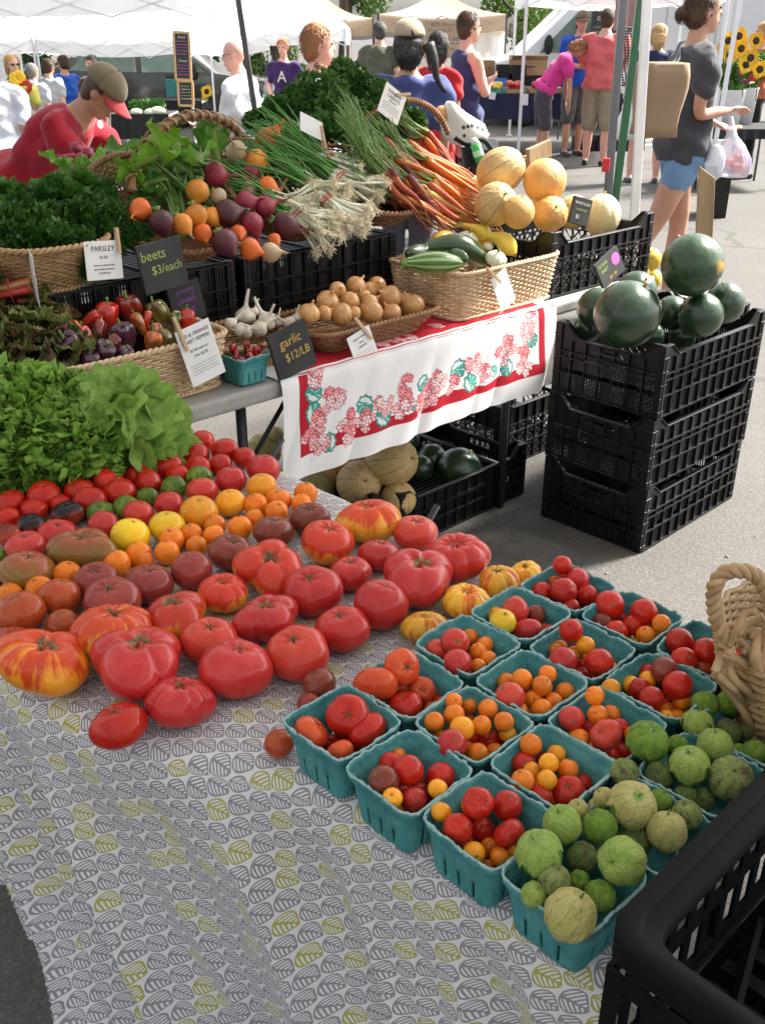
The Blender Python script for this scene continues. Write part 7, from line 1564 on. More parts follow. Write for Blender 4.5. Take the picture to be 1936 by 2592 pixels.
  for m_ in range(4):
   o = wd*(m_-1.5)*.0195*S; L_ = (.062,.074,.070,.055)[m_]*S; k0 = h0+d*.088*S+o; k1 = k0+d*L_*.5+nrm*.010*S; k2 = k1+d*L_*.40+nrm*.024*S
   b.tube([k0,k1,k2],[.0095*S,.0088*S,.0075*S],7); b.ball(k2,.0075*S,6,5)
  th0 = h0+d*.03*S+wd*.030*S; b.tube([th0,th0+d*.03*S+wd*.025*S,th0+d*.062*S+wd*.028*S+nrm*.008],[.013*S,.011*S,.009*S],7)
 # legs
 legs = legs or [((.03,.0,-1),(.0,-.03,-1))]*2
 LJ = []
 for q,(th,shn) in zip((-1,1),legs):
  f = lambda w_: U(X*w_[0]*q+np.array([0,1,0])*w_[1]+np.array([0,0,1])*w_[2])
  s0 = crotch+X*q*.085*S*bw+np.array([0,0,.03]); k0 = s0+f(th)*.42*S; a0 = k0+f(shn)*.41*S; LJ.append((s0,k0,a0))
  k = build**.6
  limb(b,[s0,s0+(k0-s0)*.4,k0,k0+(a0-k0)*.3,a0],[x*S*k for x in (.088,.078,.056,.055,.034)])
  fd = U(np.array([q*.12,1,0])); b.tube([a0-fd*.045*S-np.array([0,0,.035]),a0+fd*.05*S-np.array([0,0,.035]),a0+fd*.15*S-np.array([0,0,.050])],[.030*S,.036*S,.026*S],10); b.ball(a0+fd*.15*S-np.array([0,0,.05]),.025*S,8,6); b.ball(a0-fd*.045*S-np.array([0,0,.03]),.032*S,8,6)
 zmin = min(j[2][2] for j in LJ)-.078*S; sh_ = np.array([0,0,-zmin]); b.v = [v+sh_ for v in b.v]
 mv = lambda o: [x+sh_ for x in o]
 link('body',remesh(b,vox,sk,'body'),t)
 eb = MB()
 for q in (-1,1): eb.ball(hc+sh_+hf*.081*S+hx*q*.030*S+up2*.010*S,(.013*S,.008*S,.008*S),8,6,Rm)
 eb.build('eyes',M['eye'],t); eb = MB(); eb.ball(hc+sh_+hf*.094*S-up2*.062*S,(.020*S,.005*S,.006*S),8,6,Rm); eb.build('mouth',M['lips'],t)
 # shirt
 if top is not None:
  b = MB(); e = .016*S; n0 = 1 if not dress else 0
  Cs = [hip-ld*(.02+hem)*S,hip+ld*.05*S,waist,hip+ld*.26*S,chest,shl-ld*.005*S,neck-ld*.03*S]; rx = np.array([.175+hem*.12,.172+hem*.08,.145 if not female else .133,.155,.168,.150,.085 if not tank else .06])*S*bw+e; ry = np.array([.135+hem*.12,.138+hem*.08,.108+belly,.115+belly*.7,.115,.088,.065])*S*build+e
  ell_rings(b,Cs,Xs[1:],Ys[1:],rx,ry)
  if not tank:
   for (s0,e0,h0,d) in AJ:
    k = build**.7; limb(b,[s0-(s0-shl)*.3,s0,s0+(e0-s0)*min(1,sleeve*1.6)*.7],[x*S*k+e for x in (.055,.057,.056)])
    if sleeve > .7: limb(b,[s0+(e0-s0)*.5,e0,e0+(h0-e0)*.93],[x*S*k+e for x in (.05,.044,.036)])
  b.v = [v+sh_ for v in b.v]
  link('shirt' if not dress else 'dress',remesh(b,vox*1.05,top,'shirt',3,.0075,len(label)),t)
 if bottom is not None:
  b = MB(); e = .014*S; Cs = [crotch-np.array([0,0,.01]),crotch+ld*.05*S,hip+ld*.07*S,hip+ld*.115*S]; ell_rings(b,Cs,[X]*4,[fw]*4,np.array([.14,.158,.150,.145])*S*bw+e,np.array([.10,.118,.115,.108])*S*build+e)
  for (s0,k0,a0) in LJ:
   k = build**.6
   if blen <= 1: limb(b,[s0,s0+(k0-s0)*.5*blen,s0+(k0-s0)*blen],[.095*S*k+e,.088*S*k+e,.080*S*k+e])
   else: limb(b,[s0,k0,k0+(a0-k0)*min(1,(blen-1))],[.09*S*k+e,.062*S*k+e,.048*S*k+e])
  b.v = [v+sh_ for v in b.v]
  link('trousers' if blen > 1 else 'shorts',remesh(b,vox*1.05,bottom,'shorts',3,.003,len(label)+3),t)
 for (s0,k0,a0),q in zip(LJ,(-1,1)):
  b = MB(); fd = U(np.array([q*.12,1,0])); a1 = a0+sh_; b.tube([a1-fd*.06*S-np.array([0,0,.045]),a1+fd*.05*S-np.array([0,0,.045]),a1+fd*.16*S-np.array([0,0,.058])],[.036*S,.043*S,.031*S],12,flat=.95); b.ball(a1+fd*.16*S-np.array([0,0,.056]),(.033*S,.034*S,.024*S),10,7); b.ball(a1-fd*.06*S-np.array([0,0,.04]),.036*S,10,7)
  me = remesh(b,.012,cloth(shoes),'shoe',1); link('shoe',me,t)
 hc = hc+sh_
 if hair is not None and not bald:
  b = MB(); e = 1.0
  b.ball(hc+up2*.036*S-hf*.016*S,(.083*S,.092*S,.090*S),20,14,Rm)
  b.ball(hc-hf*.045*S-up2*.01*S,(.076*S,.058*S,.085*S),16,10,Rm)
  if hairlen > 0: b.tube([hc-hf*.05*S,hc-hf*.075*S-up2*(.06+hairlen*.4)*S,hc-hf*.07*S-up2*(.08+hairlen)*S],[.078*S,.070*S,.045*S],14)
  if hairlen > .03:
   for q in (-1,1): b.tube([hc+hx*q*.062*S+up2*.04*S-hf*.01*S,hc+hx*q*.072*S-up2*.04*S-hf*.02*S,hc+hx*q*.060*S-up2*(.06+hairlen*.6)*S-hf*.04*S],[.026*S,.026*S,.018*S],8)
  if bun: b.ball(hc-hf*.12*S-up2*.015*S,.038*S,12,8)
  me = remesh(b,.009,hair,'hair',2,.0028,4)
  V = np.zeros(len(me.vertices)*3); me.vertices.foreach_get('co',V); V = V.reshape(-1,3); L_ = (V-hc)@np.stack([hx,hf,up2],1)
  # keep the face clear
  m_ = (L_[:,1] > .028*S) & (L_[:,2] < .055*S); V[m_] -= hf*((L_[m_,1]-.028*S)*.95)[:,None]; me.vertices.foreach_set('co',V.ravel()); link('hair',me,t)
  if cap is None or hairlen > 0:
   rq = np.random.default_rng(len(label)); idx = rq.integers(0,len(V),1600); nn = V[idx]-hc; nn /= np.linalg.norm(nn,axis=1)[:,None]
   ok = (np.abs(nn@up2) < .95)&~m_[idx]&((cap is None)|(L_[idx,2] < .02)); idx,nn = idx[ok],nn[ok]
   dn = -up2-nn*(-(nn@up2))[:,None]+rq.normal(size=nn.shape)*.35; dn -= nn*(dn*nn).sum(1)[:,None]; dn /= np.linalg.norm(dn,axis=1)[:,None]; sd2 = np.cross(dn,nn)*.0022*S
   p0 = V[idx]+nn*.001; ln = (.02+.018*rq.random(len(idx)))[:,None]*S; VV = np.stack([p0-sd2,p0+sd2,p0+dn*ln*.6+nn*.004+sd2,p0+dn*ln*.6+nn*.004-sd2,p0+dn*ln+nn*.001+sd2*.3,p0+dn*ln+nn*.001-sd2*.3],1).reshape(-1,3)
   sb = MB(); sb.v.append(VV); sb.n = len(VV); sb.f = [f for i in range(len(idx)) for f in ((6*i,6*i+1,6*i+2,6*i+3),(6*i+3,6*i+2,6*i+4,6*i+5))]; sb.build('hair_locks',hair,t,kind='stuff')
 if cap is not None:
  cm,bm = cap; hf2 = -hf if capback else hf
  b = MB(); Gd = np.array([[hc+up2*.045*S-hf*.008*S+(hx*math.cos(a_)*.096+hf*math.sin(a_)*.114)*S*math.sin(p_)+up2*.094*S*math.cos(p_) for a_ in np.linspace(0,2*PI,29)] for p_ in np.linspace(.02,1.62,10)]); b.grid(Gd); b.ball(hc+up2*.139*S,.006,8,5); o = b.build('cap_crown',cm,t); m_ = o.modifiers.new('thickness','SOLIDIFY'); m_.thickness = .003
  b = MB(); Gd = np.array([[hc+up2*(.045-.030*u_-.02*abs(math.cos(a_)))*S+(hx*math.cos(a_)*(.094+.002*u_)+hf*(math.sin(a_)*(.104+.078*u_)))*S for a_ in np.linspace(.35,PI-.35,17)] for u_ in np.linspace(0,1,6)]); b.grid(Gd); o = b.build('cap_brim',bm,t); m_ = o.modifiers.new('thickness','SOLIDIFY'); m_.thickness = .004
 if glasses:
  b = MB()
  for q in (-1,1): b.tube([hc+hx*q*.030*S+hf*.096*S+up2*.008*S+(hx*math.cos(a_)*.022+up2*math.sin(a_)*.014)*S for a_ in np.linspace(0,6.28,16)[:-1]],.0016,4,True); b.tube([hc+hx*q*.052*S+hf*.094*S+up2*.012*S,hc+hx*q*.076*S+hf*.01*S+up2*.012*S],.0016,4)
  b.tube([hc-hx*.008*S+hf*.098*S+up2*.012*S,hc+hx*.008*S+hf*.098*S+up2*.012*S],.0018,4); b.build('glasses',M['black_metal'],t)
  if glasses == 2:
   b = MB(); [b.ball(hc+hx*q*.030*S+hf*.095*S+up2*.008*S,(.021*S,.003,.013*S),10,6,Rm) for q in (-1,1)]; b.build('lenses',M['eye'],t)
 t['h'] = 0; del t['h']
 return t,dict(head=hc,up=up2,fwd=hf,x=hx,arms=[tuple(p+sh_ if i < 3 else p for i,p in enumerate(a)) for a in AJ],chest=chest+sh_,hip=hip+sh_,X=X,ld=ld,F=fw,S=S)
HA = {k: mat('hair_'+k,c,tuple(x*1.7 for x in c),40,.55,.7,90,.01,stretch=(1,1,.25)) for k,c in dict(brown=(.055,.028,.014),dark=(.010,.008,.007),auburn=(.26,.115,.045),blond=(.42,.26,.11),grey=(.20,.19,.18),red=(.34,.13,.05),darkgrey=(.06,.055,.05)).items()}
def feet(x,y,D): p = at_y('D',x,y,D); return (p[0],p[1])
def where(x,D): p = at_y('D',x,200,D); return (p[0],D)
def wp(t,p): return np.array(t.matrix_basis @ Vector(p)) if False else np.array(Matrix.Translation(t.location) @ t.rotation_euler.to_matrix().to_4x4() @ Vector(p))
# man in a red shirt reaching over the far end of the table
x,D = where(85,5.15)
person('man in a red T-shirt and tan cap bending to reach over the greens',(x-.22,D+.1),-8,1.72,1.06,lean=48,skin='tan',arms=[((.06,.85,-.22),(-.02,.93,-.26)),((.06,.8,-.34),(-.02,.9,-.30))],head=(14,0),top=cloth((.36,.012,.03)),bottom=cloth((.035,.05,.075)),blen=1.9,hair=HA['brown'],cap=(cloth((.20,.16,.10)),cloth((.50,.06,.07))),vox=.011,glasses=1,hem=.06,legs=[((.04,.1,-1),(0,-.02,-1)),((.04,-.12,-1),(0,-.1,-1))])
# bald man in white with a sunflower
x,D = where(520,8.6)
tb,jb = person('bald man in glasses and a loose white shirt holding a sunflower',(x,D),172,1.72,1.22,ytop=90,skin='pink',arms=[((.15,.12,-1),(-.25,.85,-.05)),((.15,.15,-1),(-.2,.9,.05))],top=cloth((.74,.75,.78)),sleeve=.62,bottom=cloth((.62,.62,.64)),blen=1.9,bald=True,glasses=1,belly=.045,hem=.12,vox=.011,head=(6,0))
# young man in purple with the letter A
x,D = where(616,15)
tp_,jp = person('young man with reddish hair in a dark purple T-shirt lettered A',(x,D),-100,1.76,.95,ytop=87,skin='pink',arms=[((.18,.1,-1),(-.35,.8,-.45)),((.18,.1,-1),(-.35,.8,-.45))],top=cloth((.045,.018,.10)),bottom=cloth((.05,.05,.06)),blen=1.9,hair=HA['red'],vox=.014)
q = jp['chest']+jp['F']*.145+np.array([0,0,-.03]); text(tp_,'A',tuple(q),.20,mat('print_grey',(.55,.53,.48),rough=.8),(PI/2,0,PI),extrude=.003)
x,D = where(577,15.6); person('person in grey bending over a table behind the man in purple',(x,D),-40,1.6,.95,lean=30,female=True,skin='pink',arms=[((.1,.4,-1),(0,.9,-.4))]*2,top=cloth((.42,.43,.46)),bottom=cloth((.06,.06,.07)),blen=1.9,hair=HA['red'],hairlen=.02,vox=.015)
# woman with short red hair
x,D = where(690,6.3)
person('older woman with short auburn hair, flowered blouse and leopard scarf',(x-.02,D),12,1.63,1.12,ytop=59,female=True,skin='pink',top=mat('flowered_blouse',(.30,.36,.56),(.66,.68,.76),26,.8,c3=(.42,.34,.48),contrast=2),bottom=cloth((.10,.11,.16)),blen=1.9,hair=HA['auburn'],vox=.011,head=(0,0),hem=.08)
b = MB(); c_ = at_y('D',712,160,6.3); b.tube([c_+np.array([.085*math.cos(a_),.085*math.sin(a_),.045*math.cos(a_+2.6)]) for a_ in np.linspace(0,2*PI,20)[:-1]],.017,8,True); b.tube([c_+np.array([.06,-.07,-.02]),c_+np.array([.065,-.11,-.10]),c_+np.array([.06,-.12,-.2])],[.018,.026,.02],8)
tag(b.build('scarf',mat('leopard_print',(.30,.17,.08),(.03,.018,.012),60,.8,contrast=4)),'leopard print scarf round the neck of the woman with short auburn hair','scarf')
# man in olive
x,D = where(820,14.5); person('man in an olive T-shirt seen from behind beside the tan tent leg',(x,D),75,1.78,1.08,ytop=50,skin='light',top=cloth((.10,.11,.075)),bottom=cloth((.20,.17,.12)),blen=1.1,hair=HA['darkgrey'],vox=.014,hem=.03,head=(0,20))
# woman in the cap, back to the camera
x,D = where(882,5.9)
tc,jc = person('woman from behind in a blue T-shirt and tan cap',(x,D+.05),82,1.66,.98,ytop=42,female=True,skin='tan',arms=[((.12,.25,-1),(-.1,.7,-.5)),((.22,-.05,-1),(-.1,.35,-1))],top=cloth((.055,.07,.21)),sleeve=.6,bottom=cloth((.05,.055,.07)),blen=1.9,hair=HA['dark'],hairlen=.05,cap=(cloth((.36,.29,.20)),cloth((.30,.22,.13))),vox=.011,head=(0,8),hem=.05)
b = MB(); C0 = at_y('D',925,95,5.86); b.tube(smooth_path([C0,C0+np.array([.03,-.02,-.08]),C0+np.array([.05,-.02,-.17]),C0+np.array([.10,0,-.24])],12),np.linspace(.035,.008,12),10)
hb = to_local(tc,b.v[0]); b.v = [hb]; b.build('ponytail',HA['dark'],tc)
q = jc['head']+jc['up']*.045-jc['fwd']*.102; b = MB(); b.ball(tuple(q),(.032,.01,.028),14,8); b.build('cap_opening',HA['dark'],tc)
# woman in red
x,D = where(935,8.5); tr,jr = person('woman in a bright red top with a black shoulder strap behind the capped woman',(x+.03,D),60,1.66,.95,ytop=74,female=True,skin='tan',top=cloth((.55,.015,.02)),sleeve=.4,bottom=cloth((.50,.015,.02)),blen=.9,hair=HA['dark'],hairlen=.1,vox=.013,hem=.15)
b = MB(); b.tube(smooth_path([jr['chest']+np.array([-.13,-.09,.13]),jr['chest']+np.array([0,-.16,.02]),jr['chest']+np.array([.12,-.15,-.14]),jr['hip']+np.array([.18,-.10,.02])],16),.012,6,flat=.4); b.build('bag_strap',M['black_metal'],tr)
# man in tank top
x,D = where(1003,8.9)
person('young man in a navy and grey tank top with his arms folded, facing right',(x,D),20,1.82,.98,ytop=30,skin='light',arms=[((.16,.28,-.95),(-.72,.42,.28)),((.16,.30,-.95),(-.72,.42,.12))],top=cloth((.028,.04,.12),(.035,.05,.13)),tank=True,bottom=cloth((.016,.016,.018)),blen=1.5,hair=HA['brown'],vox=.012,head=(0,-5),hem=.06)
# pink woman bending
x,D = where(1180,13.3)
person('woman in a hot pink T-shirt bending forward with her hands on her knees',(x-.05,D),-2,1.62,1.0,lean=36,female=True,skin='tan',arms=[((.06,.25,-1),(-.02,.10,-1)),((.06,.3,-1),(-.02,.05,-1))],top=cloth((.72,.05,.28)),sleeve=.5,bottom=cloth((.07,.055,.075)),blen=.92,hair=HA['auburn'],hairlen=.04,vox=.013,head=(38,0),shoes=(.55,.08,.12),legs=[((.03,.06,-1),(0,-.04,-1)),((.03,.16,-1),(0,-.12,-1))])
# man in blue with cap
x,D = where(1243,14.3)
person('tall man in a royal blue T-shirt and camouflage cap, hand at his chin',(x,D),-70,1.86,1.05,ytop=24,skin='tan',arms=[((.15,.25,-1),(-.25,.5,.95)),((.15,.2,-1),(-.75,.5,-.1))],top=cloth((.012,.075,.40)),sleeve=.6,bottom=cloth((.10,.10,.10)),blen=1.0,hair=HA['brown'],cap=(cloth((.16,.13,.08)),cloth((.13,.09,.06))),vox=.013,head=(0,-10),hem=.05)
# man in salmon
x,D = where(1296,13.2)
person('man in a salmon T-shirt and khaki shorts standing with his back half turned',(x,D),62,1.84,1.18,ytop=22,skin='pink',arms=[((.16,.15,-1),(-.3,.9,-.1))]*2,top=cloth((.72,.14,.14)),sleeve=.7,bottom=cloth((.34,.27,.18)),blen=1.0,hair=HA['brown'],vox=.013,head=(8,-10),hem=.04,shoes=(.03,.025,.02),belly=.02)
# woman in navy
x,D = where(1408,11.6)
person('blonde woman in a navy top and shorts partly hidden by the brown paper bag',(x,D),85,1.66,1.12,ytop=55,female=True,skin='pink',arms=[((.2,.1,-1),(.0,.6,-.8))]*2,top=cloth((.022,.028,.075)),sleeve=.5,bottom=cloth((.02,.026,.06)),blen=.75,hair=HA['blond'],hairlen=.05,vox=.013,shoes=(.10,.10,.12),legs=[((.16,.0,-1),(.04,-.04,-1)),((.12,.0,-1),(.02,-.06,-1))],hem=.06)
# woman walking at the right
x,D = where(1490,5.9)
tw,jw = person('tall woman in a grey T-shirt and denim cut-offs walking to the right',(x,D),6,1.78,.98,ytop=-24,female=True,skin='tan',arms=[((.10,.06,-1),(-.1,.92,-.30)),((.10,-.02,-1),(-.45,.80,.05))],top=cloth((.052,.056,.066)),sleeve=.42,bottom=cloth((.16,.28,.46)),blen=.34,hair=HA['brown'],bun=True,vox=.010,head=(-2,0),hem=.05,shoes=(.2,.14,.1),legs=[((.02,.16,-1),(.0,-.05,-1)),((.02,-.42,-1),(.0,-.72,-1))])
# far right
x,D = where(1632,12.0); person('blonde child in an orange top at the far right edge beside the sunflowers',(x,D),170,1.62,.95,ytop=50,female=True,skin='pink',arms=[((.1,.5,-.8),(-.1,.95,-.2))]*2,top=cloth((.42,.13,.05)),sleeve=.3,bottom=cloth((.015,.013,.015)),blen=1.9,hair=HA['blond'],vox=.014)
# people at the far left
x,D = where(-22,9.5); person('person in white at the left photo edge, seen from the side',(x,D),100,1.64,1.1,ytop=108,skin='tan',top=cloth((.68,.70,.76)),sleeve=.6,bottom=cloth((.60,.62,.66)),blen=1.9,hair=HA['dark'],vox=.013,hem=.25)
x,D = where(36,14.5); ts,js = person('fair haired woman in sunglasses carrying a bouquet at the left',(x,D),-50,1.62,.95,ytop=122,female=True,skin='light',arms=[((.1,.2,-1),(-.2,.9,.2))]*2,top=cloth((.50,.54,.58)),bottom=cloth((.5,.5,.52)),blen=1.9,hair=HA['blond'],hairlen=.05,glasses=2,vox=.014)
x,D = where(146,19); person('man in a royal blue T-shirt in front of the far hedge',(x,D),150,1.76,1.1,ytop=122,skin='tan',top=cloth((.014,.09,.45)),bottom=cloth((.1,.1,.12)),blen=1.1,hair=HA['brown'],vox=.016)
x,D = where(112,18); person('person in pale grey behind the slim tent leg at the left',(x,D),60,1.72,1.05,ytop=130,skin='light',top=cloth((.46,.49,.52)),bottom=cloth((.3,.3,.32)),blen=1.9,hair=HA['brown'],vox=.016)
x,D = where(76,17); person('white haired person in a white top left of the tent legs',(x,D),60,1.60,1.1,ytop=140,skin='pink',top=cloth((.62,.62,.62)),bottom=cloth((.4,.4,.42)),blen=1.9,hair=HA['grey'],vox=.016)
x,D = where(207,15.5); person('dark haired person mostly hidden behind the tan cap',(x,D),-120,1.70,1.0,ytop=122,skin='tan',top=cloth((.05,.03,.03)),bottom=cloth((.05,.05,.06)),blen=1.9,hair=HA['dark'],vox=.016)
# ------------------------------------------------------------------ things people hold
simple('petal_yellow',(.75,.42,.01),(.85,.55,.03),.6); simple('flower_centre',(.03,.015,.008),(.06,.03,.015),.9); simple('petal_red',(.5,.02,.015)); simple('petal_maroon',(.18,.02,.06)); simple('stem_dark',(.04,.12,.02))
def sunflower(P,r,aimv,parent=None,label=None,group=None,stem=.3):
 t = thing('sunflower',label,'sunflower',tuple(P),aim(aimv),group,r) if label else None
 b = MB()
 for k in range(26):
  a_ = k*2.39; c,s = math.cos(a_),math.sin(a_); L = .85+.15*math.sin(k*3); x0 = .03*math.sin(k*7)
  b.add([(x0,c*.3-s*.13,s*.3+c*.13),(x0,c*.3+s*.13,s*.3-c*.13),(x0+.12,c*.75+s*.13,s*.75-c*.13),(x0+.04,c*L*1.1,s*L*1.1),(x0+.12,c*.75-s*.13,s*.75+c*.13)],[(0,1,2,3,4)])
 b.build('petals',M['petal_yellow'],t,False); b = MB(); b.ball((.02,0,0),(.14,.40,.40),16,8); b.build('centre',M['flower_centre'],t)
 b = MB(); b.tube([(-.02,0,0),(-.3,0,-.3),(-.35,0,-stem/r)],[.07,.06,.05],5); b.build('stem',M['stem_dark'],t); return t
P = at_y('D',447,198,8.35); sunflower(P,.055,(-.3,-1,.3),label='sunflower with a dark centre held by the bald man',stem=.12); P = at_y('D',440,206,8.4); sunflower(P,.04,(-.9,-.5,.1),label='second sunflower in the bald man\'s hand, seen edge on',stem=.1)
def bouquet():
 P = at_y('D',50,190,14.1); t = thing('bouquet','bouquet of sunflowers and a red flower in yellow paper at the left','bouquet',tuple(P)); z = lambda x,y,d=0: at_y('D',x,y,14.1+d)-P
 b = MB(); RR = [[np.array(z(40+(84-40)*u,170+(228-170)*u))+np.array([math.cos(2*PI*j/14),math.sin(2*PI*j/14),0])*(.17*(1-u)+.05) for j in range(14)] for u in np.linspace(.25,1,5)]; b.rings(RR); b.build('wrapping',mat('yellow_paper',(.62,.56,.08),(.5,.5,.1),8,.5),t)
 rg_ = np.random.default_rng(5); leaf_cloud([z(45,185),z(38,178),z(55,192)],[.14,.12,.12],240,.05,9).build('foliage',M['herb_mid'],t,False)
 for (x,y,m_) in ((43,168,'petal_yellow'),(56,186,'petal_red'),(36,172,'petal_yellow')):
  b = MB(); c = z(x,y,-.12);
  for k in range(14): a_ = k*2.39; b.ball(c+np.array([math.cos(a_)*.06,-.02,math.sin(a_)*.06]),(.035,.012,.035),6,4)
  b.build('flower',M[m_],t)
bouquet()
M['paper_brown'] = mat('paper_brown',(.30,.20,.12),(.36,.25,.16),4,.8,.3,12,.01,transl=.1)
# paper bag on the walking woman's shoulder
c = at_y('D',1422,210,5.35); t = thing('paper_bag','large brown paper bag hanging from the walking woman\'s shoulder','bag',tuple(c)); b = MB()
RR = []
for u in np.linspace(0,1,7):
 z_ = .16-.34*u; wx = .10+.010*math.sin(u*6); wy = .145+.008*math.sin(u*5+1)
 RR.append([(np.clip(math.cos(2*PI*j/28)*1.35,-1,1)*wx+.004*math.sin(j*2+u*5)-.01*u,np.clip(math.sin(2*PI*j/28)*1.35,-1,1)*wy,z_) for j in range(28)])
b.rings(RR); o = b.build('bag_body',M['paper_brown'],t); b = MB(); sh_w = wp(tw,jw['arms'][0][0])-c
for s in (-1,1): b.tube(smooth_path([(.04,s*.04,.15),np.array(sh_w)*.5+np.array([.02,s*.03,.08]),sh_w+np.array([-.02,s*.0,.065])],12),.006,6)
b.build('bag_strap',M['dark_leg'],t)
simple('plastic_film',(.62,.64,.72),(.75,.76,.80),.25)
def film(name,c,tint=(.75,.78,.85)):
 m,nt,p = new_mat(name); p.inputs['Base Color'].default_value = (*tint,1); p.inputs['Roughness'].default_value = .25; vec = coord(nt)
 f = noise_fac(nt,vscale(nt,vec,(1,1,.3)),18,4); p.inputs['Alpha'].default_value = .55; nt.links.new(mixc(nt,((f-.5)*5).clamp(),tint,c),p.inputs['Base Color']); add_bump(nt,p,f,.8,.02); return m
M['film'] = film('plastic_bag_film',(.35,.30,.62)); M['film_clear'] = film('clear_bag_film',(.6,.66,.7))
hw0 = wp(tw,jw['arms'][1][2]); c = hw0+np.array([.07,-.03,-.27]); t = thing('plastic_bag','clear plastic bag with violet print hanging from the walking woman\'s hand','bag',tuple(c)); hw = wp(tw,jw['arms'][1][2])-c
b = MB(); RR = []
for u,(zz_,r) in enumerate(((hw[2]-.03,.012),(.14,.03),(.09,.065),(.02,.085),(-.05,.088),(-.08,.07))):
 x0 = hw[0]*(max(0,zz_-.0)/max(hw[2],.05))**.7
 RR.append([(x0+r*(1+.15*math.sin(5*2*PI*j/24+u))*math.cos(2*PI*j/24),r*.7*math.sin(2*PI*j/24),zz_) for j in range(24)])
b.rings(RR); b.build('bag_body',M['film'],t); b = MB()
for k in range(7): b.ball((.04*math.cos(k*2.3),.022*math.sin(k*2.3),-.035+.03*(k % 3)),.025,10,8)
b.build('fruit',M['petal_red'],t)
c = at_y('D',1543,352,5.75); t = tag(MB().ball(tuple(c),(.055,.05,.10),20,14).build('plastic_bag',M['film_clear']),'thin clear bag behind the walking woman\'s hip','bag')
c = at_y('D',1352,242,11.4); b = MB(); RR = [[(c[0]+dx+r*math.cos(2*PI*j/16),c[1]+.1*math.sin(2*PI*j/16),c[2]+z_) for j in range(16)] for (z_,r,dx) in ((.30,.01,.13),(.15,.05,.10),(0,.10,.04),(-.2,.14,0),(-.28,.12,-.01))]; b.rings(RR); tag(b.build('plastic_bag',mat('white_bag',(.70,.70,.70),(.6,.62,.64),8,.4,.6,12,.02)),'white plastic bag carried by the woman in navy','bag')
c = at_y('D',990,268,5.6); t = thing('shopping_bag','cream bag with black leaf pattern held by the woman in the blue T-shirt','bag',tuple(c)); b = MB(); RR = [[(r*(1+.1*math.sin(4*2*PI*j/24+u))*math.cos(2*PI*j/24)+dx,.08*math.sin(2*PI*j/24),z_) for j in range(24)] for u,(z_,r,dx) in enumerate(((.11,.02,-.05),(.06,.06,-.03),(0,.11,.02),(-.05,.12,.04),(-.10,.09,.05)))]; b.rings(RR)
m,nt,p = new_mat('cream_print'); vo = nt.nodes.new('ShaderNodeTexVoronoi'); vo.inputs['Scale'].default_value = 28; nt.links.new(coord(nt),vo.inputs['Vector']); f = (G(nt,vo.outputs[0]) < .30); x_,y_,z_ = sep(nt,coord(nt)); nt.links.new(mixc(nt,f*(x_ > .01),(.66,.62,.54),(.04,.04,.035)),p.inputs['Base Color'])
b.build('bag_body',m,t); b = MB(); b.ball((-.09,-.02,.05),.045,14,10); b.build('onion_in_bag',M['onion_skin'],t)
# green bottle behind the melons
c = at_y('Z5',1435,430,4.35); t = thing('squeeze_bottle','green labelled bottle lying on a black bag strap behind the melons','bottle',tuple(c),(0,-.35,0)); b = MB(); b.tube([(0,0,-.045),(0,0,.03)],.022,14); b.build('bottle_body',mat('green_label',(.03,.42,.07),(.05,.5,.1),5,.35),t); b = MB(); b.tube([(0,0,.03),(0,0,.055)],[.02,.010],12); b.build('cap',M['white_metal'],t); b = MB(); b.tube([(0,0,-.02),(0,0,.004)],.0228,14,caps=False); b.build('label_band',mat('pale_label',(.55,.75,.55)),t)
b = MB(); b.tube(smooth_path([at_y('Z5',1300,350,4.4),at_y('Z5',1380,390,4.4),at_y('Z5',1470,365,4.4),at_y('Z5',1520,420,4.4)],16),.02,8,flat=.6); b.tube(smooth_path([at_y('Z5',1390,400,4.42),at_y('Z5',1400,560,4.42),at_y('Z5',1360,700,4.42)],10),.05,8,flat=.8); tag(b.build('bag',cloth((.015,.015,.017))),'black fabric bag behind the carrots and melons','bag')
c = at_y('Z3',700,985,4.3); b = MB(); b.box((0,0,0),(.03,.02,.055)); o = b.build('clamp',mat('red_tag',(.55,.03,.03)),None,False); o.location = tuple(c); bevel(o,.004); tag(o,'small red clamp fixed to the grey tent pole','clamp')
# ------------------------------------------------------------------ produce table with the navy cloth
M['navy'] = mat('navy_cloth',(.012,.016,.045),(.018,.024,.06),3,.85,.4,5,.05)
gz = 0.0
def far_table(name,label,px0,px1,D,ytop,ybot,dep,cm,fold=14):
 a_ = at_y('D',px0,ytop,D); b_ = at_y('D',px1,ytop,D); zt = (a_[2]+b_[2])/2; zb = at_y('D',(px0+px1)/2,ybot,D)[2]; g_ = ground(a_[0],D); L = b_[0]-a_[0]
 t = thing(name,label,'table',(a_[0],D,g_)); b = MB(); b.bx(0,L,0,dep,zt-.04-g_,zt-g_); b.build('tabletop',M['table_top'],t,False)
 n = 80; Gd = np.array([[(L*i/n,-.012-.02*k*(1+math.sin(i*fold/20.)) ,(zt+.004)*(1-k)+zb*k-g_) for k in np.linspace(0,1,6)] for i in range(n+1)]); b = MB(); b.grid(Gd); b.grid(np.array([[(L*i/n,-.012+(dep+.02)*k,zt+.006-g_) for k in (0,1)] for i in range(n+1)])); b.build('cloth',cm,t)
 for x in (.1,L-.1):
  for y in (.06,dep-.06): b = MB(); b.tube([(x,y,0),(x,y,zt-.04-g_)],.014,6); b.build('leg',M['grey_metal'],t)
 return t,a_,b_,zt
t,pa,pb_,zt = far_table('produce_table','produce table under a navy cloth in front of the white van',1012,1345,14.6,203,258,.8,M['navy'])
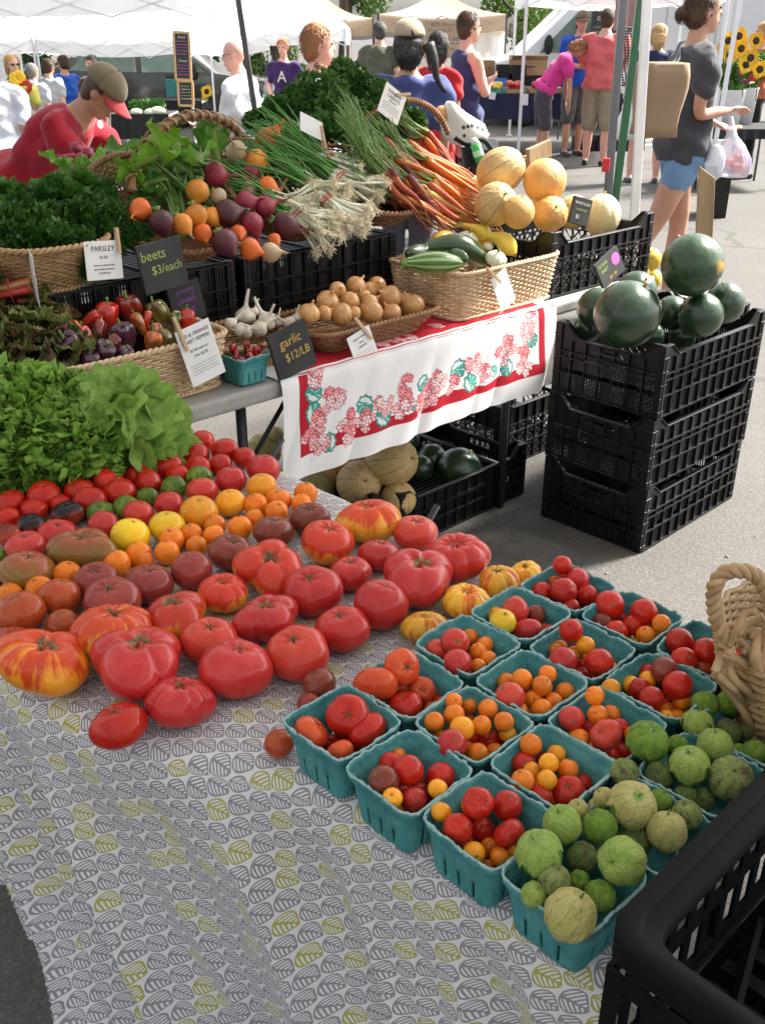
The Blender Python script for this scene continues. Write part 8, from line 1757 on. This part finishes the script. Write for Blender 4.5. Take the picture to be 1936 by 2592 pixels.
def pile(label,cat,name,x0,x1,y,D,z,mk,r,n,group,box='willow',seed=0):
 a_ = at_y('D',x0,y,D)[0]; b_ = at_y('D',x1,y,D)[0]; rg_ = random.Random(seed)
 t = thing(name+'_tray','tray of '+label,'tray',(a_,D,z)); b = MB(); L = b_-a_
 b.bx(0,L,0,.3,0,.01); b.bx(0,L,-.008,0,0,.05); b.bx(0,L,.3,.308,0,.05); b.bx(-.008,0,0,.3,0,.05); b.bx(L,L+.008,0,.3,0,.05); b.build('tray_body',M['willow_honey'] if box == 'willow' else M['pulp'] if box == 'pulp' else M['tray_orange'],t,False)
 b = MB(); b.ball((0,0,0),(1,1,.88),12,8); me = b.mesh(name,mk)
 for k in range(n):
  x = rg_.uniform(r,L-r); y_ = rg_.uniform(0.02,.28); link(name,me,None,(a_+x,D+y_,z+.03+r+.04*rg_.random()+.06*y_),None,r*rg_.uniform(.85,1.1),'far '+label[:-1]+' in the tray on the navy table',cat,group)
simple('tray_orange',(.5,.1,.02)); simple('zuc_far',(.02,.08,.015)); simple('lilac',(.25,.12,.25))
z0 = zt+.008
pile('red tomatoes','tomato','tomato',1093,1135,195,14.65,z0,TM['red'],.042,20,'tomatoes on the navy table left of the white pole',seed=1); pile('ripe tomatoes','tomato','tomato',1145,1200,195,14.65,z0,TM['red'],.042,24,'tomatoes on the navy table right of the white pole',seed=2); pile('shiny tomatoes','tomato','tomato',1200,1262,192,14.65,z0,TM['red'],.04,24,'tomatoes on the navy table behind the bending woman',seed=3)
pile('green zucchinis','zucchini','zucchini',1020,1058,196,14.65,z0,M['zuc_far'],.04,14,'zucchinis on the navy table',seed=4); pile('yellow squashes','squash','squash',1060,1090,196,14.65,z0,M['squash_yellow'],.035,12,'yellow squashes on the navy table','pulp',seed=5)
pile('green peppers','pepper','pepper',1265,1300,190,14.65,z0,M['zuc_far'],.04,10,'green peppers on the navy table',seed=6); pile('small plums','plum','plum',1315,1340,195,14.65,z0,M['lilac'],.03,12,'plums on the navy table',seed=7)
pile('carrots roots','carrot','carrot',1022,1058,205,14.45+.2,z0-.001,M['carrot_orange'],.03,3,'carrots on the navy table',seed=8) if False else None
for (x,y,w_,h,lb) in ((1063,207,.09,.09,'small white price card on the navy table left of the white pole'),(1235,196,.11,.10,'white price card standing among the far tomatoes'),(1246,215,.10,.19,'long white price tag hanging down the navy cloth')):
 c = at_y('D',x,y,14.5); b = MB(); b.box((0,0,0),(w_,.004,h)); o = b.build('price_card',M['card'],None,False); o.location = tuple(c); o.rotation_euler = (.1,.15,0); tag(o,lb,'sign')
c = at_y('D',1132,215,14.1); b = MB(); b.box((0,0,0),(.10,.004,.14)); o = b.build('price_card',M['card'],None,False); o.location = tuple(c); tag(o,'white card fixed to the white tent leg at the navy table','sign')
# shelf of boxes behind the table
t,qa,qb,zs = far_table('display_shelf','white shelf behind the produce table with boxes and crates',1012,1240,16.0,180,190,.6,M['card'])
M['cardboard'] = mat('cardboard',(.30,.17,.085),(.38,.23,.12),5,.85)
def boxo(name,label,cat,x0,y0,x1,y1,D,dep,m,z=None,group=None,flaps=False):
 a_,b_ = at_y('D',x0,y0,D),at_y('D',x1,y1,D); g_ = b_[2] if z is None else z; t = thing(name,label,cat,(a_[0],D,g_),group=group); L,H_ = b_[0]-a_[0],a_[2]-g_; b = MB(); th = .008
 b.bx(0,L,0,dep,0,th); b.bx(0,L,0,th,th,H_); b.bx(0,L,dep-th,dep,th,H_); b.bx(0,th,th,dep-th,th,H_); b.bx(L-th,L,th,dep-th,th,H_); bevel(b.build('box_body',m,t,False),.003)
 if flaps: b = MB(); b.box((L/2,-.03,H_+.02),(L,.004,.08),np.array(Matrix.Rotation(.8,3,'X'))); b.box((L/2,dep+.03,H_+.02),(L,.004,.08),np.array(Matrix.Rotation(-.8,3,'X'))); b.build('flap',m,t,False)
 if m is M['cardboard']:
  b = MB(); b.bx(L*.35,L*.65,-.002,.0,H_*.5,H_*.58); b.build('hand_hole',M['black_metal'],t,False)
 return t
boxo('cardboard_box','brown cardboard box on the shelf right behind the white tent leg','box',1105,128,1180,163,16.1,.35,M['cardboard'],flaps=True); boxo('cardboard_box','brown cardboard box with hand holes behind the man in the tank top','box',1040,165,1082,200,15.9,.35,M['cardboard'],z=zs+.008); boxo('cardboard_box','cardboard box at the top of the stack beside the tan banner','box',1046,131,1068,164,16.2,.35,M['cardboard'])
for k,(x0,y0,x1,y1) in enumerate(((1075,140,1102,160),(1075,160,1105,180),(1100,160,1135,182),(1135,163,1170,185),(1108,140,1136,160))): boxo('stacked_crate',['black crate behind the cardboard box, top left','black crate on the shelf next to the cardboard box','black crate on the shelf left of the white tent leg','black crate on the shelf behind the bending woman','black crate in the upper row left of the tent leg'][k],'crate',x0,y0,x1,y1,15.9,.3,M['black_plastic'],group='black crates on the far shelf')
boxo('white_box','white lidded box under the navy table','box',1048,318-12,1075,345-10,15.0,.4,M['card'],z=0); boxo('white_box','second white box under the navy table, nearer the tank top man','box',1030,300,1047,330,15.3,.4,M['card'],z=0)
for k,(x0,x1) in enumerate(((1245,1282),(1290,1335),(1350,1390))): boxo('stacked_crate',['black crate on the asphalt under the navy table','black crate behind the salmon shirted man\'s feet','black crate behind the woman in navy'][k],'crate',x0,298,x1,330,14.9,.4,M['black_plastic'],z=0)
c = at_y('D',1075,188,15.8); b = MB(); b.bx(-.05,.12,0,.1,0,.12); o = b.build('small_box',mat('blue_box',(.05,.15,.5)),None,False); o.location = tuple(c); tag(o,'small blue and red packet on the shelf by the squash','box')
# ------------------------------------------------------------------ white van
M['van_white'] = mat('van_white',(.66,.68,.68),(.60,.62,.62),1.2,.3,coat=.4); M['glass_dark'] = mat('glass_dark',(.10,.16,.14),(.20,.30,.25),.8,.06,coat=.8); M['rubber'] = mat('rubber',(.015,.015,.016),rough=.8)
def vehicle(name,label,cat,px_front,D,prof,wins,wid,m,wheels,mirror=None,flip=1,extra=None):
 """prof: side outline (x back from the nose, z); wins: window outlines on the side"""
 q = at_y('D',px_front,200,D); g_ = ground(q[0],D); t = thing(name,label,cat,(q[0],D,g_)); b = MB()
 n = len(prof); V = [(x*flip,0,z) for x,z in prof]+[(x*flip,wid,z) for x,z in prof]; F = [tuple(range(n)),tuple(range(2*n-1,n-1,-1))]+[(i,i+n,(i+1) % n+n,(i+1) % n) for i in range(n)]
 b.add(V,F); me = fix_normals(b.mesh('body',m,True)); o = link('body',me,t); bevel(o,.05,4)
 for i,wn in enumerate(wins):
  b = MB(); k = len(wn); b.add([(x*flip,-.012,z) for x,z in wn]+[(x*flip,.0,z) for x,z in wn],[tuple(range(k)),tuple(range(2*k-1,k-1,-1))]+[(j,j+k,(j+1) % k+k,(j+1) % k) for j in range(k)]); link('window',fix_normals(b.mesh('window',M['glass_dark'],False)),t)
 for x in wheels:
  for y in (.02,wid-.22):
   b = MB(); n_ = 28; b.rings([[(x*flip+r*math.cos(2*PI*j/n_),y+yy,.34+r*math.sin(2*PI*j/n_)) for j in range(n_)] for (yy,r) in ((-.05,.2),(-.06,.30),(0,.34),(.2,.34),(.22,.3))]); tr_ = fix_normals(b.mesh('tyre',M['rubber'])); link('wheel',tr_,t)
   b = MB(); b.rings([[(x*flip+r*math.cos(2*PI*j/n_),y+yy,.34+r*math.sin(2*PI*j/n_)) for j in range(n_)] for (yy,r) in ((-.075,.06),(-.07,.2),(-.05,.21))]); link('rim',fix_normals(b.mesh('rim',M['white_metal'])),t)
 if mirror: b = MB(); b.ball((mirror[0]*flip,-.16,mirror[1]),(.08,.10,.16),14,10); b.tube([(mirror[0]*flip,0,mirror[1]-.05),(mirror[0]*flip,-.12,mirror[1])],.02,6); b.build('wing_mirror',M['rubber'],t)
 b = MB(); b.bx(*sorted((.3*flip,(prof[-1][0]-.3 if False else max(p[0] for p in prof)-.3)*flip)),-.015,.0,.42,.50); b.build('sill_strip',M['rubber'],t,False)
 b = MB(); b.bx(*sorted((1.9*flip,2.05*flip)),-.03,-.01,1.12,1.16); b.build('door_handle',M['rubber'],t,False)
 b = MB(); b.ball((.12*flip,.25,.85),(.14,.18,.12),12,8); b.ball((.12*flip,wid-.25,.85),(.14,.18,.12),12,8); b.build('headlight',M['glass_dark'],t); return t
vehicle('cargo_van','white cargo van with a green tinted side window behind the produce table','van',1012,19.0,[(.05,.35),(.0,.75),(.12,1.0),(.9,1.18),(1.75,1.95),(2.1,2.12),(5.8,2.2),(5.95,2.0),(6.0,.4)],[[(1.22,1.22),(1.85,1.86),(2.35,1.92),(2.35,1.22)],[(2.5,1.25),(2.5,1.9),(3.1,1.9),(3.1,1.25)]],2.0,M['van_white'],(1.0,4.8),(1.35,1.35))
q0,q1 = at_y('D',1320,100,18.2),at_y('D',1700,100,18.2); t = thing('box_trailer','plain white box trailer filling the background at the right','trailer',(q0[0],18.2,0)); b = MB(); b.bx(0,q1[0]-q0[0]+2,0,2.2,.5,2.9); bevel(b.build('body',M['van_white'],t,False),.04,3)
for x in (1.0,1.9): b = MB(); b.tube([(x,-.02,.33),(x,.2,.33)],.33,24); b.build('wheel',M['rubber'],t)
for k in range(6): b = MB(); b.bx(.02+k*.85,.035+k*.85,-.006,0,.55,2.85); b.build('panel_seam',M['table_top'],t,False)
c = at_y('D',1303,62,17.9); board('menu_chalkboard','small blackboard hanging on the van side behind the salmon shirted man','sign',c,.42,.50,(0,0,0),M['slate'],[('Greens',.3,.09,M['chalk_white']),('-',.05,.02,M['chalk_green']),('-',-.1,.02,M['chalk_white']),('-',-.25,.02,M['chalk_green'])],.02)
# dark car and silver car
M['car_black'] = mat('car_black',(.012,.014,.014),(.02,.022,.022),2,.2,coat=.8); M['car_silver'] = mat('car_silver',(.45,.47,.48),(.5,.52,.53),2,.25,coat=.6,metal=.3)
CARP = [(.05,.35),(.0,.7),(.15,.92),(1.1,1.05),(1.75,1.55),(3.4,1.6),(4.2,1.15),(4.45,1.0),(4.5,.4)]
vehicle('parked_car','dark green black car parked behind the menu chalkboard','car',590,20.5,[(x,z+.15) for x,z in CARP],[[(1.3,1.22),(1.8,1.64),(2.5,1.68),(2.5,1.22)],[(2.6,1.22),(2.6,1.68),(3.4,1.66),(3.9,1.25)]],1.8,M['car_black'],(.9,3.6),(1.5,1.25),flip=-1)
vehicle('parked_car','pale silver car parked behind the woman with short auburn hair','car',715,27,CARP,[[(1.3,1.1),(1.8,1.5),(2.5,1.54),(2.5,1.1)],[(2.6,1.1),(2.6,1.54),(3.4,1.52),(3.9,1.12)]],1.8,M['car_silver'],(.9,3.6),(1.5,1.1))
# menu chalkboards on the post
M['frame_pine'] = mat('frame_pine',(.48,.30,.13),(.58,.38,.18),12,.6)
def menu(label,x0,y0,x1,y1,D,lines):
 a_,b_ = at_y('D',x0,y0,D),at_y('D',x1,y1,D); c = (a_+b_)/2; w_,h = b_[0]-a_[0],a_[2]-b_[2]; t = board('menu_chalkboard',label,'sign',c,w_-.03,h-.03,(0,R(2),0),M['slate'],lines,.02)
 for (cx_,cz,sx_,sz) in ((0,h/2,w_+.02,.035),(0,-h/2,w_+.02,.035),(-w_/2,0,.035,h-.036),(w_/2,0,.035,h-.036)): b = MB(); b.box((cx_,-.004,cz),(sx_,.035,sz)); b.build('frame_rail',M['frame_pine'],t,False)
 return t
menu('tall framed menu chalkboard with blue and violet writing',374,70,415,172,16.5,[('Bread',.42,.05,M['chalk_white']),('-',.33,.022,M['chalk_pink']),('-',.26,.022,M['chalk_pink']),('-',.19,.022,M['chalk_violet']),('-',.12,.022,M['chalk_pink']),('-',.05,.022,M['chalk_pink']),('Cheese',-.1,.05,M['chalk_white']),('-',-.2,.022,M['chalk_pink']),('-',-.27,.022,M['chalk_pink']),('-',-.34,.022,M['chalk_violet']),('-',-.41,.022,M['chalk_pink'])])
menu('short framed chalkboard hanging under the tall menu board',384,175,419,228,16.45,[('-',.32,.022,M['chalk_green']),('-',.18,.022,M['chalk_white']),('-',.04,.022,M['chalk_green']),('-',-.1,.022,M['chalk_green']),('-',-.24,.022,M['chalk_white'])])
# printed banner under the tan tent
a_,b_ = at_y('D',915,45,19.5),at_y('D',1020,126,19.5); c = (a_+b_)/2; board('banner','tan fabric banner with dark printed address lines','banner',c,b_[0]-a_[0],a_[2]-b_[2],(0,0,0),M['tan_canvas'],[('4870 Alsworth St',.40,.10,M['ink_soft']),('Florence, KY 41042',.25,.10,M['ink_soft']),('859-525-8881',.02,.10,M['ink_soft']),('-',-.10,.035,M['ink_soft']),('Quality Meats',-.28,.10,M['ink_soft']),('Since 19',-.42,.09,M['ink_soft'])],.006)
q = at_y('D',905,100,23); b = MB(); L = at_y('D',1092,100,23)[0]-q[0]; b.grid(np.array([[(q[0]+L*i/40,23.+.05*math.sin(i*.9),z_) for z_ in (ground(q[0],23)+.1,1.55)] for i in range(41)])); tag(b.build('tent_wall',M['white_canvas']),'white fabric side wall behind the tan banner','tent wall')
# barrels, bushel baskets, far tables at the left
for k,(x,lb) in enumerate(((473,'blue plastic barrel farthest left'),(498,'blue plastic barrel in the middle of the three'),(520,'blue plastic barrel nearest the bald man'))):
 p = at_y('D',x,254,15.5); g_ = ground(p[0],15.5); t = thing('plastic_barrel',lb,'barrel',(p[0],15.5,g_)); b = MB(); n_ = 24; hh = max(.5,p[2]-g_); b.rings([[(r*math.cos(2*PI*j/n_),r*math.sin(2*PI*j/n_),z_*hh) for j in range(n_)] for (r,z_) in ((.12,0),(.13,.05),(.14,.3),(.135,.33),(.145,.36),(.14,.7),(.135,.95),(.13,1.0),(.10,1.0),(.10,.97))]); b.build('barrel_body',mat('blue_plastic%d' % k,(.03,.14,.42),(.05,.2,.5),4,.35),t); b = MB(); b.tube([(.142*math.cos(a_),.142*math.sin(a_),hh*.86) for a_ in np.linspace(0,6.28,20)[:-1]],.006,5,True); b.build('hoop',M['white_metal'],t)
 text(t,'Z',(0,-.147,hh*.55),.16,M['card'],(PI/2,0,0))
for k,(x,lb,mt_) in enumerate(((380,'pale bushel basket on the asphalt by the chalkboard post','willow_pale'),(413,'brown bushel basket piled with pink fruit','willow_honey'))):
 p = at_y('D',x,278,15.8); g_ = ground(p[0],15.8); t = thing('bushel_basket',lb,'basket',(p[0],15.8,g_)); hh = .32; b = MB()
 for j in range(22): a_ = 2*PI*j/22; b.tube([(.13*math.cos(a_),.13*math.sin(a_),0),(.17*math.cos(a_),.17*math.sin(a_),hh)],.017,4,flat=.4)
 b.build('slats',M[mt_],t); b = MB()
 for z_,r in ((.05,.14),(.17,.158),(.31,.178)): b.tube([(r*math.cos(a_),r*math.sin(a_),z_) for a_ in np.linspace(0,6.28,24)[:-1]],.010,5,True)
 b.build('hoops',M[mt_],t)
 if k: b = MB(); [b.ball((.11*math.cos(i*2.4)*(i/12)**.5,.11*math.sin(i*2.4)*(i/12)**.5,.31+.03*(1-i/12)),.04,8,6) for i in range(12)]; b.build('fruit',M['petal_red'],t)
M['black_cloth'] = mat('black_cloth',(.012,.012,.013),(.02,.02,.022),3,.9)
def tbl2(label,x0,x1,D,yt,yb,cm): return far_table('market_table',label,x0,x1,D,yt,yb,.8,cm)
far_table('market_table','black draped market table with pale squash behind the red shirted man',205,365,16.5,247,300,.8,M['black_cloth']); far_table('market_table','raised black shelf with vegetables under the white tent on the left',300,436,18.5,218,262,.7,M['black_cloth'])
far_table('market_table','grey folding table with white boxes left of the auburn haired woman',552,700,13.6,222,262,.8,mat('grey_white_cloth',(.5,.51,.53),(.42,.43,.45),6,.8))
for k,(x,y,r,lb) in enumerate(((342,240,.10,'pale round squash at the right end of the black table'),(327,243,.09,'cream squash beside the round one on the black table'),(295,242,.08,'small cream gourd on the black table'))):
 p = at_y('D',x,y,16.6); b = MB(); b.ball((0,0,0),(1.25,1,.7),16,10); o = b.build('far_squash',M['patty_pale']); o.location = tuple(p); o.scale = (r,)*3; tag(o,lb,'squash'); bb_ = MB(); bb_.tube([(1.1,0,.1),(1.4,0,.25)],.1,6); bb_.build('stem',M['stem_green'],o)
herb('bunches of dark greens on the black table behind the cap','greens','leafy_greens',at_y('D',322,232,16.8),[(0,0,0,.12),(-.2,0,0,.1),(.15,0,.02,.1)],500,.05,M['herb_dark'],19,4)
boxo('teal_box','teal storage tub on the shelf under the white tent','tub',357,172,400,210,18.3,.3,mat('teal_plastic',(.02,.16,.15),rough=.4))
q = at_y('D',247,120,21.5); b = MB(); L = at_y('D',355,120,21.5)[0]-q[0]; b.box((q[0]+L/2,21.5,1.0),(L,.03,1.5)); tag(b.build('partition',mat('grey_panel',(.50,.53,.55),(.4,.43,.46),2,.7),None,False),'pale grey back panel inside the white tent on the left','panel')
c = at_y('D',326,140,21.4); b = MB(); b.box(tuple(c),(.42,.02,.42)); o = tag(b.build('poster',mat('poster_tan',(.40,.20,.07),(.5,.4,.3),1.2,.6),None,False),'brown and cream poster on the grey panel','poster')
q = at_y('D',-30,130,21); b = MB(); L = at_y('D',48,130,21)[0]-q[0]; b.box((q[0]+L/2,21,.95),(L,.03,1.5)); tag(b.build('partition',M['van_white'],None,False),'white fabric panel behind the people at the far left','panel')
for k,(x,y) in enumerate(((600,222),(628,226),(655,230))): boxo('vegetable_tray',['white tray on the grey table at the left','middle white tray of the grey table','white wire basket beside the auburn haired woman'][k],'tray',x-12,y-16,x+12,y,13.8,.25,M['card'])
# small table with red onions by the man in red, and the easel board
p = at_y('D',170,400,4.35)
boxo('produce_crate','brown crate of red onions in front of the red shirted man','crate',130,352,195,400,4.4,.25,M['wood_old'],z=None)
for k in range(14):
 P = at_y('D',138+rnd.random()*55,318+rnd.random()*55,4.45+.012*k); o = link('red_onion',ONI,None,tuple(P),(rnd.uniform(-1,1),rnd.uniform(-1,1),0),.030,'red onion in the crate by the red shirted man','onion','red onions by the man in red');
 if k == 0: ro = ONI.copy(); ro.materials.clear(); ro.materials.append(M['beet_red'])
 o.data = ro
p0_ = at_y('D',222,390,5.6); b = MB(); tp0,tp1,tb0,tb1 = at_y('D',203,332,5.6),at_y('D',230,332,5.6),at_y('D',213,470,5.4),at_y('D',248,470,5.4)
b.rings([[tp0,tp1,tp1+[0,.02,0],tp0+[0,.02,0]],[tb0,tb1,tb1+[0,.02,0],tb0+[0,.02,0]]]); tag(link('wooden_board',fix_normals(b.mesh('wooden_board',mat('maroon_board',(.10,.045,.035),(.14,.07,.05),12,.6),False))),'dark reddish plank slanting below the reaching man\'s arms','board')
# sunflowers in buckets at the right
for k,(x,y) in enumerate(((1408,185),(1432,190))):
 pass
bks = [(1405,205,'white bucket of sunflowers left of the leaning white poles'),(1582,205,'white bucket of sunflowers between the two leaning white poles'),(1612,195,'white bucket of flowers at the right photo edge')]
for k,(x,y,lb) in enumerate(bks[1:]):
 D = 11.2+.4*k; p = at_y('D',x,y,D); t = thing('flower_bucket',lb,'bucket',(p[0],D,.62)); b = MB(); n_ = 24; b.rings([[(r*math.cos(2*PI*j/n_),r*math.sin(2*PI*j/n_),z_) for j in range(n_)] for (r,z_) in ((.10,0),(.125,.36),(.13,.37),(.12,.37),(.11,.3))]); b.build('bucket_body',M['white_metal'],t); b = MB(); [b.tube([(.04*math.cos(i),.04*math.sin(i),.05),(.12*math.cos(i),.12*math.sin(i),.62)],.006,4) for i in range(9)]; b.build('stems',M['stem_dark'],t)
 leaf_cloud([(0,0,.5),(.1,0,.6),(-.1,0,.55)],[.16,.12,.12],320,.06,60+k).build('foliage',M['herb_mid'],t,False)
t_,_,_,_ = far_table('flower_table','black draped flower table at the right edge',1500,1720,11.0,280,300,.8,M['black_cloth'])
SF = [(1572,88,11.0),(1595,78,11.1),(1600,105,11.0),(1575,120,11.1),(1620,125,10.9),(1588,92,11.3),(1610,140,10.9),(1632,88,11.2),(1565,105,11.2),(1640,150,10.9)]
for k,(x,y,D) in enumerate(SF): sunflower(at_y('D',x,y,D),.095,(-.2+.1*(k % 4),-1,.2-.1*(k % 3)),label='yellow sunflower in the buckets between the leaning poles at the right',group='sunflowers at the right edge',stem=.3)
for k in range(14):
 P = at_y('D',1595+rnd.random()*60,150+rnd.random()*30,10.95); b = MB(); [b.ball((math.cos(i*2.4)*.5,-.2,math.sin(i*2.4)*.5),(.4,.3,.4),6,4) for i in range(7)]; o = b.build('small_flower',M['petal_maroon' if k % 3 else 'petal_red']); o.location = tuple(P); o.scale = (.035,)*3; tag(o,'small maroon flower in the bouquet buckets at the right edge','flower','maroon flowers at the right edge')
for (xt,yt,xb,yb,D,lb) in ((1598,0,1528,400,9.6,'slanting white tent pole nearer the right edge'),(1563,60,1536,270,10.8,'white tent pole left of the slanting one, by the sunflowers')):
 a_,b_ = at_y('D',xb,yb,D),at_y('D',xt,yt,D+.2); pole(lb,down_to(a_,b_,0),down_to(a_,b_,2.2),.035,M['white_metal'])
boxo('speaker_box','black box standing on the asphalt behind the walking woman','box',1538,368,1572,432,9.2,.3,M['black_plastic'],z=0)
c = at_y('D',1575,250,11.2)
# scarf and necklaces hanging between the poles
c = at_y('D',1359,30,5.2); t = thing('hanging_necklaces','strings of black beads hanging between the grey and green poles','necklaces',tuple(c))
for k in range(5):
 b = MB(); x0 = -.03+.015*k
 for i in range(22): b.ball((x0+.006*math.sin(i*.6+k),.01*k,-.06-i*.012),.006,6,5)
 b.build('bead_string',M['black_metal'],t)
b = MB(); b.grid(np.array([[(-.05+.11*i/8,.02*math.sin(i*1.3),.10-.17*j/6) for j in range(7)] for i in range(9)])); tag(b.build('hanging_cloth',cloth((.55,.34,.33))),'pale pink patterned cloth hanging above the beads','cloth'); COL.objects[-1].location = tuple(c)
for o in COL.objects:
 if o.name.startswith('hanging_cloth'): o.location = tuple(c+np.array([0,.1,0]))
pole('thin dark rod from which the beads and pink cloth hang',(c[0],c[1]+.12,0),(c[0],c[1]+.12,2.2),.012,M['dark_leg'])
# leaf litter and crumbs
b = MB(); rg_ = np.random.default_rng(2)
for k in range(260):
 x,y = rg_.uniform(-1.5,3.5),rg_.uniform(1.2,6); s = rg_.uniform(.003,.009); a_ = rg_.random()*6; b.add([(x+s*math.cos(a_),y+s*math.sin(a_),.004),(x-s*math.sin(a_)*.5,y+s*math.cos(a_)*.5,.008),(x-s*math.cos(a_),y-s*math.sin(a_),.004),(x+s*math.sin(a_)*.5,y-s*math.cos(a_)*.5,.003)],[(0,1,2,3)])
b.build('leaf_litter',mat('leaf_litter',(.16,.15,.06),(.30,.26,.16),30,.9),None,False,kind='stuff')
